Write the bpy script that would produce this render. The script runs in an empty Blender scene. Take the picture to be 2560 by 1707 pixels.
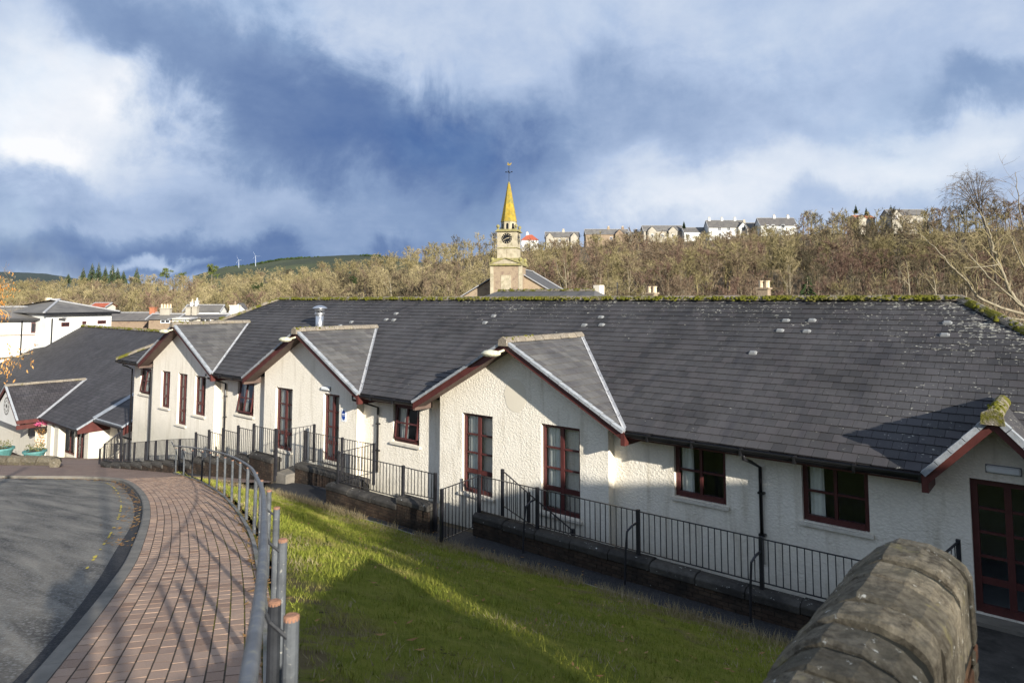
import bpy, bmesh, math, random
import numpy as np
from mathutils import Vector, Matrix

R = math.radians
scene = bpy.context.scene
COL = scene.collection
rnd = random.Random(11)

# ------------------------------------------------------------------ camera
# world: X runs along the long building (to the right), Y away from the
# camera towards it, Z = 0 is the floor of the building, eye at 5.15 m
EYE = 5.15
FPX, PITCH, YAW = 1695.0, R(4.4), R(39.5)
YP = 748 - FPX * math.tan(PITCH)
cam = bpy.data.cameras.new('camera')
cam_o = bpy.data.objects.new('camera', cam)
COL.objects.link(cam_o)
cam_o.location = (0, 0, EYE)
cam_o.rotation_euler = (R(90) + PITCH, 0, YAW)
cam.sensor_width = 36
cam.lens = FPX / 2560 * 36
cam.shift_y = (YP - 853.5) / 2560
cam.clip_start = 0.05
cam.clip_end = 9000
cam.dof.use_dof = True
cam.dof.focus_distance = 17
cam.dof.aperture_fstop = 4.5
scene.camera = cam_o

# ------------------------------------------------------------------ light
SUN_TRAVEL = Vector((-1, .355, -.345)).normalized()
TO_SUN = -SUN_TRAVEL
sun = bpy.data.lights.new('sun', 'SUN')
sun.energy = 5.0
sun.angle = R(0.6)
sun.color = (1.0, .94, .84)
sun_o = bpy.data.objects.new('sun', sun)
COL.objects.link(sun_o)
sun_o.location = (30, -20, 40)
sun_o.rotation_euler = SUN_TRAVEL.to_track_quat('-Z', 'Y').to_euler()

scene.view_settings.view_transform = 'Standard'
scene.view_settings.look = 'None'
scene.view_settings.exposure = 0.90
scene.view_settings.gamma = 1
scene.view_settings.use_curve_mapping = False

# ------------------------------------------------------------------ node helper
class NT:
    def __init__(s, tree):
        s.t = tree
        tree.nodes.clear()
    def n(s, typ, ins=None, **props):
        nd = s.t.nodes.new(typ)
        for k, v in props.items():
            setattr(nd, k, v)
        for k, v in (ins or {}).items():
            sock = nd.inputs[k]
            if isinstance(v, bpy.types.NodeSocket):
                s.t.links.new(v, sock)
            else:
                sock.default_value = v
        return nd
    def m(s, op, a, b=0.0, c=None, clamp=False):
        nd = s.t.nodes.new('ShaderNodeMath')
        nd.operation = op
        nd.use_clamp = clamp
        for i, v in enumerate((a, b) if c is None else (a, b, c)):
            if isinstance(v, bpy.types.NodeSocket):
                s.t.links.new(v, nd.inputs[i])
            else:
                nd.inputs[i].default_value = v
        return nd.outputs[0]
    def mix(s, f, a, b):
        nd = s.t.nodes.new('ShaderNodeMix')
        nd.data_type = 'RGBA'
        for sock, v in ((nd.inputs[0], f), (nd.inputs[6], a), (nd.inputs[7], b)):
            if isinstance(v, bpy.types.NodeSocket):
                s.t.links.new(v, sock)
            elif sock is nd.inputs[0]:
                sock.default_value = v
            else:
                sock.default_value = (*v, 1) if len(v) == 3 else v
        return nd.outputs[2]
    def ramp(s, f, stops, interp='LINEAR'):
        nd = s.t.nodes.new('ShaderNodeValToRGB')
        nd.color_ramp.interpolation = interp
        el = nd.color_ramp.elements
        while len(el) < len(stops):
            el.new(.5)
        for e, (p, c) in zip(el, stops):
            e.position = p
            e.color = (*c, 1) if not isinstance(c, (int, float)) else (c, c, c, 1)
        s.t.links.new(f, nd.inputs[0])
        return nd.outputs[0]
    def noise(s, vec, scale, detail=4, rough=.55, dist=0.0):
        return s.n('ShaderNodeTexNoise', {'Vector': vec, 'Scale': scale, 'Detail': detail, 'Roughness': rough, 'Distortion': dist}).outputs[0]

# ------------------------------------------------------------------ sky: broken storm cloud over a Nishita sky
world = bpy.data.worlds.new('World')
scene.world = world
world.use_nodes = True
W = NT(world.node_tree)
geo = W.n('ShaderNodeTexCoord').outputs['Generated']
sky = W.n('ShaderNodeTexSky', sky_type='NISHITA', sun_disc=False, sun_elevation=math.asin(TO_SUN.z),
          sun_rotation=math.atan2(TO_SUN.x, TO_SUN.y), altitude=100, air_density=1.2, dust_density=1.0, ozone_density=1.5)
sep = W.n('ShaderNodeSeparateXYZ', {0: geo})
dx, dy, dz = sep.outputs
# cloud sheet coordinates: direction projected on a slab overhead, so that the clouds flatten to the horizon
zz = W.m('ADD', W.m('MAXIMUM', dz, 0.0), 0.16)
slab = W.n('ShaderNodeCombineXYZ', {0: W.m('DIVIDE', dx, zz), 1: W.m('DIVIDE', dy, zz), 2: 0.0}).outputs[0]
n1 = W.noise(slab, 0.85, 7, .56, .3)
n2 = W.noise(geo, 3.2, 6, .55, .5)
n3 = W.noise(geo, 8.0, 10, .62, .35)
# bearing (degrees, east of the direction the hill lies in) and height above the horizon, warped so edges billow
bear = W.m('MULTIPLY', W.m('ARCTAN2', W.m('ADD', W.m('MULTIPLY', dx, math.cos(YAW)), W.m('MULTIPLY', dy, math.sin(YAW))),
                    W.m('SUBTRACT', W.m('MULTIPLY', dy, math.cos(YAW)), W.m('MULTIPLY', dx, math.sin(YAW)))), 57.2958)
elev = W.m('MULTIPLY', W.m('ARCSINE', dz), 57.2958)
bw = W.m('ADD', bear, W.m('MULTIPLY', W.m('SUBTRACT', n2, .5), 20.0))
bw = W.m('ADD', bw, W.m('MULTIPLY', W.m('SUBTRACT', n3, .5), 13.0))
ew = W.m('ADD', elev, W.m('MULTIPLY', W.m('SUBTRACT', W.noise(geo, 4.1, 6, .55, .3), .5), 10.0))
ew = W.m('ADD', ew, W.m('MULTIPLY', W.m('SUBTRACT', n3, .5), 7.0))
def bank(b0, e0, sb, se, tilt, amp):
    """a mass of cloud: tilted soft ellipse centred on a bearing and height"""
    c, s_ = math.cos(R(tilt)), math.sin(R(tilt))
    db, de = W.m('SUBTRACT', bw, b0), W.m('SUBTRACT', ew, e0)
    p = W.m('DIVIDE', W.m('ADD', W.m('MULTIPLY', db, c), W.m('MULTIPLY', de, s_)), sb)
    q = W.m('DIVIDE', W.m('SUBTRACT', W.m('MULTIPLY', de, c), W.m('MULTIPLY', db, s_)), se)
    g = W.m('POWER', 2.71828, W.m('MULTIPLY', W.m('POWER', W.m('ADD', W.m('MULTIPLY', p, p), W.m('MULTIPLY', q, q)), 1.7), -.75))
    return W.m('MULTIPLY', g, amp)
val = W.m('ADD', 0.60, W.m('MULTIPLY', W.m('SUBTRACT', n1, .5), .30))
for a in [
        (-16, 15.2, 19, 4.6, -19, -.36),     # dark belly reaching from the upper left to the church
        (-3, 12.5, 10, 4.4, -8, -.20),
        (9, 15, 12, 4.0, 0, -.12),
        (-34, 13, 8.5, 4.6, 0, .30),       # lit cumulus on the left
        (-27, 15.5, 4, 2.0, 0, .20),
        (-35, 10.5, 5, 1.5, 0, .16),
        (-28, 6.5, 16, 2.6, 0, -.10),
        (-25, 2.3, 19, 2.0, 0, -.38),      # blue rain base on the left horizon
        (-8, 5, 8, 3.0, 0, -.18),
        (-27.5, 1.9, 3.6, .7, 0, .42),     # gap of bright cloud low on the left
        (22, 10.0, 21, 2.3, 4.5, .22),     # lit streaks to the right
        (14, 5.5, 14, 3.0, 6, .06),
        (35, 15, 6, 1.8, 0, -.22),
        (4, 22, 24, 4.0, 0, .06)]:
    val = W.m('ADD', val, bank(*a))
val = W.m('ADD', val, W.m('MULTIPLY', W.m('SUBTRACT', n3, .5), .20))
# ragged puffs and wisps, stretched along the horizon
pf = W.n('ShaderNodeMapping', {'Vector': geo, 'Scale': (1, 1, 1.5)}).outputs[0]
val = W.m('ADD', val, W.m('MULTIPLY', W.m('SUBTRACT', W.noise(pf, 7.0, 9, .60, .3), .5), .24))
val = W.m('ADD', val, W.m('MULTIPLY', W.m('SUBTRACT', W.noise(pf, 19.0, 6, .6, .2), .5), .12))
ccol = W.ramp(val, [(.0, (.055, .125, .33)), (.2, (.135, .215, .41)), (.4, (.24, .34, .54)), (.6, (.43, .535, .73)), (.80, (.68, .75, .86)), (1.0, (.93, .94, .97))])
cover = W.m('MULTIPLY_ADD', W.n('ShaderNodeMapRange', {0: n2, 1: .30, 2: .48}).outputs[0], .12, .88)
bg_sky = W.n('ShaderNodeBackground', {0: sky.outputs[0], 1: .12})
bg_cloud = W.n('ShaderNodeBackground', {0: ccol, 1: .56})
mixs = W.n('ShaderNodeMixShader', {0: cover, 1: bg_sky.outputs[0], 2: bg_cloud.outputs[0]})
W.n('ShaderNodeOutputWorld', {0: mixs.outputs[0]})

# ------------------------------------------------------------------ pixel -> place, used for far things at a chosen distance
cyw, syw = math.cos(YAW), math.sin(YAW)
RIGHT = Vector((cyw, syw, 0))
FWD0 = Vector((-syw, cyw, 0))
FWD = FWD0 * math.cos(PITCH) + Vector((0, 0, 1)) * math.sin(PITCH)
UP = Vector((0, 0, 1)) * math.cos(PITCH) - FWD0 * math.sin(PITCH)
EYEV = Vector((0, 0, EYE))
def ray(px, py):
    return FWD + RIGHT * ((px - 1280) / FPX) + UP * ((YP - py) / FPX)
def at(px, py, D):
    d = ray(px, py)
    return EYEV + d * (D / d.dot(FWD0))
def onY(px, py, Y):
    d = ray(px, py)
    return EYEV + d * (Y / d.y)

# ------------------------------------------------------------------ mesh helper
WL = {}                                   # world location of each object that parents others
class MB:
    def __init__(s):
        s.v, s.f = [], []
    def add(s, vs, fs):
        b = len(s.v)
        s.v.extend([tuple(p) for p in vs])
        s.f.extend([tuple(i + b for i in f) for f in fs])
        return s
    def box(s, x0, x1, y0, y1, z0, z1):
        return s.add([(x0, y0, z0), (x1, y0, z0), (x1, y1, z0), (x0, y1, z0), (x0, y0, z1), (x1, y0, z1), (x1, y1, z1), (x0, y1, z1)],
                     [(0, 3, 2, 1), (4, 5, 6, 7), (0, 1, 5, 4), (1, 2, 6, 5), (2, 3, 7, 6), (3, 0, 4, 7)])
    def poly(s, pts):
        return s.add(pts, [tuple(range(len(pts)))])
    def prism(s, pts, off):
        n = len(pts)
        o = Vector(off)
        vs = [Vector(p) for p in pts] + [Vector(p) + o for p in pts]
        fs = [tuple(range(n))[::-1], tuple(range(n, 2 * n))] + [(i, (i + 1) % n, n + (i + 1) % n, n + i) for i in range(n)]
        return s.add(vs, fs)
    def bar(s, p, q, w, h=None, up=(0, 0, 1)):
        h = h or w
        p, q = Vector(p), Vector(q)
        d = (q - p).normalized()
        u = Vector(up)
        if abs(d.dot(u)) > .98:
            u = Vector((0, 1, 0))
        a = d.cross(u).normalized() * (w / 2)
        b = a.cross(d).normalized() * (h / 2)
        vs = [p - a - b, p + a - b, p + a + b, p - a + b, q - a - b, q + a - b, q + a + b, q - a + b]
        return s.add(vs, [(0, 1, 2, 3), (7, 6, 5, 4), (0, 4, 5, 1), (1, 5, 6, 2), (2, 6, 7, 3), (3, 7, 4, 0)])
    def tube(s, pts, r, n=8, cap=True):
        pts = [Vector(p) for p in pts]
        m = len(pts)
        rs = list(r) if hasattr(r, '__len__') else [r] * m
        vs, fs = [], []
        prev = None
        for i, p in enumerate(pts):
            d = (pts[min(i + 1, m - 1)] - pts[max(i - 1, 0)])
            d = d.normalized() if d.length > 1e-9 else Vector((0, 0, 1))
            if prev is None:
                ref = Vector((0, 0, 1)) if abs(d.z) < .9 else Vector((1, 0, 0))
                a = d.cross(ref).normalized()
            else:
                a = (prev - d * prev.dot(d)).normalized()
            prev = a
            b = d.cross(a)
            for k in range(n):
                t = 2 * math.pi * k / n
                vs.append(p + (a * math.cos(t) + b * math.sin(t)) * rs[i])
        for i in range(m - 1):
            for k in range(n):
                k2 = (k + 1) % n
                fs.append((i * n + k, i * n + k2, (i + 1) * n + k2, (i + 1) * n + k))
        if cap:
            fs.append(tuple(range(n))[::-1])
            fs.append(tuple(range((m - 1) * n, m * n)))
        return s.add(vs, fs)
    def lathe(s, prof, c, n=16, sx=1, sy=1):
        c = Vector(c)
        vs, fs = [], []
        for (r_, z) in prof:
            for k in range(n):
                t = 2 * math.pi * (k + .5) / n
                vs.append(c + Vector((r_ * math.cos(t) * sx, r_ * math.sin(t) * sy, z)))
        for i in range(len(prof) - 1):
            for k in range(n):
                k2 = (k + 1) % n
                fs.append((i * n + k, i * n + k2, (i + 1) * n + k2, (i + 1) * n + k))
        fs.append(tuple(range(n))[::-1])
        fs.append(tuple(range((len(prof) - 1) * n, len(prof) * n)))
        return s.add(vs, fs)
    def build(s, name, mat, parent=None, smooth=False, local=False, bevel=0, kind=None):
        off = WL.get(parent.name, Vector((0, 0, 0))) if (parent is not None and not local) else Vector((0, 0, 0))
        me = bpy.data.meshes.new(name)
        v = np.array(s.v, dtype=float) - np.array(off)
        me.from_pydata(v.tolist(), [], s.f)
        if smooth:
            me.polygons.foreach_set('use_smooth', [True] * len(me.polygons))
        me.materials.append(mat)
        if bevel:
            bm = bmesh.new(); bm.from_mesh(me)
            bmesh.ops.remove_doubles(bm, verts=bm.verts, dist=1e-5)
            bmesh.ops.bevel(bm, geom=[e for e in bm.edges if len(e.link_faces) == 2 and e.calc_face_angle(0) > .5], offset=bevel, segments=1, affect='EDGES')
            bm.to_mesh(me); bm.free()
        me.update()
        o = bpy.data.objects.new(name, me)
        COL.objects.link(o)
        if parent is not None:
            o.parent = parent
            if not local:
                WL[o.name] = WL.get(parent.name, Vector((0, 0, 0)))
        if kind:
            o['kind'] = kind
        return o
def tag(o, label=None, cat=None, group=None, kind=None):
    if label: o['label'] = label
    if cat: o['category'] = cat
    if group: o['group'] = group
    if kind: o['kind'] = kind
    return o
def thing(name, label, cat, loc=(0, 0, 0), rz=0, group=None):
    o = bpy.data.objects.new(name, None)
    COL.objects.link(o)
    o.empty_display_size = .2
    o.location = loc
    o.rotation_euler = (0, 0, rz)
    WL[o.name] = Vector(loc)
    return tag(o, label, cat, group)
def struct(o):
    o['kind'] = 'structure'
    return o
def link_copy(me, name, parent, loc=(0, 0, 0), rot=(0, 0, 0), scale=(1, 1, 1)):
    o = bpy.data.objects.new(name, me)
    COL.objects.link(o)
    if parent is not None:
        o.parent = parent
        o.location = Vector(loc) - WL.get(parent.name, Vector((0, 0, 0)))
    else:
        o.location = loc
    o.rotation_euler = rot
    o.scale = scale
    return o
def bulk_mesh(name, V, faces, mat):
    """fast mesh from numpy: faces is an (n,3) or (n,4) int array"""
    me = bpy.data.meshes.new(name)
    V = np.asarray(V, dtype=np.float32); faces = np.asarray(faces, dtype=np.int32)
    k = faces.shape[1]
    me.vertices.add(len(V)); me.vertices.foreach_set('co', V.ravel())
    me.loops.add(faces.size); me.loops.foreach_set('vertex_index', faces.ravel())
    me.polygons.add(len(faces)); me.polygons.foreach_set('loop_start', np.arange(0, faces.size, k, dtype=np.int32))
    me.update(calc_edges=True)
    me.materials.append(mat)
    return me
# ------------------------------------------------------------------ materials
def new_mat(name):
    m = bpy.data.materials.new(name)
    m.use_nodes = True
    return m, NT(m.node_tree)
def finish(t, col, rough=.8, bump=None, bstr=.3, bdist=.02, metallic=0.0, spec=.35, extra=None):
    ins = {'Base Color': col if isinstance(col, bpy.types.NodeSocket) else (*col, 1), 'Roughness': rough, 'Metallic': metallic, 'Specular IOR Level': spec}
    if bump is not None:
        ins['Normal'] = t.n('ShaderNodeBump', {'Height': bump, 'Strength': bstr, 'Distance': bdist}).outputs[0]
    ins.update(extra or {})
    b = t.n('ShaderNodeBsdfPrincipled', ins)
    t.n('ShaderNodeOutputMaterial', {0: b.outputs[0]})
def pos(t):
    return t.n('ShaderNodeNewGeometry').outputs['Position']
def island(t):
    return t.n('ShaderNodeNewGeometry').outputs['Random Per Island']
def objrand(t):
    return t.n('ShaderNodeObjectInfo').outputs['Random']
def simple(name, col, rough=.7, var=.25, scale=3.0, bscale=40, bstr=.2, bdist=.01, metallic=0.0, spec=.35, dirt=None):
    m, t = new_mat(name)
    p = pos(t)
    f = t.noise(p, scale, 5, .6)
    lo = tuple(c * (1 - var) for c in col); hi = tuple(min(1, c * (1 + var)) for c in col)
    c = t.mix(t.n('ShaderNodeMapRange', {0: f, 1: .3, 2: .7}).outputs[0], lo, hi)
    if dirt:
        g = t.noise(p, dirt[1], 6, .65, .4)
        c = t.mix(t.n('ShaderNodeMapRange', {0: g, 1: dirt[2], 2: dirt[3]}).outputs[0], c, dirt[0])
    finish(t, c, rough, t.noise(p, bscale, 4, .6), bstr, bdist, metallic, spec)
    return m
M = {}
def m_stone():
    m, t = new_mat('coping_stone')
    p = pos(t)
    r1 = t.m('FRACT', t.m('ADD', island(t), objrand(t)))
    c = t.mix(r1, (.140, .122, .090), (.205, .178, .130))
    g = t.noise(p, 24, 8, .72)
    c = t.mix(t.n('ShaderNodeMapRange', {0: g, 1: .36, 2: .62}).outputs[0], tuple((.060, .050, .036)), c)
    c = t.mix(t.n('ShaderNodeMapRange', {0: t.noise(p, 5, 5, .65, .5), 1: .48, 2: .66, 4: .75}).outputs[0], c, (.075, .068, .050))
    c = t.mix(t.n('ShaderNodeMapRange', {0: t.noise(p, 7, 5, .7, .3), 1: .60, 2: .70, 4: .6}).outputs[0], c, (.23, .20, .085))
    li = t.m('ADD', t.noise(p, 34, 5, .68), t.m('MULTIPLY', t.m('SUBTRACT', t.noise(p, 9, 3), .5), .5))
    c = t.mix(t.n('ShaderNodeMapRange', {0: li, 1: .66, 2: .73, 4: .9}).outputs[0], c, (.50, .49, .43))
    h = t.m('ADD', t.noise(p, 22, 8, .7), t.m('MULTIPLY', t.noise(p, 110, 4, .7), .5))
    finish(t, c, .95, h, .55, .02, spec=.1)
    return m
def m_harl():
    m, t = new_mat('harling')
    p = pos(t)
    mp = t.n('ShaderNodeMapping', {'Vector': p, 'Scale': (1, 1, 1.25), 'Rotation': (0, R(25), 0)}).outputs[0]
    v = t.n('ShaderNodeTexVoronoi', {'Vector': t.n('ShaderNodeVectorMath', {0: mp, 1: t.n('ShaderNodeVectorMath', {0: t.n('ShaderNodeTexNoise', {'Vector': mp, 'Scale': 9.0, 'Detail': 3}).outputs[1], 3: .09}, operation='SCALE').outputs[0]}).outputs[0], 'Scale': 19.0, 'Smoothness': .6}, feature='SMOOTH_F1').outputs[0]
    f = t.noise(mp, 30, 5, .62)
    h = t.m('MULTIPLY', t.m('ADD', t.m('MULTIPLY', v, -.8), f), t.n('ShaderNodeMapRange', {0: t.noise(mp, 2.3, 4, .6), 1: .3, 2: .7, 3: .45, 4: 1.25}).outputs[0])
    big = t.noise(p, .7, 5, .6)
    st = t.n('ShaderNodeMapping', {'Vector': p, 'Scale': (2.2, 2.2, .25)}).outputs[0]
    streak = t.noise(st, 2.0, 5, .6, .3)
    c = t.mix(t.n('ShaderNodeMapRange', {0: big, 1: .3, 2: .7}).outputs[0], (.82, .760, .640), (.88, .825, .715))
    c = t.mix(t.n('ShaderNodeMapRange', {0: streak, 1: .54, 2: .78, 4: .7}).outputs[0], c, (.52, .46, .35))
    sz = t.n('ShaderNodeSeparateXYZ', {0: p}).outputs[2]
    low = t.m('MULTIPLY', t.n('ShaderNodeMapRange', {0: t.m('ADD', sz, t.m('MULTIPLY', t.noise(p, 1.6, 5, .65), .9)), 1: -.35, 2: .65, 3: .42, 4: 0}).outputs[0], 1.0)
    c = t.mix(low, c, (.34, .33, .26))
    c = t.mix(t.m('MULTIPLY', t.n('ShaderNodeMapRange', {0: v, 1: .30, 2: .62}).outputs[0], .12), c, (.36, .32, .25))
    finish(t, c, .93, h, .75, .018, spec=.15)
    return m
def m_slate(name='slate', lichen=True, joints=False, base=((.028, .027, .028), (.050, .047, .047))):
    m, t = new_mat(name)
    p = pos(t)
    isl = island(t)
    ob = t.n('ShaderNodeObjectInfo').outputs['Random']
    r1 = t.m('FRACT', t.m('ADD', isl, ob))
    c = t.mix(r1, base[0], base[1])
    r2 = t.m('FRACT', t.m('MULTIPLY', r1, 7.31))
    c = t.mix(t.m('MULTIPLY', t.m('GREATER_THAN', r2, .72), .45), c, (.060, .053, .055))
    big = t.noise(p, .55, 5, .6)
    c = t.mix(t.n('ShaderNodeMapRange', {0: big, 1: .40, 2: .70, 4: .75}).outputs[0], c, (.076, .073, .075))
    sm = t.n('ShaderNodeMapping', {'Vector': p, 'Scale': (3.0, .5, .5)}).outputs[0]
    c = t.mix(t.n('ShaderNodeMapRange', {0: t.noise(sm, 1.3, 5, .6), 1: .52, 2: .74, 4: .55}).outputs[0], c, (.026, .026, .032))
    h = t.noise(p, 22, 5, .6)
    if joints:
        uv = t.n('ShaderNodeUVMap').outputs[0]
        bk = t.n('ShaderNodeTexBrick', {'Vector': uv, 'Scale': 1.0, 'Mortar Size': .012, 'Brick Width': .25, 'Row Height': .235, 'Color1': (.75, .75, .75, 1), 'Color2': (1.15, 1.12, 1.15, 1), 'Mortar': (.35, .35, .38, 1)})
        c = t.n('ShaderNodeMix', {6: c, 7: bk.outputs[0], 0: 1.0}, data_type='RGBA', blend_type='MULTIPLY').outputs[2]
        h = t.m('ADD', t.m('MULTIPLY', h, .4), t.m('MULTIPLY', bk.outputs[1], -1.2))
    if lichen:
        # crusty lichen that grows thickest near the ridge and on the damp right hand end
        s = t.n('ShaderNodeSeparateXYZ', {0: p})
        up = t.n('ShaderNodeMapRange', {0: s.outputs[2], 1: 3.9, 2: 5.1, 3: 0.0, 4: .105}).outputs[0]
        rt = t.n('ShaderNodeMapRange', {0: s.outputs[0], 1: -4.0, 2: 1.0, 3: 0.0, 4: .13}).outputs[0]
        lf = t.n('ShaderNodeMapRange', {0: s.outputs[0], 1: -30.0, 2: -12.0, 3: .35, 4: 1.0}).outputs[0]
        patch = t.m('MULTIPLY', t.m('SUBTRACT', t.noise(p, 1.6, 4, .6), .5), .30)
        th = t.m('SUBTRACT', .715, t.m('ADD', t.m('ADD', t.m('MULTIPLY', up, lf), rt), patch))
        ln = t.noise(t.n('ShaderNodeMapping', {'Vector': p, 'Scale': (1, 1.6, 1.6)}).outputs[0], 11, 4, .66)
        mk = t.n('ShaderNodeMapRange', {0: t.m('SUBTRACT', ln, th), 1: -.005, 2: .035}).outputs[0]
        lc = t.mix(t.noise(p, 5, 2), (.36, .35, .29), (.52, .50, .42))
        c = t.mix(t.m('MULTIPLY', mk, .85), c, lc)
    finish(t, c, .72, h, .30, .01, spec=.26)
    return m
def m_glass():
    m, t = new_mat('window_glass')
    tr = t.n('ShaderNodeBsdfTransparent', {0: (.93, .95, .95, 1)})
    p = pos(t)
    gl = t.n('ShaderNodeBsdfGlossy', {0: (.9, .94, 1, 1), 'Roughness': .02, 'Normal': t.n('ShaderNodeBump', {'Height': t.noise(p, 1.5, 2), 'Strength': .06, 'Distance': .05}).outputs[0]})
    fr = t.n('ShaderNodeLayerWeight', {0: .22}).outputs[0]
    mx = t.n('ShaderNodeMixShader', {0: t.m('ADD', t.m('MULTIPLY', fr, .8), .045), 1: tr.outputs[0], 2: gl.outputs[0]})
    t.n('ShaderNodeOutputMaterial', {0: mx.outputs[0]})
    return m
def m_ridge(name, moss):
    m, t = new_mat(name)
    p = pos(t)
    c = t.mix(t.noise(p, 6, 5, .6), (.16, .13, .10), (.30, .26, .20))
    c = t.mix(t.m('MULTIPLY', objrand(t), .35), c, (.12, .11, .10))
    c = t.mix(t.n('ShaderNodeMapRange', {0: t.noise(p, 26, 3), 1: .60, 2: .70}).outputs[0], c, (.46, .44, .38))
    g = t.mix(t.noise(p, 9, 4), (.065, .070, .014), (.16, .145, .026))
    c = t.mix(t.n('ShaderNodeMapRange', {0: t.noise(p, 2.2, 5, .65), 1: .62 - moss, 2: .72 - moss}).outputs[0], c, g)
    finish(t, c, .95, t.noise(p, 35, 4, .65), .8, .03, spec=.1)
    return m
def m_moss():
    m, t = new_mat('moss')
    p = pos(t)
    c = t.mix(t.noise(p, 3.5, 5, .6), (.045, .055, .010), (.17, .16, .022))
    c = t.mix(t.n('ShaderNodeMapRange', {0: t.noise(p, 1.2, 4, .6), 1: .52, 2: .66, 4: .7}).outputs[0], c, (.15, .12, .07))
    finish(t, c, 1.0, t.noise(p, 60, 4, .7), .9, .03, spec=.05)
    return m
def m_lead(name='lead_flashing', c0=(.30, .31, .33), c1=(.52, .52, .52), rust=0.0):
    m, t = new_mat(name)
    p = pos(t)
    c = t.mix(t.n('ShaderNodeMapRange', {0: t.noise(p, 7, 5, .65), 1: .3, 2: .7}).outputs[0], c0, c1)
    c = t.mix(t.m('MULTIPLY', objrand(t), .3), c, tuple(x * .55 for x in c0))
    c = t.mix(t.n('ShaderNodeMapRange', {0: t.noise(p, 17, 5, .65), 1: .58, 2: .72, 4: .6}).outputs[0], c, (.15, .13, .09))
    finish(t, c, .7, t.noise(p, 40, 4), .3, .01, spec=.3)
    return m
def m_brick(name, c0, c1, dark=(.02, .018, .016), dk=(.45, .62), lich=.70):
    m, t = new_mat(name)
    p = pos(t)
    r1 = t.m('FRACT', t.m('ADD', island(t), objrand(t)))
    c = t.mix(r1, c0, c1)
    c = t.mix(t.n('ShaderNodeMapRange', {0: t.noise(p, 9, 6, .65), 1: .35, 2: .75, 4: .6}).outputs[0], c, tuple(x * .5 for x in c0))
    c = t.mix(t.n('ShaderNodeMapRange', {0: t.noise(p, 1.8, 5, .65), 1: dk[0], 2: dk[1], 4: .85}).outputs[0], c, dark)
    c = t.mix(t.n('ShaderNodeMapRange', {0: t.noise(p, 16, 4, .6), 1: lich, 2: lich + .05}).outputs[0], c, (.42, .42, .38))
    finish(t, c, .92, t.noise(p, 30, 6, .65), .6, .02, spec=.15)
    return m
def m_paver():
    m, t = new_mat('paver')
    p = pos(t)
    r1 = t.m('FRACT', t.m('ADD', island(t), objrand(t)))
    c = t.ramp(r1, [(0, (.27, .165, .108)), (.3, (.37, .240, .162)), (.65, (.46, .310, .215)), (1, (.33, .220, .158))])
    c = t.mix(t.n('ShaderNodeMapRange', {0: t.noise(p, 1.1, 5, .6), 1: .35, 2: .7, 4: .5}).outputs[0], c, (.25, .178, .14))
    c = t.mix(t.n('ShaderNodeMapRange', {0: t.noise(p, 90, 3, .6), 1: .52, 2: .75, 4: .5}).outputs[0], c, (.40, .33, .28))
    c = t.mix(t.n('ShaderNodeMapRange', {0: t.noise(p, 140, 3, .6), 1: .55, 2: .75, 4: .5}).outputs[0], c, (.08, .06, .05))
    finish(t, c, .88, t.noise(p, 120, 4, .7), .5, .006, spec=.2)
    return m
def m_pavefar():
    """the same red block paving where the blocks are too far off to tell apart"""
    m, t = new_mat('block_paving')
    p = pos(t)
    bk = t.n('ShaderNodeTexBrick', {'Vector': t.n('ShaderNodeMapping', {'Vector': p, 'Rotation': (0, 0, R(-60))}).outputs[0], 'Scale': 1.0, 'Mortar Size': .012, 'Brick Width': .2, 'Row Height': .113, 'Color1': (.26, .18, .145, 1), 'Color2': (.32, .225, .18, 1), 'Mortar': (.13, .105, .08, 1)})
    c = t.mix(t.n('ShaderNodeMapRange', {0: t.noise(p, .8, 5, .6), 1: .35, 2: .7, 4: .6}).outputs[0], bk.outputs[0], (.17, .115, .09))
    finish(t, c, .9, t.noise(p, 80, 4, .6), .4, .006, spec=.2)
    return m
def m_joint():
    m, t = new_mat('mossy_joint_sand')
    p = pos(t)
    c = t.mix(t.noise(p, 14, 4), (.050, .040, .030), (.115, .095, .07))
    s = t.n('ShaderNodeUVMap').outputs[0]
    sx = t.n('ShaderNodeSeparateXYZ', {0: s})
    # moss creeps in from the grass side
    f = t.m('ADD', t.m('MULTIPLY', sx.outputs[0], .42), t.noise(p, 1.5, 5, .65))
    f2 = t.m('MULTIPLY', t.n('ShaderNodeMapRange', {0: f, 1: .72, 2: .88}).outputs[0], t.n('ShaderNodeMapRange', {0: sx.outputs[1], 1: .25, 2: .6, 3: 1, 4: 0}).outputs[0])
    c = t.mix(f2, c, t.mix(t.noise(p, 25, 3), (.10, .10, .012), (.20, .17, .02)))
    finish(t, c, 1, t.noise(p, 60, 4), .6, .01, spec=.1)
    return m
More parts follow.
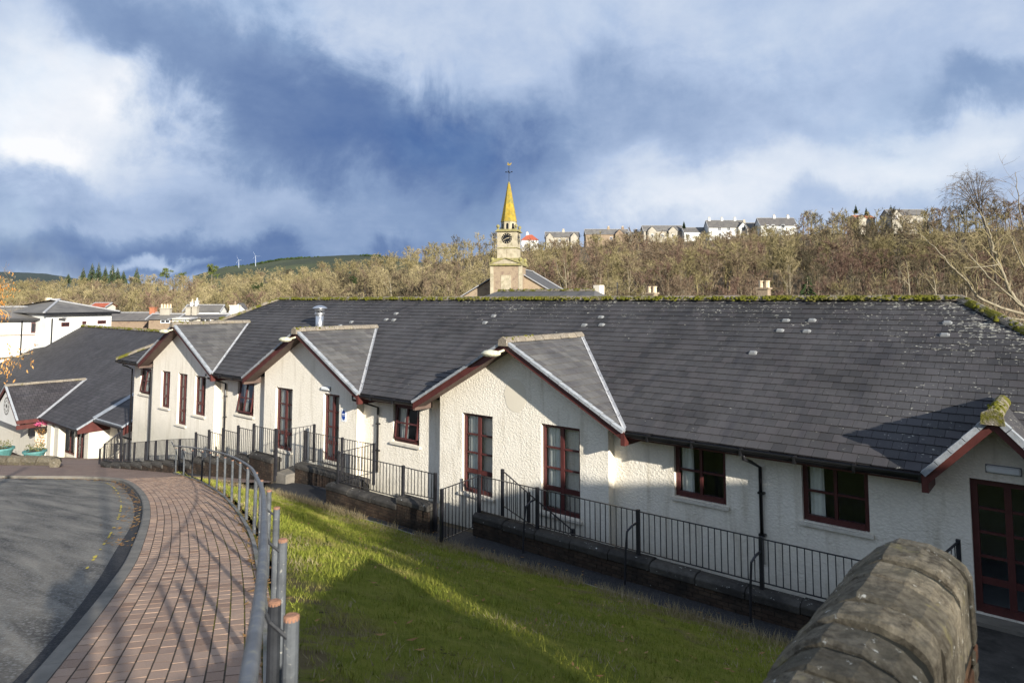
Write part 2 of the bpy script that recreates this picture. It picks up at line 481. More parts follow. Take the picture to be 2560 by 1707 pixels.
def m_asphalt(name, c0, c1, spk=.6):
    m, t = new_mat(name)
    p = pos(t)
    st = t.n('ShaderNodeMapping', {'Vector': p, 'Rotation': (0, 0, R(20)), 'Scale': (.30, 1.9, 1)}).outputs[0]
    f = t.noise(st, 1.3, 6, .62, .6)
    c = t.mix(t.n('ShaderNodeMapRange', {0: f, 1: .36, 2: .68}).outputs[0], c0, c1)
    v = t.n('ShaderNodeTexVoronoi', {'Vector': p, 'Scale': 48.0}).outputs
    g = t.n('ShaderNodeSeparateXYZ', {0: v[1]}).outputs[0]
    c = t.mix(t.m('MULTIPLY', t.n('ShaderNodeMapRange', {0: g, 1: .55, 2: 1.0}).outputs[0], spk), c, (.30, .29, .26))
    c = t.mix(t.n('ShaderNodeMapRange', {0: t.noise(p, 100, 3, .7), 1: .52, 2: .72, 4: .7}).outputs[0], c, tuple(x * .45 for x in c0))
    finish(t, c, .85, t.m('ADD', t.m('MULTIPLY', v[0], -1), t.noise(p, 160, 3)), .6, .006, spec=.3)
    return m
def m_grass():
    m, t = new_mat('turf')
    p = pos(t)
    a = t.noise(p, .55, 5, .6)
    b = t.noise(p, 2.6, 6, .65, .4)
    c = t.ramp(b, [(.25, (.115, .135, .020)), (.45, (.20, .21, .030)), (.62, (.26, .25, .045)), (.8, (.33, .285, .085))])
    c = t.mix(t.n('ShaderNodeMapRange', {0: a, 1: .5, 2: .72, 4: .5}).outputs[0], c, (.075, .115, .016))
    # worn patches of dead stems and bare soil along both edges of the bank
    uv = t.n('ShaderNodeSeparateXYZ', {0: t.n('ShaderNodeUVMap').outputs[0]})
    edge = t.m('ADD', t.n('ShaderNodeMapRange', {0: uv.outputs[1], 1: .0, 2: .14, 3: .22, 4: 0}).outputs[0], t.n('ShaderNodeMapRange', {0: uv.outputs[1], 1: .72, 2: 1.0, 3: 0, 4: .17}).outputs[0])
    w = t.noise(p, 1.5, 6, .68, .6)
    c = t.mix(t.n('ShaderNodeMapRange', {0: t.m('ADD', w, edge), 1: .63, 2: .75}).outputs[0], c, t.mix(t.noise(p, 7, 5, .7), (.105, .075, .038), (.27, .215, .10)))
    c = t.mix(t.n('ShaderNodeMapRange', {0: t.noise(p, 5.5, 5, .7), 1: .61, 2: .70}).outputs[0], c, (.045, .035, .022))
    finish(t, c, 1, t.noise(p, 55, 5, .7), 1.0, .05, spec=.08)
    return m
def m_blade(name, c0, c1, c2):
    m, t = new_mat(name)
    r1 = island(t)
    p = pos(t)
    c = t.mix(r1, c0, c1)
    c = t.mix(t.n('ShaderNodeMapRange', {0: t.noise(p, 1.5, 6, .68, .6), 1: .50, 2: .70}).outputs[0], c, c2)
    finish(t, c, .8, spec=.15)
    return m
def m_twig(name, c0, c1):
    m, t = new_mat(name)
    c = t.mix(t.m('FRACT', t.m('ADD', island(t), objrand(t))), c0, c1)
    c = t.mix(t.n('ShaderNodeMapRange', {0: t.noise(pos(t), .035, 4, .6), 1: .38, 2: .62, 4: .55}).outputs[0], c, tuple(x * .62 for x in c0))
    finish(t, c, .9, spec=.1)
    return m
M['harl'] = m_harl()
M['slate'] = m_slate()
M['slate_flat'] = m_slate('slate_small', lichen=False, joints=True)
M['slate_gable'] = m_slate('slate_paler', lichen=False, base=((.085, .082, .078), (.135, .129, .121)))  # paler slate: brightness of the sunward gable slopes put into the colour
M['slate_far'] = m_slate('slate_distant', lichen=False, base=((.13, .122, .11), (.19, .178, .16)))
M['glass'] = m_glass()
M['ridge_mossy'] = m_ridge('ridge_tile_mossy', .16)
M['ridge'] = m_ridge('ridge_tile', .03)
M['moss'] = m_moss()
M['lead'] = m_lead('lead_flashing', (.26, .265, .28), (.44, .44, .44))
M['verge'] = m_lead('verge_unit', (.22, .24, .26), (.40, .415, .43))
M['black_pvc'] = simple('black_gutter_plastic', (.012, .012, .014), .32, .3, 4, 60, .05, spec=.5)
M['black_iron'] = simple('black_painted_iron', (.016, .016, .020), .42, .4, 6, 70, .2, .004, spec=.5, dirt=((.06, .045, .035), 24, .66, .74))
M['maroon'] = simple('maroon_paint', (.085, .024, .020), .5, .25, 4, 30, .15, .004, dirt=((.06, .02, .018), 8, .55, .8))
M['maroon_wood'] = simple('maroon_window_wood', (.078, .024, .022), .45, .2, 6, 40, .1, .003)
M['soffit'] = simple('brown_soffit', (.11, .075, .06), .7, .2, 5)
M['sill'] = simple('cream_sill', (.62, .58, .49), .8, .1, 5, 30, .2, .006, dirt=((.35, .32, .27), 6, .55, .75))
M['curtain'] = simple('pale_curtain', (.80, .80, .72), .9, .12, 5)
M['interior'] = simple('dim_interior', (.34, .37, .39), .9, .25, .9)
M['steel'] = simple('galvanised_steel', (.55, .56, .57), .34, .15, 5, 30, .1, .004, metallic=.9)
M['vent'] = simple('pale_vent_plastic', (.20, .205, .205), .5, .15, 9)
M['lamp'] = simple('lamp_housing', (.58, .56, .42), .5, .15, 8, dirt=((.25, .25, .10), 7, .5, .68))
M['lamp_white'] = simple('white_light_diffuser', (.78, .80, .80), .35, .05, 5)
M['blue_sign'] = simple('blue_sign_print', (.01, .06, .30), .4, .05, 5)
M['white_sign'] = simple('white_sign_board', (.80, .82, .84), .4, .03, 5)
M['stone_cop'] = m_stone()
M['stone_dark'] = m_brick('weathered_coping', (.060, .055, .048), (.098, .090, .078), (.028, .026, .025), (.42, .64), .66)
M['brick_dark'] = m_brick('sooty_brick', (.060, .040, .029), (.095, .068, .048), (.022, .020, .018), (.38, .62), .72)
M['brick_fg'] = m_brick('old_brick', (.15, .062, .036), (.20, .13, .075), (.05, .05, .03), (.50, .72), .70)
M['joint_dark'] = simple('near_black_joint', (.012, .012, .008), 1, .4, 20)  # near-black fill that makes the gaps between coping stones dark
M['mortar'] = simple('dark_mortar', (.026, .024, .020), .95, .3, 8)
M['kerb'] = simple('concrete_kerb', (.20, .18, .15), .9, .2, 2.5, 90, .5, .006, spec=.2, dirt=((.11, .105, .09), 3.0, .5, .72))
M['edging'] = simple('concrete_edging', (.22, .20, .17), .95, .25, 3, 60, .5, .01, dirt=((.12, .12, .05), 2.0, .5, .7))
M['paver'] = m_paver()
M['pavefar'] = m_pavefar()
M['joint'] = m_joint()
M['road'] = m_asphalt('worn_asphalt', (.058, .052, .045), (.25, .222, .178))
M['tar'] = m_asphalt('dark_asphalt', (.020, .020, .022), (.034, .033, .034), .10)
M['grass'] = m_grass()
M['blade'] = m_blade('grass_blade', (.145, .185, .022), (.29, .295, .048), (.34, .28, .095))
M['straw'] = m_blade('dead_grass_blade', (.26, .21, .11), (.38, .31, .18), (.22, .17, .085))
M['leaf_litter'] = m_blade('fallen_leaf', (.30, .17, .06), (.20, .10, .04), (.34, .24, .10))
M['yellow'] = simple('worn_yellow_paint', (.55, .42, .06), .8, .3, 12, 80, .4)
M['gravel'] = m_brick('dark_gravel', (.050, .047, .043), (.085, .078, .07), (.02, .02, .018), (.45, .7), .70)
M['rail_steel'] = simple('weathered_galvanised_rail', (.15, .155, .16), .45, .35, 7, 50, .25, .004, metallic=.2, dirt=((.30, .28, .20), 14, .56, .70))
M['post_steel'] = simple('weathered_blue_grey_post', (.080, .087, .094), .6, .35, 9, 45, .4, .006, dirt=((.32, .31, .27), 30, .60, .68))
M['post_dark'] = simple('black_painted_post', (.022, .024, .028), .5, .35, 9, 45, .3, .004)
M['rust'] = simple('rusty_post_cap', (.25, .13, .08), .9, .35, 20, 60, .5, .008)
M['earth'] = simple('leaf_strewn_earth', (.095, .074, .046), 1, .35, .05, 3, .4, .3)
M['field'] = simple('green_field', (.055, .066, .028), 1, .3, .01, .5, .2, .5, dirt=((.03, .04, .02), .004, .5, .6))
M['shaded_hill'] = simple('cloud_shaded_hill', (.03, .045, .04), 1, .3, .004, .5, .2, .5)  # blue-dark tone of cloud shade put into the far hill's colour
M['cream_far'] = simple('cream_render', (.70, .64, .52), .9, .06, .8)
M['white_far'] = simple('white_render', (.60, .60, .57), .9, .06, .8, dirt=((.5, .5, .47), .6, .55, .8))
M['grey_far'] = simple('grey_roughcast', (.36, .33, .27), .9, .2, .7)
M['sand_stone'] = m_brick('sandstone_rubble', (.27, .20, .14), (.40, .32, .22), (.16, .11, .09), (.50, .72), .9)
M['ashlar'] = simple('pale_ashlar', (.40, .35, .25), .9, .18, 1.3, 12, .3, .03, dirt=((.20, .18, .10), 1.4, .5, .75))
M['lichen_stone'] = simple('lichened_cornice', (.23, .205, .10), .95, .35, 2.5, 14, .5, .04, dirt=((.27, .25, .05), 3, .50, .70))
M['spire_gold'] = simple('lichen_yellow_spire', (.34, .235, .030), .9, .30, 1.6, 10, .3, .03, dirt=((.20, .18, .05), 1.3, .46, .66))
M['far_dark'] = simple('dark_opening', (.012, .013, .015), .3, .2, 4)
M['dial_mark'] = simple('faded_dial_paint', (.42, .36, .24), .7, .15, 6)
M['gold'] = simple('gilding', (.75, .52, .12), .35, .1, 3, metallic=.8)
M['red_tile'] = simple('red_clay_tile', (.34, .085, .045), .85, .2, 2)
M['red_brick'] = simple('red_brick_stack', (.36, .14, .075), .9, .2, 5)
M['clay_pot'] = simple('buff_chimney_pot', (.62, .50, .34), .85, .15, 4)
M['teal'] = simple('turquoise_glaze', (.075, .20, .19), .45, .2, 4)
M['soil'] = simple('potting_soil', (.04, .03, .02), 1, .3, 12)
M['plant'] = m_blade('shrub_leaf', (.10, .11, .04), (.18, .17, .08), (.14, .10, .06))
M['flower'] = m_blade('pink_flower', (.60, .06, .20), (.70, .16, .30), (.42, .20, .03))
M['evergreen'] = m_blade('conifer_needles', (.018, .036, .012), (.045, .065, .020), (.028, .04, .016))
M['pine'] = m_blade('pine_foliage', (.070, .095, .022), (.13, .15, .035), (.09, .10, .03))
M['spruce'] = m_blade('spruce_foliage', (.040, .062, .034), (.085, .108, .058), (.06, .075, .04))
M['bark'] = simple('bark', (.24, .20, .135), .95, .35, 2, 12, .6, .03)
M['bark_dark'] = simple('dark_bark', (.10, .082, .06), .95, .35, 2, 12, .6, .03)
M['bark_pale'] = simple('pale_birch_bark', (.26, .225, .155), .9, .35, 3, 10, .4, .02, dirt=((.09, .08, .05), 3, .52, .66))
M['twig_olive'] = m_twig('olive_twigs', (.205, .172, .082), (.300, .252, .130))
M['twig_khaki'] = m_twig('khaki_twigs', (.265, .218, .115), (.375, .312, .178))
M['twig_brown'] = m_twig('brown_twigs', (.160, .118, .076), (.235, .178, .118))
M['twig_red'] = m_twig('russet_twigs', (.150, .096, .072), (.220, .146, .108))
M['twig_dark'] = m_twig('dark_twigs', (.080, .069, .043), (.135, .113, .072))
M['beech_leaf'] = m_blade('clinging_beech_leaf', (.48, .24, .07), (.34, .15, .04), (.56, .36, .14))
M['bracken'] = m_blade('dead_bracken', (.26, .125, .055), (.36, .19, .09), (.22, .12, .06))
M['turbine'] = simple('turbine_white', (.42, .47, .55), .5, .04, 1)
M['coat'] = simple('dark_jacket', (.03, .035, .05), .9, .2, 8)
M['skin'] = simple('skin', (.45, .28, .20), .6, .1, 8)
# ------------------------------------------------------------------ the long white building
PM = .539                                   # roof pitch (rise / run)
PC = 1 / math.sqrt(1 + PM * PM)
PS = PM * PC
YE, ZE = 13.15, 2.30                        # eaves line
YR = 18.42                                  # ridge
ZR = ZE + PM * (YR - YE)
XL, XR = -35.15, 3.30                       # ends of the eaves
RXL, RXR = -29.85, -1.97                    # ends of the ridge
WALLY, GABY = 13.75, 13.50
GAB = [-29.20, -20.15, -11.00]              # gable centres
GW, GZ = 3.34, 4.10                         # half width at the eaves, ridge height
bldg = thing('care_home', 'long cream roughcast single storey building with dark slate roof and maroon windows', 'building', (-16, 16, 0))

def facade(mb, x0, x1, z0, z1, Y, holes, deep=.16):
    xs = sorted({x0, x1, *[h[0] for h in holes], *[h[1] for h in holes]})
    zs = sorted({z0, z1, *[h[2] for h in holes], *[h[3] for h in holes]})
    for i in range(len(xs) - 1):
        for j in range(len(zs) - 1):
            cx, cz = (xs[i] + xs[i + 1]) / 2, (zs[j] + zs[j + 1]) / 2
            if any(h[0] < cx < h[1] and h[2] < cz < h[3] for h in holes):
                continue
            mb.poly([(xs[i], Y, zs[j]), (xs[i + 1], Y, zs[j]), (xs[i + 1], Y, zs[j + 1]), (xs[i], Y, zs[j + 1])])
    for a, b, c, d in holes:
        y2 = Y + deep
        mb.poly([(a, Y, c), (a, Y, d), (a, y2, d), (a, y2, c)])
        mb.poly([(b, Y, d), (b, Y, c), (b, y2, c), (b, y2, d)])
        mb.poly([(a, Y, d), (b, Y, d), (b, y2, d), (a, y2, d)])
        mb.poly([(b, Y, c), (a, Y, c), (a, y2, c), (b, y2, c)])

def window(parent, x0, x1, z0, z1, Y, cols=2, rows=2, name='window', sill=True, tilt=0.0, fr=.07, low=None, split=None, wood=None):
    """frame with mullions, glazing bars, panes, sill and curtain, each a piece of its own; tilt opens the sash outwards"""
    wood = wood or M['maroon_wood']
    y0, y1 = Y + .085, Y + .155
    mb = MB()
    mb.box(x0, x0 + fr, y0, y1, z0, z1).box(x1 - fr, x1, y0, y1, z0, z1)
    mb.box(x0 + fr, x1 - fr, y0, y1, z1 - fr, z1).box(x0 + fr, x1 - fr, y0 - .02, y1, z0, z0 + fr * 1.25)
    w = mb.build(name, wood, parent)
    ix0, ix1, iz0, iz1 = x0 + fr, x1 - fr, z0 + fr * 1.25, z1 - fr
    tn = math.tan(R(tilt))
    def T(x, y, z):
        return (x, y - (iz1 - z) * tn - (.03 if tilt else 0), z)
    xs = [ix0 + (ix1 - ix0) * k / cols for k in range(cols + 1)]
    if split:
        xs = [ix0, ix0 + (ix1 - ix0) * split, ix1]
    zs = [iz0 + (iz1 - iz0) * k / rows for k in range(rows + 1)]
    if low:
        zs = [iz0, iz0 + (iz1 - iz0) * low] + [iz0 + (iz1 - iz0) * (low + (1 - low) * k / (rows - 1)) for k in range(1, rows)]
    bw = .045
    if tilt:
        b = MB()
        for (xa, xb, za, zb) in ((ix0, ix0 + bw, iz0, iz1), (ix1 - bw, ix1, iz0, iz1), (ix0, ix1, iz0, iz0 + bw), (ix0, ix1, iz1 - bw, iz1)):
            vs = [T(x, y, z) for z in (za, zb) for (x, y) in ((xa, y0 + .01), (xb, y0 + .01), (xb, y1 - .01), (xa, y1 - .01))]
            b.add(vs, [(0, 3, 2, 1), (4, 5, 6, 7), (0, 1, 5, 4), (1, 2, 6, 5), (2, 3, 7, 6), (3, 0, 4, 7)])
        b.build('sash', wood, w)
    mull = .10 if cols == 2 and rows > 2 else .06
    def piece(nm, xa, xb, za, zb, ya, yb, mt):
        vs = [T(x, y, z) for z in (za, zb) for (x, y) in ((xa, ya), (xb, ya), (xb, yb), (xa, yb))]
        return MB().add(vs, [(0, 3, 2, 1), (4, 5, 6, 7), (0, 1, 5, 4), (1, 2, 6, 5), (2, 3, 7, 6), (3, 0, 4, 7)]).build(nm, mt, w)
    for k in range(1, cols):
        piece('mullion', xs[k] - mull / 2, xs[k] + mull / 2, iz0, iz1, y0 + .004, y1 - .012, wood)
    for c in range(cols):
        xa = xs[c] + (mull / 2 if c else 0) + .002
        xb = xs[c + 1] - (mull / 2 if c < cols - 1 else 0) - .002
        for r_ in range(1, rows):
            h = .055 if (low and r_ == 1) else .021
            piece('glazing_bar', xa, xb, zs[r_] - h, zs[r_] + h, y0 + .012, y1 - .020, wood)
        for r_ in range(rows):
            lo = zs[r_] + (.0 if r_ == 0 else .021)
            hi = zs[r_ + 1] - (.0 if r_ == rows - 1 else .021)
            ym = (y0 + y1) / 2 + .006
            MB().poly([T(xa, ym, lo), T(xb, ym, lo), T(xb, ym, hi), T(xa, ym, hi)]).build('pane', M['glass'], w)
    if sill:
        s = MB()
        s.prism([(x0 - .07, Y - .07, z0 - .075), (x0 - .07, Y + .085, z0 - .075), (x0 - .07, Y + .085, z0 - .004), (x0 - .07, Y - .07, z0 - .022)], (x1 - x0 + .14, 0, 0))
        s.build('sill', M['sill'], w)
    return w
def curtain(w, x0, x1, z0, z1, Y):
    n = max(10, int((x1 - x0) / .022))
    vs, fs = [], []
    for i in range(n + 1):
        x = x0 + (x1 - x0) * i / n
        y = Y + .022 * math.sin(i * 1.25) + .010 * math.sin(i * 3.1 + x0)
        vs += [(x, y, z0), (x + .012 * math.sin(i), y, z1)]
    for i in range(n):
        fs.append((2 * i, 2 * i + 2, 2 * i + 3, 2 * i + 1))
    MB().add(vs, fs).build('curtain', M['curtain'], w, smooth=True)
# walls -----------------------------------------------------------------
SMALL = [(-34.30, -33.10, .72, 1.92, 7), (-25.35, -24.15, .72, 1.98, 8), (-16.15, -14.98, .86, 2.00, 6), (-6.88, -5.72, .90, 2.02, 0), (-4.21, -3.04, .92, 2.02, 0)]
DOOR4 = (-1.49, -.47, .04, 2.16)
_k = WALLY / 13.9                            # openings were measured on a plane at 13.9 m
_z = lambda z: EYE - (EYE - z) * _k
SMALL = [(a * _k, b * _k, _z(c), _z(d), t) for a, b, c, d, t in SMALL]
DOOR4 = (-1.49 * _k, -.47 * _k, .04, _z(2.16))
mb = MB()
facade(mb, XL + .55, XR - .55, -4.6, 2.30, WALLY, [s[:4] for s in SMALL] + [DOOR4])
mb.poly([(XR - .55, WALLY, -4.6), (XR - .55, 22.9, -4.6), (XR - .55, 22.9, 2.3), (XR - .55, WALLY, 2.3)])
mb.poly([(XL + .55, WALLY, -4.6), (XL + .55, WALLY, 2.3), (XL + .55, 22.9, 2.3), (XL + .55, 22.9, -4.6)])
mb.poly([(XL + .55, 22.9, -4.6), (XL + .55, 22.9, 2.3), (XR - .55, 22.9, 2.3), (XR - .55, 22.9, -4.6)])
mb.poly([(-2.0, WALLY - .004, 2.25), (-.1, WALLY - .004, 2.25), (-1.05, WALLY - .004, 3.25)])
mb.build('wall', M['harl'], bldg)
GWIN = {0: [(-31.15, -30.30, .45, 2.02, 2, 3), (-29.55, -28.72, -.10, 2.02, 2, 4), (-28.05, -27.12, .45, 2.03, 2, 3)],
        1: [(-22.00, -20.95, -.08, 2.05, 2, 4), (-19.15, -18.30, -.05, 2.08, 2, 4)],
        2: [(-12.87, -11.78, .04, 2.11, 2, 4), (-10.21, -9.07, .04, 2.12, 2, 4)]}
GX0 = [(-32.02, -26.40), (-22.75, -17.40), (-13.72, -8.30)]
for gi, cx in enumerate(GAB):
    a, b = GX0[gi]
    mb = MB()
    facade(mb, a, b, -4.6, 2.20, GABY, [h[:4] for h in GWIN[gi]])
    zt = lambda x: GZ - PM * abs(x - cx) - .14
    mb.poly([(a, GABY, 2.20), (b, GABY, 2.20), (b, GABY, zt(b)), (cx, GABY, GZ - .14), (a, GABY, zt(a))])
    for x, s in ((a, 1), (b, -1)):
        q = [(x, GABY, -4.6), (x, GABY, zt(x)), (x, WALLY, zt(x)), (x, WALLY, -4.6)]
        mb.poly(q if s > 0 else q[::-1])
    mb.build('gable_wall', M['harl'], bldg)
# base course of a smoother grey band is part of the render on the first gable
# dim rooms behind the glass
mb = MB()
mb.poly([(XL + .6, 17.2, -4), (XR - .6, 17.2, -4), (XR - .6, 17.2, 2.6), (XL + .6, 17.2, 2.6)])
mb.poly([(XL + .6, 14.0, -.12), (XR - .6, 14.0, -.12), (XR - .6, 17.2, -.12), (XL + .6, 17.2, -.12)])
for x in (-32.3, -26.2, -23.0, -17.2, -14.0, -8.2, -5.0, -2.4):
    mb.poly([(x, 14.1, -.12), (x, 17.2, -.12), (x, 17.2, 2.6), (x, 14.1, 2.6)])
mb.box(XL + .6, XR - .6, 14.15, 22.5, 2.22, 2.26)
mb.build('interior', M['interior'], bldg)
# windows ----------------------------------------------------------------
for (a, b, c, d, tl) in SMALL:
    w = window(bldg, a, b, c, d, WALLY, tilt=tl, fr=.085)
    curtain(w, a + .10, a + .10 + (.36 if tl else .26), c + .08, d - .1, WALLY + .20)
    if tl:
        curtain(w, b - .30, b - .1, c + .08, d - .1, WALLY + .20)
for gi in GWIN:
    for (a, b, c, d, cs, rs) in GWIN[gi]:
        fd = rs == 4
        w = window(bldg, a, b, c, d, GABY, cols=2, rows=rs, fr=.075, name='window', low=.26 if rs == 3 else .24, split=.5)
        curtain(w, a + .09, a + .09 + (b - a) * (.42 if gi else .34), c + .1, d - .1, GABY + .19)
        if gi < 2:
            curtain(w, b - .28, b - .1, c + .1, d - .1, GABY + .19)
# door with twelve panes in the right hand gablet
a, b, c, d = DOOR4
w = window(bldg, a, b, c, d, WALLY, cols=2, rows=5, fr=.10, name='door', sill=False, low=.20)
MB().box(a - .15, b + .15, WALLY - .35, WALLY + .05, -.10, .03).build('door_step', M['kerb'], w)
MB().tube([(b - .12, WALLY + .04, 1.0), (b - .12, WALLY + .04, 1.12)], .012).build('handle', M['steel'], w)
# reflections of a rail pass across the real glass; nothing is painted there

# roof -------------------------------------------------------------------
def clip(poly, a, b, c):
    """keep the part of a 2-D polygon where a*x+b*y<=c"""
    out = []
    n = len(poly)
    for i in range(n):
        p, q = poly[i], poly[(i + 1) % n]
        fp, fq = a * p[0] + b * p[1] - c, a * q[0] + b * q[1] - c
        if fp <= 0:
            out.append(p)
        if fp * fq < 0:
            t = fp / (fp - fq)
            out.append((p[0] + (q[0] - p[0]) * t, p[1] + (q[1] - p[1]) * t))
    return out
SW, SE = .245, .238                          # slate width and exposed length
def slate_cells(x0, x1, S, region):
    """slates in (x, s) coordinates of a roof plane, clipped by region(poly, cx, cs)"""
    cells = []
    rows = int(S / SE) + 1
    for j in range(rows):
        s0, s1 = j * SE, min((j + 1) * SE, S)
        off = (SW / 2 if j % 2 else 0) + rnd.uniform(-.01, .01)
        for i in range(int((x1 - x0) / SW) + 2):
            xa = x0 + i * SW - off
            xb = xa + SW - .006
            sk = rnd.uniform(-.004, .004)
            poly = [(xa, s0 + sk), (xb, s0 + sk + rnd.uniform(-.003, .003)), (xb, s1), (xa, s1)]
            pl = region(poly, (xa + xb) / 2, (s0 + s1) / 2)
            if len(pl) >= 3:
                area = abs(sum(pl[k][0] * pl[(k + 1) % len(pl)][1] - pl[(k + 1) % len(pl)][0] * pl[k][1] for k in range(len(pl)))) / 2
                if area > .0015:
                    cells.append((pl, s0, area > .95 * SW * (s1 - s0) and s1 - s0 > .9 * SE))
    return cells
def slate_solid(mb, pl, s0, P, N, lift):
    """wedge shaped slate: its tail stands proud of the course below"""
    hi = lambda p: max(.004, (.016 + lift) * (1 - (p[1] - s0) / SE) + .004)
    top = [P(*p) + N * hi(p) for p in pl]
    bot = [P(*p) - N * .004 for p in pl]
    n = len(pl)
    mb.add(top + bot, [tuple(range(n))] + [(i, n + i, n + (i + 1) % n, (i + 1) % n) for i in range(n)])
roof = MB()
S_MAIN = (YR - YE) / PC
P_MAIN = lambda x, s: Vector((x, YE + s * PC, ZE + s * PS))
N_MAIN = Vector((0, -PS, PC))
def reg_main(poly, cx, cs):
    pl = clip(poly, -1, PC, -XL + 0)             # left hip: x >= XL + s*PC
    pl = clip(pl, 1, PC, XR) if len(pl) > 2 else pl
    for g in GAB:
        if abs(cx - g) < GW + .3 and cs * PS < GZ - ZE + .15 and len(pl) > 2:
            # valley line: |x-g| = GW - s*PC
            if cx < g:
                pl = clip(pl, 1, -PC, g - GW)
            else:
                pl = clip(pl, -1, -PC, -g - GW)
    if abs(cx + 1.05) < 1.3 and cs * PC < 2.0 and len(pl) > 2:
        k = .95 / (1.0 / PM) * PC                # small gablet over the door
        if cx < -1.05:
            pl = clip(pl, 1, -PC * PM * .95, -1.05 - .95)
        else:
            pl = clip(pl, -1, -PC * PM * .95, 1.05 - .95)
    return pl
def poly_clip_ok(pl):
    return len(pl) > 2
under = MB()
def tri_poly(pts2, P, N):
    under.poly([P(*p) - N * .012 for p in pts2])
# underlay of the main slope in strips between the valleys
xs = [XL] + [v for g in GAB for v in (g - GW, g, g + GW)] + [XR]
tri_poly([(XL, 0), (GAB[0] - GW, 0), (GAB[0], GW / PC), (GAB[0], S_MAIN), (RXL, S_MAIN)], P_MAIN, N_MAIN)
for g, h in ((GAB[0], GAB[1]), (GAB[1], GAB[2])):
    tri_poly([(g, GW / PC), (g + GW, 0), (h - GW, 0), (h, GW / PC), (h, S_MAIN), (g, S_MAIN)], P_MAIN, N_MAIN)
tri_poly([(GAB[2], GW / PC), (GAB[2] + GW, 0), (-2.0, 0), (-1.05, 2.16), (-1.05, S_MAIN), (GAB[2], S_MAIN)] if RXR > -1.05 else [(GAB[2], GW / PC), (GAB[2] + GW, 0), (-2.0, 0), (-1.97, .06), (RXR, S_MAIN), (GAB[2], S_MAIN)], P_MAIN, N_MAIN)
tri_poly([(RXR, S_MAIN), (-1.97, .06), (-1.05, 2.16)], P_MAIN, N_MAIN)
tri_poly([(RXR, S_MAIN), (-1.05, 2.16), (-.10, 0), (XR, 0)], P_MAIN, N_MAIN)
# right and left hip planes and the back slope
under.poly([(XR, YE, ZE), (XR, 2 * YR - YE, ZE), (RXR, YR, ZR)])
under.poly([(XL, YE, ZE), (RXL, YR, ZR), (XL, 2 * YR - YE, ZE)])
under.poly([(XL, 2 * YR - YE, ZE), (RXL, YR, ZR), (RXR, YR, ZR), (XR, 2 * YR - YE, ZE)])
roof_o = under.build('roof', M['slate'], bldg)
cells = slate_cells(XL, XR, S_MAIN, reg_main)
cells_f = [c for c in cells if c[2]]
eye = Vector((0, 0, EYE))
def near_key(c):
    p = P_MAIN(*c[0][0])
    d = (p - eye)
    depth = d.dot(FWD0)
    px = 1280 + FPX * d.dot(RIGHT) / depth
    return depth if 0 < px < 2540 else 999
order = sorted(cells_f, key=near_key)[:300]
ids = {id(c) for c in order}
sm = MB(); slate_solid(sm, [(0, 0), (SW - .006, 0), (SW - .006, SE), (0, SE)], 0, lambda x, s: Vector((x, s * PC, s * PS)), N_MAIN, 0)
me_slate = bpy.data.meshes.new('slate'); me_slate.from_pydata([tuple(v) for v in sm.v], [], sm.f); me_slate.materials.append(M['slate'])
for c in order:
    p = P_MAIN(*c[0][0])
    o = link_copy(me_slate, 'slate', roof_o, p + N_MAIN * rnd.uniform(0, .004), (rnd.uniform(-.006, .012), rnd.uniform(-.004, .004), 0))
rest = MB()
for c in cells:
    if id(c) not in ids:
        slate_solid(rest, c[0], c[1], P_MAIN, N_MAIN, rnd.uniform(-.002, .004))
rest.build('slates', M['slate'], roof_o, kind='stuff')
# right hip slates (seen edge on)
P_HIP = lambda y, s: Vector((XR - s * PC, y, ZE + s * PS))
N_HIP = Vector((PS, 0, PC))
hip = MB()
def reg_hip(poly, cy, cs):
    pl = clip(poly, -1, PC, -YE)
    return clip(pl, 1, PC, 2 * YR - YE) if len(pl) > 2 else pl
for c in slate_cells(YE, 2 * YR - YE, S_MAIN, reg_hip):
    slate_solid(hip, c[0], c[1], P_HIP, N_HIP, rnd.uniform(-.002, .004))
hip.build('hip_slates', M['slate'], roof_o, kind='stuff')

# ridge tiles and moss ------------------------------------------------------
def ridge_mesh(L, r=.115, n=7, drop=.10):
    mb = MB()
    vs, fs = [], []
    for x in (0, L - .012):
        rr = r if x == 0 else r * .97
        for k in range(n + 1):
            t = math.pi * k / n
            vs.append((x, -rr * math.cos(t) * 1.12, rr * math.sin(t) * .75 - drop * abs(math.cos(t)) * .6))
    for k in range(n):
        fs.append((k, k + 1, n + 2 + k, n + 1 + k))
    fs.append(tuple(range(n, -1, -1))); fs.append(tuple(range(n + 1, 2 * n + 2)))
    me = bpy.data.meshes.new('ridge_tile')
    me.from_pydata(vs, [], fs)
    return me
def ridge_run(parent, p, q, mat, L=.45, r=.115, name='ridge_tile'):
    p, q = Vector(p), Vector(q)
    d = q - p
    n = max(1, round(d.length / L))
    me = ridge_mesh(d.length / n, r)
    me.materials.append(mat)
    rz = math.atan2(d.y, d.x); ry = -math.atan2(d.z, math.hypot(d.x, d.y))
    for i in range(n):
        link_copy(me, name, parent, p + d * (i / n) + Vector((0, 0, .02 + rnd.uniform(-.006, .006))), (rnd.uniform(-.03, .03), ry + rnd.uniform(-.006, .006), rz + rnd.uniform(-.012, .012)))
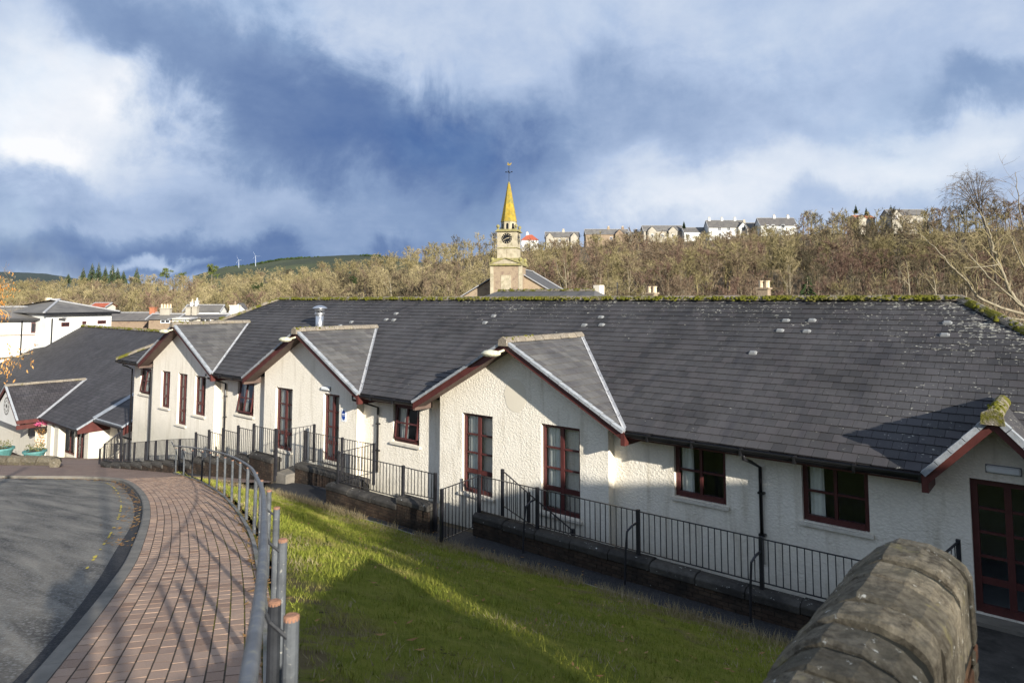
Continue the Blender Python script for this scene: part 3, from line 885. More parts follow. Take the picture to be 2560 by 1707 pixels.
def moss_run(parent, p, q, per_m, size, spread, bias=None, name='moss'):
    p, q = Vector(p), Vector(q)
    d = q - p
    V, Fc = [], []
    side = d.cross(Vector((0, 0, 1))).normalized()
    for i in range(int(d.length * per_m)):
        t = rnd.random()
        if bias and rnd.random() > bias(t): continue
        c = p + d * t + side * rnd.gauss(0, spread)
        c.z += -.45 * abs((c - p - d * t).dot(side)) + rnd.uniform(.0, .02)
        s = size * rnd.uniform(.5, 1.3)
        b = len(V)
        k = 6
        for zz_, rr in ((-.2, 1.0), (.45, .8), (.8, .35)):
            for j in range(k):
                a = 2 * math.pi * (j + rnd.uniform(-.2, .2)) / k
                V.append(tuple(c + Vector((math.cos(a) * rr * s * rnd.uniform(.8, 1.2), math.sin(a) * rr * s * rnd.uniform(.8, 1.2), zz_ * s))))
        for lv in range(2):
            for j in range(k):
                Fc.append((b + lv * k + j, b + lv * k + (j + 1) % k, b + (lv + 1) * k + (j + 1) % k, b + (lv + 1) * k + j))
        Fc.append(tuple(b + 2 * k + j for j in range(k)))
    m_ = MB(); m_.v = V; m_.f = Fc
    m_.build(name, M['moss'], parent, smooth=True, kind='stuff')
ridge_run(roof_o, (RXL, YR, ZR + .02), (RXR, YR, ZR + .02), M['ridge_mossy'], .45, .12)
ridge_run(roof_o, (XR, YE, ZE + .03), (RXR, YR, ZR + .03), M['ridge_mossy'], .42, .12, 'hip_tile')
ridge_run(roof_o, (XL, YE, ZE + .03), (RXL, YR, ZR + .03), M['ridge_mossy'], .42, .12, 'hip_tile')
moss_run(roof_o, (RXL, YR - .03, ZR + .06), (RXR, YR - .03, ZR + .06), 120, .040, .085)
moss_run(roof_o, (XR, YE, ZE + .08), (RXR, YR, ZR + .08), 42, .05, .07)
moss_run(roof_o, (XL, YE, ZE + .08), (RXL, YR, ZR + .08), 14, .05, .08)

# the three gables ------------------------------------------------------------
YV = 13.03                                   # front edge of the verges
for gi, g in enumerate(GAB):
    Lr = GW / PC
    YT = YE + GW                             # where the gable ridge runs into the main slope
    gr = MB()
    for s in (1, -1):
        gr.poly([(g + s * GW, YV, ZE - .012), (g + s * GW, YE, ZE - .012), (g, YT, GZ - .012), (g, YV, GZ - .012)])
    go = gr.build('gable_roof', M['slate_gable'], bldg)
    gs = MB()
    for s in (1, -1):
        P = lambda y, t, s=s: Vector((g + s * (GW - t * PC), y, ZE + t * PS))
        N = Vector((s * PS, 0, PC))
        def reg(poly, cy, ct):
            return clip(poly, 1, -PC, YE)
        for c in slate_cells(YV, YT, Lr, reg):
            pl = [(max(YV, a), b) for a, b in c[0]]
            slate_solid(gs, pl, c[1], P, N, rnd.uniform(-.002, .003))
    gs.build('slates', M['slate_gable'], go, kind='stuff')
    ridge_run(go, (g, YV - .04, GZ + .02), (g, YT, GZ + .02), M['ridge'], .38, .115)
    moss_run(go, (g, YV, GZ + .085), (g, YV + 1.5, GZ + .085), 40, .04, .05, lambda t: 1 - t)
    # lead valleys
    for s in (1, -1):
        p, q = Vector((g + s * GW, YE, ZE)), Vector((g, YT, GZ))
        d = (q - p).normalized()
        a = Vector((0, 1, PM)).normalized() * .105 ; b = Vector((-s, 0, PM)).normalized() * .105
        v = MB()
        z = Vector((0, 0, .022))
        n = 9
        for i in range(n):
            u0, u1 = p.lerp(q, i / n), p.lerp(q, (i + 1) / n - .003)
            lift = Vector((0, 0, .004 * (i % 2)))
            e = Vector((0, 0, .028))
            v.add([u0 + a * .75 + e + lift, u0 + z + lift, u0 + b * .75 + e + lift, u1 + a * .75 + e + lift, u1 + z + lift, u1 + b * .75 + e + lift], [(0, 1, 4, 3), (1, 2, 5, 4)])
        v.build('valley_flashing', M['lead'], go)
    # barge boards, soffits and verge units
    for s in (1, -1):
        e0 = Vector((g + s * (GW + .02), 0, ZE - .02)); e1 = Vector((g, 0, GZ - .005))
        dn = Vector((0, 0, -.21))
        bb = MB()
        bb.add([(e0.x, YV + .03, e0.z), (e1.x, YV + .03, e1.z), (e1.x, YV + .03, e1.z - .21), (e0.x, YV + .03, e0.z - .19),
                (e0.x, YV + .055, e0.z), (e1.x, YV + .055, e1.z), (e1.x, YV + .055, e1.z - .21), (e0.x, YV + .055, e0.z - .19)],
               [(0, 1, 2, 3), (7, 6, 5, 4), (0, 4, 5, 1), (1, 5, 6, 2), (2, 6, 7, 3), (3, 7, 4, 0)])
        bb.build('barge_board', M['maroon'], bldg)
        so = MB()
        so.add([(e0.x, YV + .055, e0.z - .17), (e1.x, YV + .055, e1.z - .185), (e1.x, GABY, e1.z - .185), (e0.x, GABY, e0.z - .17)], [(0, 1, 2, 3)])
        so.build('soffit', M['soffit'], bldg)
        n = 12
        dv = (e1 - e0) / n
        me = None
        ln = dv.length
        u = dv.normalized(); nn = Vector((s * PS, 0, PC))
        pts = [Vector((0, 0, 0)) + nn * .030, u * (ln - .014) + nn * .018, u * (ln - .014) - nn * .04, -nn * .04]
        vm = MB().prism([p_ + Vector((0, -.012, 0)) for p_ in pts], (0, .13, 0))
        me = bpy.data.meshes.new('verge_tile'); me.from_pydata([tuple(v) for v in vm.v], [], vm.f); me.materials.append(M['verge'])
        for i in range(n):
            link_copy(me, 'verge_tile', bldg, (e0.x + dv.x * i, YV - .012, e0.z + dv.z * i + .02 + rnd.uniform(-.003, .003)))
    # closing end block of the barge at the eaves
    MB().box(g + GW - .05, g + GW + .05, YV + .02, WALLY, 1.99, 2.26).build('eaves_box', M['maroon'], bldg)
    MB().box(g - GW - .04, g - GW + .04, YV + .06, WALLY, 2.06, 2.24).build('eaves_box', M['soffit'], bldg)
    MB().prism([(g - .14, YV - .07, GZ - .11), (g + .14, YV - .07, GZ - .11), (g + .13, YV - .07, GZ + .04), (g, YV - .07, GZ + .12), (g - .13, YV - .07, GZ + .04)], (0, .06, 0)).build('ridge_end', M['ridge'], go)
    # lantern under the apex
    lp = MB()
    lp.lathe([(.0, -.075), (.12, -.07), (.21, -.02), (.22, .02), (.14, .075), (.03, .095), (.0, .1)], (g - .22, YV - .24, GZ - .30), 14, 1.35, .8)
    lo = lp.build('gable_lamp', M['lamp'], bldg, smooth=True)
    MB().tube([(g - .02, YV + .03, GZ - .22), (g - .10, YV - .12, GZ - .27), (g - .2, YV - .2, GZ - .28)], .03).build('bracket', M['lamp'], lo)

# small gablet over the door ---------------------------------------------------
gx, gz, gw = -1.05, 3.33, .95
yb = YE + (gz - ZE) / PM
gr = MB()
for s in (1, -1):
    gr.poly([(gx + s * gw, YV, ZE), (gx + s * gw, YE, ZE), (gx, yb, gz), (gx, YV, gz)])
go = gr.build('gable_roof', M['slate'], bldg)
gs = MB()
kk = (gz - ZE) / gw
cc = 1 / math.sqrt(1 + kk * kk); ss = kk * cc
for s in (1, -1):
    P = lambda y, t, s=s: Vector((gx + s * (gw - t * cc), y, ZE + t * ss))
    N = Vector((s * ss, 0, cc))
    for c in slate_cells(YV, yb, gw / cc, lambda poly, cy, ct: clip(poly, 1, -ss / PM, YE)):
        slate_solid(gs, [(max(YV, a), b) for a, b in c[0]], c[1], P, N, 0)
gs.build('slates', M['slate'], go, kind='stuff')
ridge_run(go, (gx, YV - .06, gz + .03), (gx, yb, gz + .03), M['ridge_mossy'], .38, .115)
moss_run(go, (gx, YV - .02, gz + .11), (gx, YV + 1.0, gz + .11), 36, .026, .05)
MB().prism([(gx - .16, YV - .09, gz - .12), (gx + .16, YV - .09, gz - .12), (gx + .14, YV - .09, gz + .06), (gx, YV - .09, gz + .14), (gx - .14, YV - .09, gz + .06)], (0, .06, 0)).build('ridge_end', M['ridge_mossy'], go)
for s in (1, -1):
    e0 = Vector((gx + s * (gw + .03), 0, ZE - .02)); e1 = Vector((gx, 0, gz))
    MB().prism([(e0.x, YV + .03, e0.z - .02), (e1.x, YV + .03, e1.z), (e1.x, YV + .03, e1.z - .22), (e0.x, YV + .03, e0.z - .2)], (0, .025, 0)).build('barge_board', M['maroon'], bldg)
    MB().poly([(e0.x, YV + .055, e0.z - .17), (e1.x, YV + .055, e1.z - .19), (e1.x, WALLY, e1.z - .19), (e0.x, WALLY, e0.z - .17)]).build('soffit', M['soffit'], bldg)
    n = 5
    dv = (e1 - e0) / n; u = dv.normalized(); nn = Vector((s * ss, 0, cc)); ln = dv.length
    vm = MB().prism([nn * .045, u * (ln - .012) + nn * .035, u * (ln - .012) - nn * .05, -nn * .05], (0, .15, 0))
    me = bpy.data.meshes.new('verge_tile'); me.from_pydata([tuple(v) for v in vm.v], [], vm.f); me.materials.append(M['verge'])
    for i in range(n):
        link_copy(me, 'verge_tile', bldg, (e0.x + dv.x * i, YV - .02, e0.z + dv.z * i + .02))
MB().box(gx - gw - .06, gx - gw + .04, YV + .02, WALLY, 2.0, 2.27).build('eaves_box', M['maroon'], bldg)

# gutters, fascias, downpipes ---------------------------------------------------
for (xa, xb) in ((XL, GAB[0] - GW - .06), (GAB[0] + GW + .06, GAB[1] - GW - .06), (GAB[1] + GW + .06, GAB[2] - GW - .06), (GAB[2] + GW + .06, gx - gw - .06), (gx + gw + .06, XR)):
    MB().box(xa, xb, YE + .06, YE + .085, ZE - .185, ZE - .01).build('fascia', M['maroon'], bldg)
    MB().poly([(xa, YE + .085, ZE - .19), (xb, YE + .085, ZE - .19), (xb, WALLY, ZE - .17), (xa, WALLY, ZE - .17)]).build('soffit', M['soffit'], bldg)
    gm = MB()
    n = 7
    vs, fs = [], []
    for x in (xa, xb):
        for k in range(n):
            t = math.pi * k / (n - 1)
            vs.append((x, YE - .02 - .075 * math.cos(t) , ZE - .03 - .105 * math.sin(t)))
    for k in range(n - 1):
        fs.append((k, k + 1, n + k + 1, n + k))
    fs.append(tuple(range(n))); fs.append(tuple(range(n, 2 * n)))
    gm.add(vs, fs)
    gm.box(xa, xb, YE - .105, YE - .088, ZE - .05, ZE - .02)
    gt = gm.build('gutter', M['black_pvc'], bldg)
    x = xa + .5
    while x < xb:
        MB().box(x, x + .04, YE - .112, YE + .06, ZE - .15, ZE - .015).build('gutter_bracket', M['black_pvc'], gt)
        x += 1.0
for (x, zb) in ((-34.72, -4.4), (-27.0, -1.6), (-25.9, -1.4), (-16.62, -.1), (-4.93, 0)):
    if x == -27.0: continue
    d = MB()
    xo = x - .55 if x in (-16.62, -25.9) else (x - .12 if x > -6 else x + .3)
    d.tube([(xo, YE, ZE - .08), (xo, YE, ZE - .22), (xo + (x - xo) * .35, YE + .22, ZE - .30), (x, WALLY - .06, ZE - .46), (x, WALLY - .06, zb)], .036, 10)
    do = d.build('downpipe', M['black_pvc'], bldg, smooth=True)
    for z in (1.35, .55, -.8, -2.2):
        if z > zb + .2:
            MB().box(x - .05, x + .075, WALLY - .105, WALLY - .01, z - .02, z + .02).build('pipe_clip', M['black_pvc'], do)
d = MB().tube([(-32.05, GABY - .05, 2.0), (-32.05, GABY - .05, -4)], .03, 8).build('downpipe', M['black_pvc'], bldg)

# vents, flue, lights and the blue notice --------------------------------------
vm = MB()
vs = []
for (x, y, z) in ((-.12, -.02, 0), (.12, -.02, 0), (.12, .16, 0), (-.12, .16, 0)):
    vs.append(Vector((x, y * PC, y * PS + z)))
vm.add([v + N_MAIN * .012 for v in vs] + [Vector((a, b * PC, b * PS)) + N_MAIN * .075 for a, b in ((-.085, .01), (.085, .01), (.085, .12), (-.085, .12))] ,
       [(4, 5, 6, 7), (0, 1, 5, 4), (1, 2, 6, 5), (2, 3, 7, 6), (3, 0, 4, 7)])
me = bpy.data.meshes.new('roof_vent'); me.from_pydata([tuple(v) for v in vm.v], [], vm.f); me.materials.append(M['vent'])
bmv = bmesh.new(); bmv.from_mesh(me); bmesh.ops.bevel(bmv, geom=list(bmv.edges), offset=.018, segments=2, affect='EDGES'); bmv.to_mesh(me); bmv.free()
for (x, y) in ((-22.01, 16.69), (-20.19, 16.92), (-20.10, 17.33), (-19.74, 16.91), (-15.11, 17.31), (-15.15, 16.91), (-11.22, 16.93), (-10.91, 17.36), (-10.64, 16.97), (-5.53, 17.37), (-4.92, 17.40), (-5.54, 16.94), (-4.92, 16.94), (-2.13, 17.4), (-2.13, 16.95), (-5.88, 16.02), (-22.37, 16.42)):
    link_copy(me, 'roof_vent', bldg, (x, y, ZE + PM * (y - YE)), scale=(.82, .82, .82))
fx, fy = -23.5, 16.3
fl = MB().lathe([(.16, 3.6), (.16, 4.58)], (fx, fy, 0), 18).build('flue', M['steel'], bldg, smooth=True)
MB().lathe([(.165, 4.50), (.20, 4.53), (.20, 4.60), (.165, 4.63)], (fx, fy, 0), 18).build('flue_collar', M['steel'], fl)
MB().lathe([(.10, 4.58), (.10, 4.78)], (fx, fy, 0), 12).build('flue_throat', M['far_dark'], fl)
MB().lathe([(.20, 4.69), (.205, 4.73), (.18, 4.74)], (fx, fy, 0), 18).build('flue_band', M['steel'], fl)
MB().lathe([(.30, 4.77), (.29, 4.80), (.20, 4.86), (.08, 4.90), (.0, 4.905)], (fx, fy, 0), 20).build('flue_cap', M['steel'], fl, smooth=True)
MB().lathe([(.26, 3.95), (.17, 4.12)], (fx, fy, -.05), 16).build('flue_flashing', M['lead'], fl)
for (x, y, z, l_) in ((-18.99, GABY, 2.24, .44), (-1.0, WALLY, 2.39, .46)):
    b = MB().box(x - l_ / 2, x + l_ / 2, y - .075, y, z - .055, z + .055).build('bulkhead_light', M['lamp_white'], bldg, bevel=.02)
    MB().box(x - l_ / 2 - .012, x + l_ / 2 + .012, y - .022, y - .003, z - .068, z + .068).build('light_base', M['vent'], b)
pq = MB().box(-18.16, -17.94, GABY - .014, GABY - .002, 1.28, 1.66).build('notice', M['white_sign'], bldg)
tag(pq, 'white notice with a blue disc and two white lines')
MB().add([(-18.05 + .095 * math.cos(2 * math.pi * k / 24), GABY - .017, 1.48 + .155 * math.sin(2 * math.pi * k / 24)) for k in range(24)], [tuple(range(24))]).build('blue_disc', M['blue_sign'], pq)
MB().box(-18.125, -17.975, GABY - .021, GABY - .019, 1.500, 1.525).build('white_line', M['white_sign'], pq)
MB().box(-18.140, -17.960, GABY - .021, GABY - .019, 1.462, 1.474).build('white_line', M['white_sign'], pq)
MB().add([(-11.02 + .36 * math.cos(2 * math.pi * k / 20) * (1 + .06 * math.sin(k * 2.1)), GABY - .006, 2.72 + .42 * math.sin(2 * math.pi * k / 20)) for k in range(20)], [tuple(range(20))]).build('render_patch', M['cream_far'], bldg)

# ------------------------------------------------------------------ the ground near the camera
GU, GV = .1215, .146
def gz_(x, y):
    return 3.55 + GU * x - GV * y            # the hillside street falls to the left and towards the building
def spline(pts, n):
    """Catmull-Rom through 2-D points, resampled to n equal steps"""
    P = [np.array(p, float) for p in pts]
    P = [2 * P[0] - P[1]] + P + [2 * P[-1] - P[-2]]
    out = []
    for i in range(1, len(P) - 2):
        for k in range(24):
            t = k / 24
            a, b, c, d = P[i - 1], P[i], P[i + 1], P[i + 2]
            out.append(.5 * ((2 * b) + (c - a) * t + (2 * a - 5 * b + 4 * c - d) * t * t + (3 * b - a - 3 * c + d) * t ** 3))
    out.append(P[-2])
    out = np.array(out)
    s = np.r_[0, np.cumsum(np.linalg.norm(np.diff(out, axis=0), axis=1))]
    q = np.linspace(0, s[-1], n)
    return np.c_[[np.interp(q, s, out[:, k]) for k in range(out.shape[1])]].T, s[-1]
KERB_PTS = [(1.8, -2.3), (-1.6, -.55), (-5.3, 1.58), (-7.7, 2.9), (-9.62, 3.86), (-13.3, 5.52), (-17.2, 7.08), (-21.4, 8.5), (-24.2, 9.18), (-26.0, 9.0), (-27.6, 8.15), (-29.3, 7.1), (-33.5, 4.6), (-45, -2.5)]
K, KL = spline(KERB_PTS, 420)
def offset(C, d):
    t = np.gradient(C, axis=0); t /= np.linalg.norm(t, axis=1)[:, None]
    return C + np.c_[t[:, 1], -t[:, 0]] * d      # d > 0: right of travel = towards the building
def sheet(name, A, B, mat, zoff=0.0, zf=gz_, cols=1, uv=None):
    V, Fc = [], []
    n = len(A)
    for i in range(n):
        for k in range(cols + 1):
            p = A[i] + (B[i] - A[i]) * k / cols
            V.append((p[0], p[1], zf(p[0], p[1]) + zoff))
    for i in range(n - 1):
        for k in range(cols):
            a = i * (cols + 1) + k
            Fc.append((a, a + 1, a + cols + 2, a + cols + 1))
    m_ = MB(); m_.v = V; m_.f = Fc
    o = m_.build(name, mat)
    me = o.data
    # face up
    if me.polygons[0].normal.z < 0:
        me.flip_normals()
    return o
# the road is a broad sheet left of the kerb
road_far = offset(K, -26.0)
road_in = offset(K, .0)
st = 0
V = []
RA = K[:]; 
road = struct(sheet('road', np.array([(5, -40.), (-60, -40.)]), np.array([(5, -2.0), (-60, -2.0)]), M['road'], .0, gz_, 1))
bpy.data.objects.remove(road, do_unlink=True)
# polygon: kerb line, then far round the left and behind the camera
rp = [tuple(p) for p in K] + [(-70, -18), (-70, -60), (40, -60), (40, -2.3 - 22)]
mbr = MB().poly([(p[0], p[1], gz_(*p)) for p in rp])
road = struct(mbr.build('road', M['road']))
if road.data.polygons[0].normal.z < 0: road.data.flip_normals()
# a band of newer, darker surfacing beside the kerb
bandL = K[150:330] if False else K
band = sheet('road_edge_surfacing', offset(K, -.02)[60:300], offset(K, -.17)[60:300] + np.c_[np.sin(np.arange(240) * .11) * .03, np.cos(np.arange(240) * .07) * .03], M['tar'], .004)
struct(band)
# kerb: stones 0.9 m long
kroot = bpy.data.objects.new('kerb', None); COL.objects.link(kroot); kroot['kind'] = 'structure'
nst = int(KL / .9)
KO = offset(K, .13)
idx = np.linspace(0, len(K) - 1, nst + 1)
def interp(C, f):
    i = int(min(max(f, 0), len(C) - 1.001)); t = f - i
    return C[i] * (1 - t) + C[i + 1] * t
for i in range(nst):
    f0, f1 = idx[i] + .02, idx[i + 1] - .02
    m_ = MB()
    seg = 3
    A = [interp(K, f0 + (f1 - f0) * k / seg) for k in range(seg + 1)]
    B = [interp(KO, f0 + (f1 - f0) * k / seg) for k in range(seg + 1)]
    if A[0][0] < -36: break
    vs, fs = [], []
    for a, b in zip(A, B):
        z0, z1 = gz_(*a), gz_(*b)
        c = a + (b - a) * .16
        vs += [(a[0], a[1], z0 - .10), (a[0], a[1], z0 + .075), (c[0], c[1], z0 + .092), (b[0], b[1], z1 + .094), (b[0], b[1], z1 - .10)]
    for k in range(seg):
        for j in range(4):
            q = k * 5 + j
            fs.append((q, q + 1, q + 6, q + 5))
    fs.append((4, 3, 2, 1, 0)); fs.append(tuple(seg * 5 + j for j in range(5)))
    m_.add(vs, fs).build('kerb_stone', M['kerb'], kroot)

# handrail line = grass side edge of the brick path
RAIL_PTS = [(-25.9, 11.86), (-23.2, 11.06), (-20.2, 10.12), (-16.1, 8.55), (-13.1, 7.25), (-11.1, 6.32), (-9.1, 5.34), (-7.0, 4.21), (-5.4, 3.33), (-3.65, 2.30), (-2.17, 1.41), (-1.0, .68), (.55, -.25)]
RL, RLEN = spline(RAIL_PTS, 360)
PATH_Z = .088                                   # the paved path stands level with the kerb top
path_z = lambda x, y: gz_(x, y) + PATH_Z
# bed of the path with joint sand: strip between the kerb and the rail line
NP_ = 300
Kp = np.array([interp(KO, 30 + (318 - 30) * i / (NP_ - 1)) for i in range(NP_)])
def nearest_offset(p, C):
    """distance from p (on the kerb line) to the rail curve, measured square to the kerb"""
    return None
# path edge: for each kerb point, the square distance to the rail line (capped where the path opens out)
tK = np.gradient(Kp, axis=0); tK /= np.linalg.norm(tK, axis=1)[:, None]
nK = np.c_[tK[:, 1], -tK[:, 0]]
wid = np.zeros(NP_)
for i in range(NP_):
    d = RL - Kp[i]
    along = d @ tK[i]; across = d @ nK[i]
    ok = across > 0
    j = np.argmin(np.where(ok, np.abs(along), 9))
    wid[i] = across[j] if np.abs(along[j]) < .25 and ok.any() else -1
last = max(i for i in range(NP_) if wid[i] > 0)
wid[last + 1:] = wid[last]
for i in range(NP_):
    if wid[i] < 0: wid[i] = 1.3
wid = np.minimum(wid + .02, 2.6)
edge = Kp + nK * wid[:, None]
NB_ = int(np.searchsorted(-Kp[:, 0], 24.15))
bed = sheet('brick_path', Kp[:NB_], edge[:NB_], M['joint'], PATH_Z - .004, gz_, 6)
struct(bed)
uvl = bed.data.uv_layers.new(name='UVMap')
cols = 6
for poly in bed.data.polygons:
    for li in poly.loop_indices:
        vi = bed.data.loops[li].vertex_index
        i, k = divmod(vi, cols + 1)
        uvl.data[li].uv = (wid[i] * k / cols / 1.45, i / NP_)
# pavers, laid in courses that follow the kerb
sK = np.r_[0, np.cumsum(np.linalg.norm(np.diff(Kp, axis=0), axis=1))]
CW, PL_ = .1130, .170
def kp(s, o):
    x = np.interp(s, sK, Kp[:, 0]); y = np.interp(s, sK, Kp[:, 1])
    a = np.interp(s, sK, nK[:, 0]); b = np.interp(s, sK, nK[:, 1])
    return x + a * o, y + b * o
pv = []
S_END = float(np.interp(-24.0, Kp[::-1, 0], sK[::-1]))
for j in range(24):
    s = rnd.uniform(0, PL_)
    while s < S_END:
        o0, o1 = j * CW + .006, (j + 1) * CW - .0055
        if o1 < np.interp(s, sK, wid) - .015:
            cs = [kp(s + .003, o0), kp(s + PL_ - .009, o0), kp(s + PL_ - .009, o1), kp(s + .003, o1)]
            dz = [rnd.uniform(-.0025, .0025) for _ in range(4)]
            pv.append((cs, dz, s, j))
        s += PL_ + rnd.uniform(-.004, .004)
def depth2(p):
    return Vector((p[0], p[1], 0)).dot(FWD0)
def inview(p):
    d = Vector((p[0], p[1], path_z(*p))) - EYEV
    z = d.dot(FWD)
    if z <= 0: return False
    x = 1280 + FPX * d.dot(RIGHT) / z; y = YP - FPX * d.dot(UP) / z
    return -30 < x < 2590 and y < 1740
def paver_geo(m_, cs, dz):
    top, shoulder = [], []
    cx = sum(c[0] for c in cs) / 4; cy = sum(c[1] for c in cs) / 4
    vs = []
    for (x, y), d in zip(cs, dz):
        vs.append((x, y, path_z(x, y) + .001 + d * .6))
    for (x, y), d in zip(cs, dz):
        vs.append((x, y, path_z(x, y) - .001 + d * .6))
    for (x, y), d in zip(cs, dz):
        vs.append((x, y, path_z(x, y) - .03))
    fs = [(0, 1, 2, 3)]
    for k in range(4):
        k2 = (k + 1) % 4
        fs.append((4 + k, 4 + k2, k2, k)); fs.append((8 + k, 8 + k2, 4 + k2, 4 + k))
    m_.add(vs, fs)
vis = sorted([p for p in pv if inview(p[0][0])], key=lambda p: depth2(p[0][0]))
single = {id(p) for p in vis[:300]}
restp = MB()
for p in pv:
    if id(p) in single:
        q = MB(); paver_geo(q, p[0], p[1]); q.build('paver', M['paver'], bed)
    else:
        paver_geo(restp, p[0], p[1])
restp.build('pavers', M['paver'], bed, kind='stuff')
for o in bed.children:
    pass
# far block paving round the corner and across the foot of the path
_ko = offset(K, .128)
fp = [tuple(p) for i, p in enumerate(_ko) if p[0] < -18.6 and p[0] > -44]
far_poly = fp + [(-60, -6), (-60, 5), (-60, 24), (-40, 24), (-34, 12.6), (-25.2, 12.4), (-20.0, 12.3), (-19.0, 11.5), (-20.0, 10.9), (-23.3, 11.2), (-25.0, 11.7), (-25.4, 11.65), (-20.2, 10.05), (-18.6, 9.5)]
pvf = MB().poly([(p[0], p[1], gz_(*p) + .070) for p in far_poly]).build('block_paving', M['pavefar'])
struct(pvf)
bm = bmesh.new(); bm.from_mesh(pvf.data); bmesh.ops.triangulate(bm, faces=bm.faces); bm.to_mesh(pvf.data); bm.free()
if pvf.data.polygons[0].normal.z < 0: pvf.data.flip_normals()

# dark asphalt footpath beside the building, edging kerb ------------------------------
ED_PTS = [(-24.9, 11.55, -1.08), (-23.0, 11.15, -.90), (-20.5, 11.02, -.66), (-17.4, 10.95, -.38), (-13.4, 10.94, -.28), (-10.4, 10.97, -.27), (-7.9, 11.12, -.26), (-4.0, 11.2, -.24), (-1.0, 11.2, -.20), (4.0, 11.2, -.15)]
ED, EL = spline(ED_PTS, 200)
WB_PTS = [(-24.9, 12.35, -1.12), (-23.0, 12.2, -.92), (-20.5, 12.2, -.68), (-17.4, 12.3, -.40), (-13.4, 11.9, -.29), (-10.4, 12.0, -.28), (-7.9, 12.0, -.27), (-4.0, 12.0, -.25), (-1.0, 12.0, -.21), (4.0, 12.0, -.16)]
WB, _ = spline(WB_PTS, 200)
m_ = MB()
vs, fs = [], []
for i in range(200):
    for k in range(4):
        p = ED[i] + (WB[i] - ED[i]) * k / 3
        vs.append((p[0], p[1], p[2] + .004 - (.0 if k else .0)))
for i in range(199):
    for k in range(3):
        a = i * 4 + k
        fs.append((a, a + 4, a + 5, a + 1))
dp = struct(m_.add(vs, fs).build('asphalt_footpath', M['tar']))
if dp.data.polygons[0].normal.z < 0: dp.data.flip_normals()
eroot = bpy.data.objects.new('footpath_edging', None); COL.objects.link(eroot); eroot['kind'] = 'structure'
ne = int(EL / .9)
for i in range(ne):
    a = ED[int(i * 199 / ne)]; b = ED[int((i + 1) * 199 / ne) - (1 if rnd.random() < .5 else 0)]
    if a[0] < -20.5 or a[0] > 2: continue
    t = rnd.uniform(-.01, .012)
    MB().bar((a[0] + .006, a[1] - .02, a[2] + .0 + t), (b[0] - .006, b[1] - .02, b[2] + .0 + t), .055, .11).build('edging_stone', M['edging'], eroot)
# paved strip between the railing and the walls
MB().poly([(-24, 11.5, -1.2), (-2.2, 11.5, -1.2), (-2.2, 14.5, -1.2), (-24, 14.5, -1.2)]).build('terrace', M['tar'])
struct(bpy.data.objects['terrace'])
# dark gravel yard on the right, in front of the door
yard = MB()
for i in range(14):
    for j in range(16):
        x0, x1 = -.34 + i * .5, -.34 + (i + 1) * .5
        y0, y1 = .5 + j * .65, .5 + (j + 1) * .65
        f = lambda x, y: -.03 + max(0, (9.5 - y)) * .12
        yard.poly([(x0, y0, f(x0, y0)), (x1, y0, f(x1, y0)), (x1, y1, f(x1, y1)), (x0, y1, f(x0, y1))])
yard.box(-2.2, 6.66, 10.9, 13.9, -1.3, -.034)
yo = struct(yard.build('gravel_yard', M['gravel']))

# grass bank --------------------------------------------------------------------------
NB, NV = 240, 40
top_pts = [(p[0], p[1]) for p in RAIL_PTS]
TP, _ = spline([(-25.6, 11.8), (-23.2, 11.16), (-20.2, 10.22), (-16.1, 8.67), (-13.1, 7.37), (-11.1, 6.44), (-9.1, 5.46), (-7.0, 4.33), (-5.4, 3.45), (-3.65, 2.42), (-2.17, 1.53), (-1.0, .80), (-.4, .5)], NB)
BP, _ = spline([(-25.2, 11.72, -1.12), (-23.0, 11.12, -.88), (-20.5, 10.98, -.63), (-17.4, 10.9, -.35), (-13.4, 10.89, -.25), (-10.4, 10.92, -.24), (-7.9, 11.07, -.22), (-4.0, 11.15, -.18), (-1.0, 11.15, -.12), (-.4, 11.15, -.12)], NB)
from mathutils import noise as mnoise
def bankz(i, v):
    t = TP[i]; b = BP[i]
    x, y = t[0] + (b[0] - t[0]) * v, t[1] + (b[1] - t[1]) * v
    zt = gz_(*t) + .07
    # rounded shoulder at the top, flatter foot
    f = v * v * (3 - 2 * v) * .42 + v * .58
    z = zt + (b[2] + .02 - zt) * f
    w = min(1, v * 5, (1 - v) * 8)
    z += w * (.07 * mnoise.noise((x * .45, y * .45, 0)) + .035 * mnoise.noise((x * 1.7, y * 1.7, 3)))
    return x, y, z
V = [bankz(i, k / NV) for i in range(NB) for k in range(NV + 1)]
Fc = [(i * (NV + 1) + k, i * (NV + 1) + k + 1, (i + 1) * (NV + 1) + k + 1, (i + 1) * (NV + 1) + k) for i in range(NB - 1) for k in range(NV)]
gb = MB(); gb.v = V; gb.f = Fc
bank_o = struct(gb.build('grass_bank', M['grass'], smooth=True))
if bank_o.data.polygons[0].normal.z < 0: bank_o.data.flip_normals()
uvl = bank_o.data.uv_layers.new(name='UVMap')
for poly in bank_o.data.polygons:
    for li in poly.loop_indices:
        i, k = divmod(bank_o.data.loops[li].vertex_index, NV + 1)
        uvl.data[li].uv = (i / NB, k / NV)
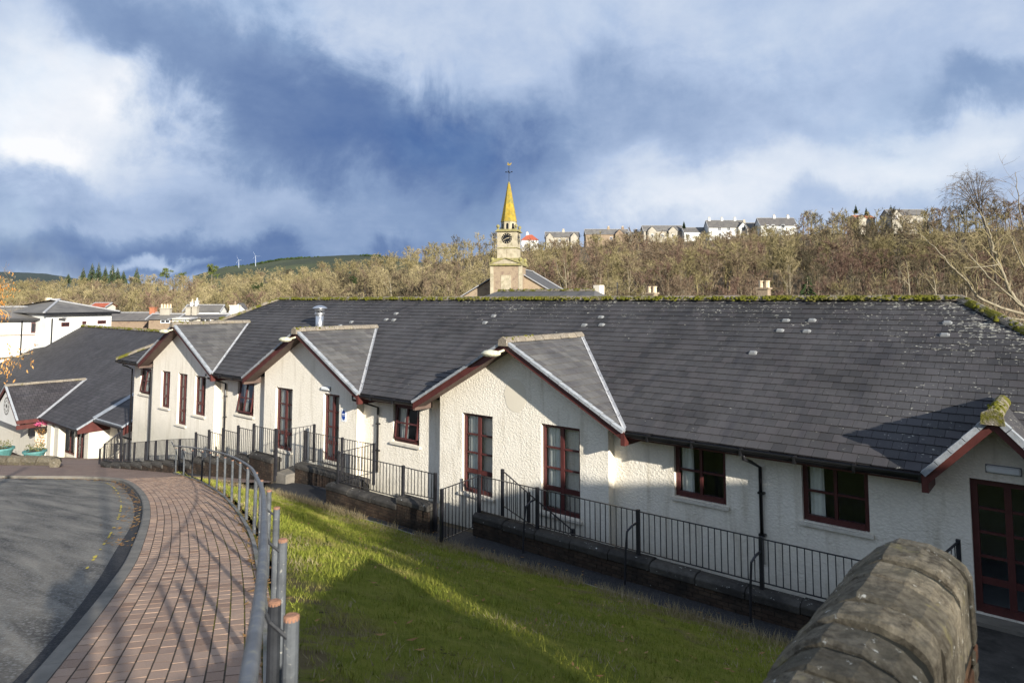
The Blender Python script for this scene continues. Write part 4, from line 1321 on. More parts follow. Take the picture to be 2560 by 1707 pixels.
# blades: short turf everywhere, tall dry tufts along the footpath edge
def blades(name, n, pick, hlo, hhi, wlo, whi, mat, lean, label):
    V = np.zeros((n * 3, 3), np.float32)
    k = 0
    tries = 0
    while k < n and tries < n * 12:
        tries += 1
        i, v = pick()
        if i is None: continue
        x, y, z = bankz(int(i), v)
        x += rnd.uniform(-.09, .09); y += rnd.uniform(-.05, .05)
        d = math.hypot(x, y)
        sc = 1.0
        h = rnd.uniform(hlo, hhi); w = rnd.uniform(wlo, whi) * (1 + d * .06)
        a = rnd.uniform(0, 6.283); la = rnd.uniform(0, 6.283); ll = h * rnd.uniform(.1, lean)
        V[k * 3] = (x - math.cos(a) * w, y - math.sin(a) * w, z - .015)
        V[k * 3 + 1] = (x + math.cos(a) * w, y + math.sin(a) * w, z - .015)
        V[k * 3 + 2] = (x + math.cos(la) * ll, y + math.sin(la) * ll, z + h)
        k += 1
    V = V[:k * 3]
    me = bulk_mesh(name, V, np.arange(k * 3).reshape(-1, 3), mat)
    o = bpy.data.objects.new(name, me); COL.objects.link(o)
    tag(o, label, 'grass', kind='stuff')
    return o
def depth_i(i, v):
    x, y, _ = bankz(int(i), v)
    return Vector((x, y, 0)).dot(FWD0), Vector((x, y, 0)).dot(RIGHT)
def pick_turf():
    i = rnd.uniform(0, NB - 1.01); v = rnd.uniform(.01, .995)
    d, r_ = depth_i(i, v)
    if d < 1.5 or abs(r_) > .78 * d + .5: return None, None
    if rnd.random() > min(1, (9.5 / d) ** 1.2): return None, None
    return i, v
def pick_edge():
    i = rnd.uniform(40, NB - 2); v = 1 - abs(rnd.gauss(0, .035))
    if mnoise.noise((i * .09, 3.1, 0)) < -.12: return None, None
    return i, min(.999, max(.5, v))
def pick_patch():
    i = rnd.uniform(5, NB - 2); v = rnd.uniform(.02, .99)
    x, y, _ = bankz(int(i), v)
    if mnoise.noise((x * .75, y * .75, 7)) < .22 - (.25 if v > .78 or v < .1 else 0): return None, None
    return i, v
blades('turf_blades', 95000, pick_turf, .018, .055, .0022, .004, M['blade'], .9, 'short green turf covering the sloping bank beside the path')
blades('dry_edge_grass', 9000, pick_edge, .05, .20, .002, .0036, M['straw'], .8, 'tall straw coloured grass tufts along the dark footpath edge')
blades('dead_grass', 16000, pick_patch, .02, .06, .003, .005, M['straw'], 1.4, 'patches of dead straw coloured grass on the bank')
def pick_clump():
    i = rnd.uniform(5, NB - 2); v = rnd.uniform(.02, .97)
    x, y, _ = bankz(int(i), v)
    if mnoise.noise((x * 2.6, y * 2.6, 11)) < .34: return None, None
    d, r_ = depth_i(i, v)
    if d < 1.5 or abs(r_) > .78 * d + .5: return None, None
    return i, v
blades('grass_tufts', 16000, pick_clump, .04, .105, .0022, .004, M['blade'], 1.1, 'taller uneven tufts of grass dotted over the bank')
# fallen leaves and scraps
def scatter_leaves(name, pts, label, mat, smin=.015, smax=.035):
    V, Fc = [], []
    for (x, y, z) in pts:
        s = rnd.uniform(smin, smax); a = rnd.uniform(0, 6.28); l = rnd.uniform(1.2, 2.0)
        ca, sa = math.cos(a), math.sin(a)
        b = len(V)
        for (u, v, w) in ((-l, 0, .25), (0, -.55, .0), (l, 0, .35), (0, .55, .05)):
            V.append((x + (u * ca - v * sa) * s, y + (u * sa + v * ca) * s, z + w * s * rnd.uniform(.4, 1.2) + .006))
        Fc.append((b, b + 1, b + 2, b + 3))
    me = bulk_mesh(name, V, Fc, mat)
    o = bpy.data.objects.new(name, me); COL.objects.link(o)
    return tag(o, label, 'leaves', kind='stuff')
pts = []
for _ in range(420):
    f = rnd.uniform(110, 345); d = -abs(rnd.gauss(.12, .16)) - .02
    C_ = interp(K, f); n_ = interp(offset(K, 1.0), f) - C_
    p = C_ + n_ * d
    pts.append((p[0], p[1], gz_(*p) + .006))
for _ in range(700):
    f = rnd.uniform(20, 345)
    p = interp(RL, f) + np.array([rnd.gauss(0, .05), rnd.gauss(-.05, .06)])
    pts.append((p[0], p[1], path_z(*p) + .004))
for _ in range(420):
    i, v = pick_turf()
    if i is None: continue
    x, y, z = bankz(int(i), v); pts.append((x, y, z + .02))
for _ in range(130):
    x = rnd.uniform(-20, -3); t = abs(rnd.gauss(0, .3))
    pts.append((x, 11.05 + min(.8, t), -.25 - max(0, (-14 - x)) * .06))
scatter_leaves('fallen_leaves', pts, 'small brown leaves scattered along kerb, path edge and grass', M['leaf_litter'])
# worn yellow line beside the kerb: short broken dabs of paint
yroot = bpy.data.objects.new('yellow_line', None); COL.objects.link(yroot); yroot['kind'] = 'structure'
KOff = offset(K, -.40)
f = 96.0
while f < 300:
    ln = rnd.uniform(.5, 2.2)
    if rnd.random() < .55:
        A = interp(KOff, f); B = interp(KOff, f + ln); t = (B - A); n_ = np.array([t[1], -t[0]]) / max(1e-6, np.linalg.norm(t)) * rnd.uniform(.012, .034)
        m2 = (A + B) / 2
        vs = [A - n_ * .4, m2 - n_ * rnd.uniform(.7, 1.2), B - n_ * .3, B + n_ * .5, m2 + n_ * rnd.uniform(.6, 1.2), A + n_ * .6]
        po = MB().poly([(p[0], p[1], gz_(*p) + .010) for p in vs]).build('paint_dab', M['yellow'], yroot)
        if po.data.polygons[0].normal.z < 0: po.data.flip_normals()
    f += ln + rnd.uniform(.2, 1.8)
# ------------------------------------------------------------------ dwarf walls and black railings beside the building
def stone_run(root, x0, x1, Y, zt, zb, th=.30, L=.85, cop=.16, brick=True):
    """a low wall: coping stones over courses of brick, all single pieces"""
    n = max(1, round((x1 - x0) / L))
    w = (x1 - x0) / n
    for i in range(n):
        a, b = x0 + i * w + .006, x0 + (i + 1) * w - .006
        dz = rnd.uniform(-.012, .012)
        m_ = MB()
        pr = [(Y - th / 2 - .03, zt - cop + dz), (Y - th / 2 - .035, zt - .055 + dz), (Y - th / 2 + .05, zt + dz), (Y + th / 2 - .05, zt + .004 + dz), (Y + th / 2 + .03, zt - .05 + dz), (Y + th / 2 + .03, zt - cop + dz)]
        m_.prism([(a, y, z) for y, z in pr], (b - a, rnd.uniform(-.008, .008), rnd.uniform(-.008, .008)))
        m_.build('coping_stone', M['stone_dark'], root, bevel=.012)
    MB().box(x0 + .01, x1 - .01, Y - th / 2 + .012, Y + th / 2 - .01, zb - .9, zt - cop).build('mortar_core', M['mortar'], root)
    z = zt - cop
    r_ = 0
    while z > zb - .08 and brick:
        hgt = .073
        x = x0 - (.11 if r_ % 2 else 0)
        while x < x1 - .02:
            a, b = max(x0, x) + .004, min(x1, x + .22) - .005
            if b - a > .03:
                o = rnd.uniform(-.006, .005)
                MB().box(a, b, Y - th / 2 + o, Y - th / 2 + .06, z - hgt + .004, z - .006).build('brick', M['brick_dark'], root)
            x += .225
        z -= hgt + .004; r_ += 1
def panel(root, p, q, zt0, zt1, zb0, zb1, post0=True, post1=True, foot0=None, foot1=None, gap=.122, cap=.035):
    """railing panel from p to q (x, y): rails, bars and end posts"""
    p, q = Vector((*p, 0)), Vector((*q, 0))
    d = q - p
    L = d.length
    u = d / L
    A = p + Vector((0, 0, zt0)); B = q + Vector((0, 0, zt1)); C_ = p + Vector((0, 0, zb0)); D_ = q + Vector((0, 0, zb1))
    MB().bar(A, B, .038, .012).build('top_rail', M['black_iron'], root)
    MB().bar(C_, D_, .034, .012).build('bottom_rail', M['black_iron'], root)
    n = max(2, round(L / gap))
    for i in range(1, n):
        t = i / n
        x, y = p.x + d.x * t, p.y + d.y * t
        MB().bar((x, y, zb0 + (zb1 - zb0) * t), (x, y, zt0 + (zt1 - zt0) * t), .014).build('bar', M['black_iron'], root)
    for on, P_, zt, ft in ((post0, p, zt0, foot0), (post1, q, zt1, foot1)):
        if on:
            b = MB().box(P_.x - .032, P_.x + .032, P_.y - .032, P_.y + .032, ft if ft is not None else min(zb0, zb1) - .14, zt + cap)
            b.build('post', M['black_iron'], root)
# right hand run ---------------------------------------------------------------
rw = thing('dwarf_wall', 'long sooty brick dwarf wall under the railing in front of the right hand windows', 'wall', (-6, 12, -.1), group='dwarf walls beside the footpath')
stone_run(rw, -10.95, -1.85, 12.0, .215, -.30, .30, .9, .18)
rr = thing('railing', 'long black railing on the dwarf wall in front of the right hand windows', 'railing', (-6, 12, .2), group='black railings')
xs = [-10.88, -9.18, -6.72, -4.34, -1.95]
for i in range(4):
    panel(rr, (xs[i], 12.0), (xs[i + 1], 12.0), 1.045, 1.05, .26 + (.02 * i), .27 + .02 * i, post0=True, post1=(i == 3), foot0=.1)
panel(rr, (-1.95, 12.0), (-1.60, 13.15), 1.05, 1.29, .34, .5, post0=False, foot1=-.1)
for x in (-9.18, -6.72, -4.34):
    MB().tube([(x, 11.985, .84), (x - .02, 11.80, .82), (x - .05, 11.66, .74), (x - .05, 11.60, .40), (x - .05, 11.56, -.2)], .021, 8).build('raking_stay', M['black_iron'], rr)
stair = thing('stair_railing', 'black stair railing sloping down behind the long railing by the third gable', 'railing', (-9.5, 12.8, -.1), group='black railings')
panel(stair, (-10.85, 12.8), (-10.05, 12.8), 1.02, .62, .20, -.05, foot0=-.2, foot1=-.2)
panel(stair, (-10.05, 12.8), (-8.80, 12.8), .62, -.10 + .14, -.05, -.45, post0=False, foot1=-.4)
# gate that stands open over the footpath
gate = thing('gate', 'open black iron gate leaf standing across the footpath by the third gable', 'gate', (-10.9, 11.4, -.1))
panel(gate, (-10.92, 12.03), (-10.82, 10.72), 1.03, 1.02, -.07, -.06, foot0=-.1, foot1=-.09, cap=.01, gap=.125)
# left hand run in front of the recess between gables two and three --------------
lw = thing('dwarf_wall', 'short sooty dwarf wall with stepped coping left of the open gate', 'wall', (-13.6, 11.4, -.2), group='dwarf walls beside the footpath')
stone_run(lw, -15.75, -12.90, 11.4, .21, -.32, .32, .95)
stone_run(lw, -12.90, -11.78, 11.4, .38, -.30, .32, 1.2)
lr = thing('railing', 'black railing on the short dwarf wall left of the open gate', 'railing', (-13.6, 11.4, .2), group='black railings')
panel(lr, (-15.46, 11.4), (-12.85, 11.4), 1.045, 1.06, .29, .31, foot0=.1, foot1=.2)
panel(lr, (-12.79, 11.4), (-11.73, 11.4), 1.06, 1.06, .46, .50, foot0=.2, foot1=-.2, post0=False)
panel(lr, (-15.46, 11.4), (-15.56, 12.70), 1.045, 1.03, .29, .25, post0=False, foot1=-.1)
# middle run across the second gable ---------------------------------------------
mr = thing('railing', 'black railing set back before the door of the second gable', 'railing', (-17.2, 12.7, .1), group='black railings')
panel(mr, (-18.95, 12.70), (-17.04, 12.70), .98, 1.0, .14, .18, foot0=-.2, foot1=-.1)
panel(mr, (-17.04, 12.70), (-15.60, 12.70), 1.0, 1.03, .18, .24, post0=False, post1=False)
mw = thing('dwarf_wall', 'dark mossy dwarf wall below the railing of the second gable', 'wall', (-17.4, 12.6, -.3), group='dwarf walls beside the footpath')
stone_run(mw, -18.95, -15.7, 12.52, .08, -.42, .34, .8)
g2 = thing('gate', 'open black iron gate leaf at the steps to the second gable', 'gate', (-19.4, 12.6, -.3))
panel(g2, (-19.48, 12.02), (-19.20, 13.20), 1.04, 1.08, -.22, .0, foot0=-.34, foot1=-.1, cap=.03)
st = thing('step_block', 'pale concrete step under the gate of the second gable', 'step', (-19, 12.5, -.4))
MB().box(-19.75, -18.95, 12.05, 13.3, -.75, -.24).build('slab', M['kerb'], st, bevel=.02)
# stepped run down to the left -----------------------------------------------------
sw = thing('dwarf_wall', 'stone dwarf wall stepping downhill beneath the first and second gables', 'wall', (-26, 12.05, -1), group='dwarf walls beside the footpath')
sr = thing('railing', 'black railing stepping downhill in short panels beside the first gable', 'railing', (-23, 12, -.3), group='black railings')
steps = [(-20.80, -19.50, 1.05, .27, 1.04), (-21.77, -20.84, .88, .06, .92), (-22.77, -21.80, .68, -.14, .70), (-23.75, -22.80, .50, -.30, .54), (-24.71, -23.78, .30, -.46, .34)]
for (a, b, zt, zb, pz) in steps:
    panel(sr, (a, 12.0), (b, 12.0), zt, zt, zb, zb, post1=(b == -19.50), foot0=zb - .3, foot1=-.5, cap=.06)
    stone_run(sw, a - .02, b - .0, 12.05, zb - .06, gz_(b, 12) - .02, .32, .95)
lr2 = thing('railing', 'black railing raking downhill in front of the first gable towards the entrance', 'railing', (-29, 12, -1), group='black railings')
xs = [-24.75, -25.94, -26.99, -27.95, -28.85, -29.90, -30.88, -31.86, -33.0]
zs = [.12, -.04, -.20, -.36, -.51, -.68, -.85, -1.0, -1.15]
for i in range(8):
    panel(lr2, (xs[i + 1], 12.0), (xs[i], 12.0), zs[i + 1], zs[i], zs[i + 1] - .72, zs[i + 1] - .62, post1=False, foot0=zs[i + 1] - 1.1, gap=.11, cap=.0)
    stone_run(sw, xs[i + 1], xs[i] - .02, 12.05, zs[i + 1] - .74, gz_(xs[i], 12) - .12, .34, .98)
panel(lr2, (-34.6, 13.3), (-33.0, 12.0), -.98, -1.15, -1.75, -1.9, post1=False, foot0=-2.4)
panel(lr2, (-36.0, 12.9), (-34.6, 13.3), -1.95, -.98, -2.8, -1.9, post1=False, foot0=-3.0, gap=.1)

# ------------------------------------------------------------------ tubular handrail on posts beside the brick path
hr = thing('handrail', 'curved grey tubular handrail on round posts beside the brick path', 'handrail', (-12, 7, 1.2))
NPOST = 16
f_end = float(np.argmin(np.abs(RL[:, 0] + 2.17)))
railpts = []
for i in range(120):
    f = 1 + (358 - 1) * i / 119
    p = interp(RL, f); q = interp(RL, f + 1)
    t = (q - p) / np.linalg.norm(q - p)
    n_ = np.array([-t[1], t[0]])
    n_ = np.array([t[1], -t[0]])
    side = n_ if (n_ @ np.array([-.5, -1.])) > 0 else -n_       # towards the path
    p2 = p + side * .098
    railpts.append(Vector((p2[0], p2[1], gz_(*p) + 1.09)))
# level end over the paving at the foot
t0 = (railpts[0] - railpts[1]).normalized()
MB().tube([railpts[0] + Vector((t0.x, t0.y, .05)) * .55] + railpts, .020, 10).build('rail', M['rail_steel'], hr, smooth=True)
for k in range(NPOST):
    f = f_end * (1 - 0) * k / (NPOST - 1) + 1
    p = interp(RL, f)
    g0 = gz_(*p)
    h = .98 + rnd.uniform(-.012, .012)
    lx, ly = rnd.uniform(-.012, .012), rnd.uniform(-.012, .012)
    mt = M['post_dark'] if k in (2, 3, 4) else M['post_steel']
    po = MB().tube([(p[0], p[1], g0 - .15), (p[0] + lx, p[1] + ly, g0 + h)], [.027, .026], 12).build('post', mt, hr, smooth=False)
    MB().lathe([(.0265, -.010), (.0268, .003), (.020, .007)], (p[0] + lx, p[1] + ly, g0 + h), 12).build('rusty_cap', M['rust'], po)
    q = interp(RL, f + 1); t = (q - p) / np.linalg.norm(q - p); n_ = np.array([t[1], -t[0]])
    side = n_ if (n_ @ np.array([-.5, -1.])) > 0 else -n_
    a = Vector((p[0], p[1], g0 + h - .07)); b = Vector((p[0] + side[0] * .098, p[1] + side[1] * .098, g0 + 1.05))
    MB().tube([a, a.lerp(b, .7) + Vector((0, 0, -.03)), b, b + Vector((0, 0, .03))], .008, 6).build('bracket', M['post_dark'], po)
p = interp(RL, f_end * 14.45 / 15)
sp = MB().tube([(p[0] - .03, p[1] - .03, gz_(*p) - .1), (p[0] - .03, p[1] - .03, gz_(*p) + .80)], .030, 12).build('short_post', M['post_dark'], hr)
MB().lathe([(.0305, -.01), (.0308, .004), (.02, .01)], (p[0] - .03, p[1] - .03, gz_(*p) + .80), 12).build('rusty_cap', M['rust'], sp)
# flat edging bar along the foot of the posts
eb = MB()
for i in range(0, 340, 4):
    p, q = interp(RL, i), interp(RL, i + 4)
    eb.bar((p[0] - .02, p[1] - .05, gz_(*p) + .085), (q[0] - .02, q[1] - .05, gz_(*q) + .085), .05, .07)
eb.build('edging_strip', M['edging'], hr)

# ------------------------------------------------------------------ near stone wall in the right foreground
fw = thing('stone_wall', 'blurred old garden wall with lichened half round coping stones in right foreground', 'wall', (-.57, 2.4, 3))
WX0, WX1, WYE = -.77, -.385, 3.62
yy = .55
wz = lambda y: 4.055 + .004 * (3.6 - y)
base_prof = [(-.275, -.32), (-.272, -.17), (-.25, -.125), (-.15, -.024), (-.09, .012), (.03, .014), (.115, -.010), (.168, -.048), (.190, -.088), (.196, -.335)]
cxw = (WX0 + WX1) / 2
def dens(pr, k=3):
    out = []
    for i in range(len(pr) - 1):
        for j in range(k):
            t = j / k
            out.append((pr[i][0] * (1 - t) + pr[i + 1][0] * t, pr[i][1] * (1 - t) + pr[i + 1][1] * t))
    return out + [pr[-1]]
prof = dens(base_prof)
while yy < WYE:
    L = rnd.uniform(.16, .30)
    y2 = min(yy + L, WYE)
    if WYE - y2 < .1: y2 = WYE
    m_ = MB()
    dz, dx_ = rnd.uniform(-.012, .014), rnd.uniform(-.012, .012)
    rk = rnd.uniform(-.05, .05)
    vs, fs = [], []
    n = len(prof)
    ny = 13
    skew = rnd.uniform(-.03, .03)
    for j in range(ny):
        t = j / (ny - 1)
        e = min(t, 1 - t)
        sh = -.012 * max(0, 1 - e / .07)
        for k, (a, b_) in enumerate(prof):
            y = yy + .016 + (y2 - yy - .032) * t + skew * a / .2 * (1 if 0 < j < ny - 1 else .8)
            d = mnoise.noise((a * 9 + yy * 3, y * 9, b_ * 9)) * .0045 + mnoise.noise((a * 34, y * 34, b_ * 34 + yy)) * .0035
            w = 1 + sh * 2.2 + d * 2
            vs.append((cxw + dx_ + a * w, y, wz(y) + b_ + (sh if 0 < k < n - 1 else 0) + dz + d + rk * a + rk * .6 * (t - .5) * (y2 - yy)))
    for j in range(ny - 1):
        for k in range(n - 1):
            fs.append((j * n + k, (j + 1) * n + k, (j + 1) * n + k + 1, j * n + k + 1))
        fs.append((j * n + n - 1, (j + 1) * n + n - 1, (j + 1) * n, j * n))
    fs.append(tuple(range(n))); fs.append(tuple(range((ny - 1) * n, ny * n))[::-1])
    m_.add(vs, fs).build('coping_stone', M['stone_cop'], fw, smooth=False)
    yy = y2
MB().box(cxw - .26, cxw + .165, .5, WYE - .02, -.1, wz(2) - .28).build('mortar_core', M['mortar'], fw)
MB().prism([(cxw + a * .94, .56, wz(2) + b_ - .030) for a, b_ in base_prof], (0, WYE - .60, 0)).build('mortar_bed', M['joint_dark'], fw)
# rubble and brick courses of the right face and the end
z = wz(2) - .30
r_ = 0
while z > 1.2:
    hgt = rnd.choice((.075, .078, .15))
    y = .6 - (.12 if r_ % 2 else 0)
    while y < WYE:
        L = .235 if hgt < .1 else rnd.uniform(.22, .38)
        a, b = max(.6, y) + .006, min(WYE, y + L) - .006
        if b - a > .04:
            m2 = M['brick_fg'] if hgt < .1 else M['stone_cop']
            MB().box(cxw + .02, cxw + .18 + rnd.uniform(-.01, .012), a, b, z - hgt + .008, z - .006).build('brick' if hgt < .1 else 'stone', m2, fw, bevel=.006)
            MB().box(cxw - .275 - rnd.uniform(-.01, .01), cxw - .02, a, b, z - hgt + .008, z - .006).build('brick' if hgt < .1 else 'stone', m2, fw)
        y += L
    for (a, b) in ((-.275, -.06), (-.05, .19)):
        MB().box(cxw + a, cxw + b, WYE - .10, WYE + .008 + rnd.uniform(-.01, .01), z - hgt + .008, z - .006).build('stone', M['stone_cop'], fw, bevel=.008)
    z -= hgt; r_ += 1
# ------------------------------------------------------------------ lower entrance wing on the left
wing = thing('entrance_wing', 'lower slate roofed entrance wing with porch canopy left of the first gable', 'building', (-52, 18, -4.35))
EY, EZ, FLZ = 14.50, -2.21, -4.35
WY, WZ = 23.5, -2.21 + PM * 9.0
WXL, WXR = -75.3, -35.3
def uv_plane(o, U, Vv, O):
    l = o.data.uv_layers.new(name='UVMap')
    off = WL.get(o.name, Vector((0, 0, 0)))
    for poly in o.data.polygons:
        for li in poly.loop_indices:
            c = o.data.vertices[o.data.loops[li].vertex_index].co + off - O
            l.data[li].uv = (c.dot(U), c.dot(Vv))
def roof_part(pts, name, parent, U, Vv, mat=None):
    o = MB().poly(pts).build(name, mat or M['slate_flat'], parent)
    uv_plane(o, Vector(U).normalized(), Vector(Vv).normalized(), Vector(pts[0]))
    return o
rm = roof_part([(WXL, EY + 3.2, EZ + 3.2 * PM), (-53, EY + .2, EZ + .2 * PM), (-53, EY, EZ), (-43.9, EY, EZ), (-43.9, 15.36, EZ + .86 * PM), (-39.8, 15.36, EZ + .86 * PM), (-39.8, 17.4, EZ + 2.9 * PM), (WXR, 17.4, EZ + 2.9 * PM), (WXR, WY, WZ), (WXL, WY, WZ)], 'roof', wing, (1, 0, 0), (0, 1, PM))
roof_part([(WXL, WY, WZ), (WXR, WY, WZ), (WXR, 32, WZ - 8.5 * PM), (WXL, 32, WZ - 8.5 * PM)], 'roof', wing, (1, 0, 0), (0, -1, PM))
roof_part([(WXL, EY + 3.2, EZ + 3.2 * PM), (WXL, EY - .4, EZ - .4 * PM), (-53, EY - .4, EZ - .4 * PM), (-53, EY + .2, EZ + .2 * PM)], 'roof', wing, (1, 0, 0), (0, 1, PM))
ridge_run(rm, (WXL, WY, WZ + .03), (WXR, WY, WZ + .03), M['ridge_mossy'], .6, .13)
moss_run(rm, (WXL, WY, WZ + .10), (WXR, WY, WZ + .10), 12, .075, .09)
moss_run(rm, (WXL, EY, EZ + .05), (WXL, WY, WZ + .07), 9, .06, .07)
MB().bar((WXL, EY, EZ - .06), (WXL, WY, WZ - .06), .06, .16).build('verge', M['maroon'], wing)
# projecting gabled bay with the round emblem
bx, bw, bz = -53.0, 2.75, -.38
by0 = 13.3
be = bz - PM * 1.28 * bw
byt = EY + (bz - EZ) / PM
k2 = (bz - be) / bw
for s in (1, -1):
    roof_part([(bx + s * bw, by0, be), (bx + s * bw, EY + (be - EZ) / PM, be), (bx, byt, bz), (bx, by0, bz)], 'bay_roof', wing, (0, 1, 0), (-s, 0, k2), None)
    e0, e1 = Vector((bx + s * (bw + .03), by0 - .03, be)), Vector((bx, by0 - .03, bz))
    MB().prism([e0, e1, e1 - Vector((0, 0, .2)), e0 - Vector((0, 0, .2))], (0, .03, 0)).build('barge_board', M['maroon'], wing)
    MB().bar(e0 + Vector((0, .03, .03)), e1 + Vector((0, .03, .03)), .12, .06).build('verge_tile', M['verge'], wing)
    p, q = Vector((bx + s * bw, EY + (be - EZ) / PM, be)), Vector((bx, byt, bz))
    MB().bar(p + Vector((0, 0, .03)), q + Vector((0, 0, .03)), .24, .03).build('valley_flashing', M['lead'], wing)
ridge_run(wing, (bx, by0 - .05, bz + .02), (bx, byt, bz + .02), M['ridge'], .45, .12)
MB().bar((bx + bw, by0 - .02, be - .10), (bx + bw, 14.6, be - .10), .05, .22).build('fascia', M['maroon'], wing)
MB().bar((bx + bw - .12, by0, be - .42), (bx + bw - .12, 14.6, be - .42), .06, .26).build('fascia', M['maroon'], wing)
gw_ = MB().poly([(bx - bw + .2, by0 + .12, be + .02), (bx + bw - .2, by0 + .12, be + .02), (bx, by0 + .12, bz - .22)]).build('gable_panel', M['white_far'], wing)
MB().box(bx - bw + .2, bx + bw - .2, by0 + .12, by0 + .2, be - .42, be + .02).build('gable_panel', M['white_far'], wing)
def ring(cx, cy, cz, r0, r1, n=28):
    vs, fs = [], []
    for k in range(n):
        a = 2 * math.pi * k / n
        vs += [(cx + r0 * math.cos(a), cy, cz + r0 * math.sin(a)), (cx + r1 * math.cos(a), cy, cz + r1 * math.sin(a))]
    for k in range(n):
        a, b = 2 * k, 2 * ((k + 1) % n)
        fs.append((a, a + 1, b + 1, b))
    return vs, fs
em = MB()
em.add(*ring(bx, by0 + .108, be + .62, .50, .56)); em.add(*ring(bx, by0 + .108, be + .62, .30, .335))
for k in range(10):
    a = 2 * math.pi * k / 10
    em.add([(bx + math.cos(a) * .42 + math.cos(t) * .05, by0 + .108, be + .62 + math.sin(a) * .42 + math.sin(t) * .05) for t in (0, 1.57, 3.14, 4.71)], [(0, 1, 2, 3)])
em.add(*ring(bx, by0 + .108, be + .62, .0, .13))
emo = em.build('emblem', M['far_dark'], wing)
tag(emo, 'black ring emblem with a dot at its centre')
wl = MB()
ce0 = EZ + .86 * PM
facade(wl, -60, bx + bw - .2, FLZ - .6, be - .4, 14.35, [(-53.9, -52.4, -2.95 - .1, -2.1)])
facade(wl, bx + bw - .9, -43.9, FLZ - .6, EZ - .05, 15.1, [(-48.1, -46.0, -4.1, -2.5), (-45.9, -44.5, FLZ, -2.45)])
wl.poly([(bx + bw - .2, 14.35, FLZ - .6), (bx + bw - .2, 15.1, FLZ - .6), (bx + bw - .2, 15.1, be - .4), (bx + bw - .2, 14.35, be - .4)])
wl.poly([(-43.9, 15.1, FLZ - .6), (-43.9, 17.4, FLZ - .6), (-43.9, 17.4, EZ + 1.2), (-43.9, 15.1, EZ - .05)])
facade(wl, -43.9, -39.9, FLZ - .6, ce0 - .1, 16.2, [(-42.6, -41.6, FLZ, -2.6)])
facade(wl, -39.9, -35.0, FLZ - .6, -1.4, 17.4, [])
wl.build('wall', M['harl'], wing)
MB().box(-60, -36, 18.9, 19.0, FLZ - .5, -1.5).build('interior', M['interior'], wing)
window(wing, -53.9, -52.4, -3.05, -2.1, 14.35, cols=2, rows=2, sill=False, wood=M['far_dark'])
window(wing, -48.1, -46.0, -4.1, -2.5, 15.1, cols=2, rows=1, sill=False)
window(wing, -45.9, -44.5, FLZ, -2.45, 15.1, cols=2, rows=2, sill=False, name='door')
window(wing, -42.6, -41.6, FLZ, -2.6, 16.2, cols=1, rows=2, sill=False, name='door')
dk = MB().box(bx + bw - .55, bx + bw - .185, 14.05, 14.34, FLZ + 1.0, be - .45).build('door', M['far_dark'], wing)
# white porch pillars
for x in (-48.9, -47.6):
    MB().box(x - .36, x + .36, 14.62, 15.0, FLZ - .6, EZ - .1).build('pillar', M['harl'], wing)
# gutter and red fascia gable of the canopy
MB().bar((-50.2, EY - .05, EZ - .06), (-44.0, EY - .05, EZ - .06), .13, .12).build('gutter', M['black_pvc'], wing)
ce = EZ + .86 * PM
MB().bar((-43.8, 15.30, ce - .05), (-39.75, 15.30, ce - .05), .13, .12).build('gutter', M['black_pvc'], wing)
MB().bar((-43.8, 15.40, ce + .04), (-39.8, 15.40, ce + .04), .10, .04).build('verge', M['verge'], wing)
cx0 = -43.88
MB().prism([(cx0, 14.5, EZ - .03), (cx0, 15.42, EZ + .92 * PM - .03), (cx0, 16.35, EZ - .03), (cx0, 16.35, EZ - .22), (cx0, 14.5, EZ - .25)], (.06, 0, 0)).build('gable_board', M['maroon'], wing)
MB().bar((cx0 + .04, 14.45, EZ + .01), (cx0 + .04, 15.42, EZ + .03 + .93 * PM), .14, .08).build('verge', M['verge'], wing)
MB().prism([(-39.8, 15.3, ce - .03), (-39.8, 17.2, ce + 1.9 * PM - .03), (-39.8, 17.2, ce + 1.2 * PM - .3), (-39.8, 15.3, ce - .42)], (.05, 0, 0)).build('gable_board', M['maroon'], wing)
MB().bar((-39.77, 15.25, ce + .03), (-39.77, 17.2, ce + .03 + 1.95 * PM), .12, .07).build('verge', M['verge'], wing)
MB().tube([(-40.2, 15.25, ce - .1), (-40.2, 15.35, ce - .5), (-38.6, 16.2, ce - .85), (-37.8, 16.3, ce - .95)], .05, 6).build('downpipe', M['black_pvc'], wing)
# strip of lead between the two roofs
MB().poly([(-44.35, 15.40, EZ + .90 * PM + .03), (-43.75, 15.40, EZ + .90 * PM + .03), (-43.75, 20, EZ + 5.5 * PM + .03), (-44.35, 20, EZ + 5.5 * PM + .03)]).build('valley_flashing', M['verge'], wing)
# second roof behind
rear = thing('rear_wing', 'mossy ridged slate roof just behind the entrance wing', 'building', (-55, 34, -4))
roof_part([(-66, 28.5, 1.6), (-44, 28.5, 1.6), (-46, 32.5, 3.35), (-63, 32.5, 3.35)], 'roof', rear, (1, 0, 0), (0, 1, PM))
roof_part([(-63, 32.5, 3.35), (-46, 32.5, 3.35), (-44, 37, 1.4), (-66, 37, 1.4)], 'roof', rear, (1, 0, 0), (0, -1, PM))
MB().box(-65, -45, 29, 36.5, -4.4, 1.6).build('wall', M['harl'], rear)
ridge_run(rear, (-63, 32.5, 3.37), (-46, 32.5, 3.37), M['ridge_mossy'], .7, .13)
moss_run(rear, (-63, 32.5, 3.44), (-46, 32.5, 3.44), 10, .08, .09)

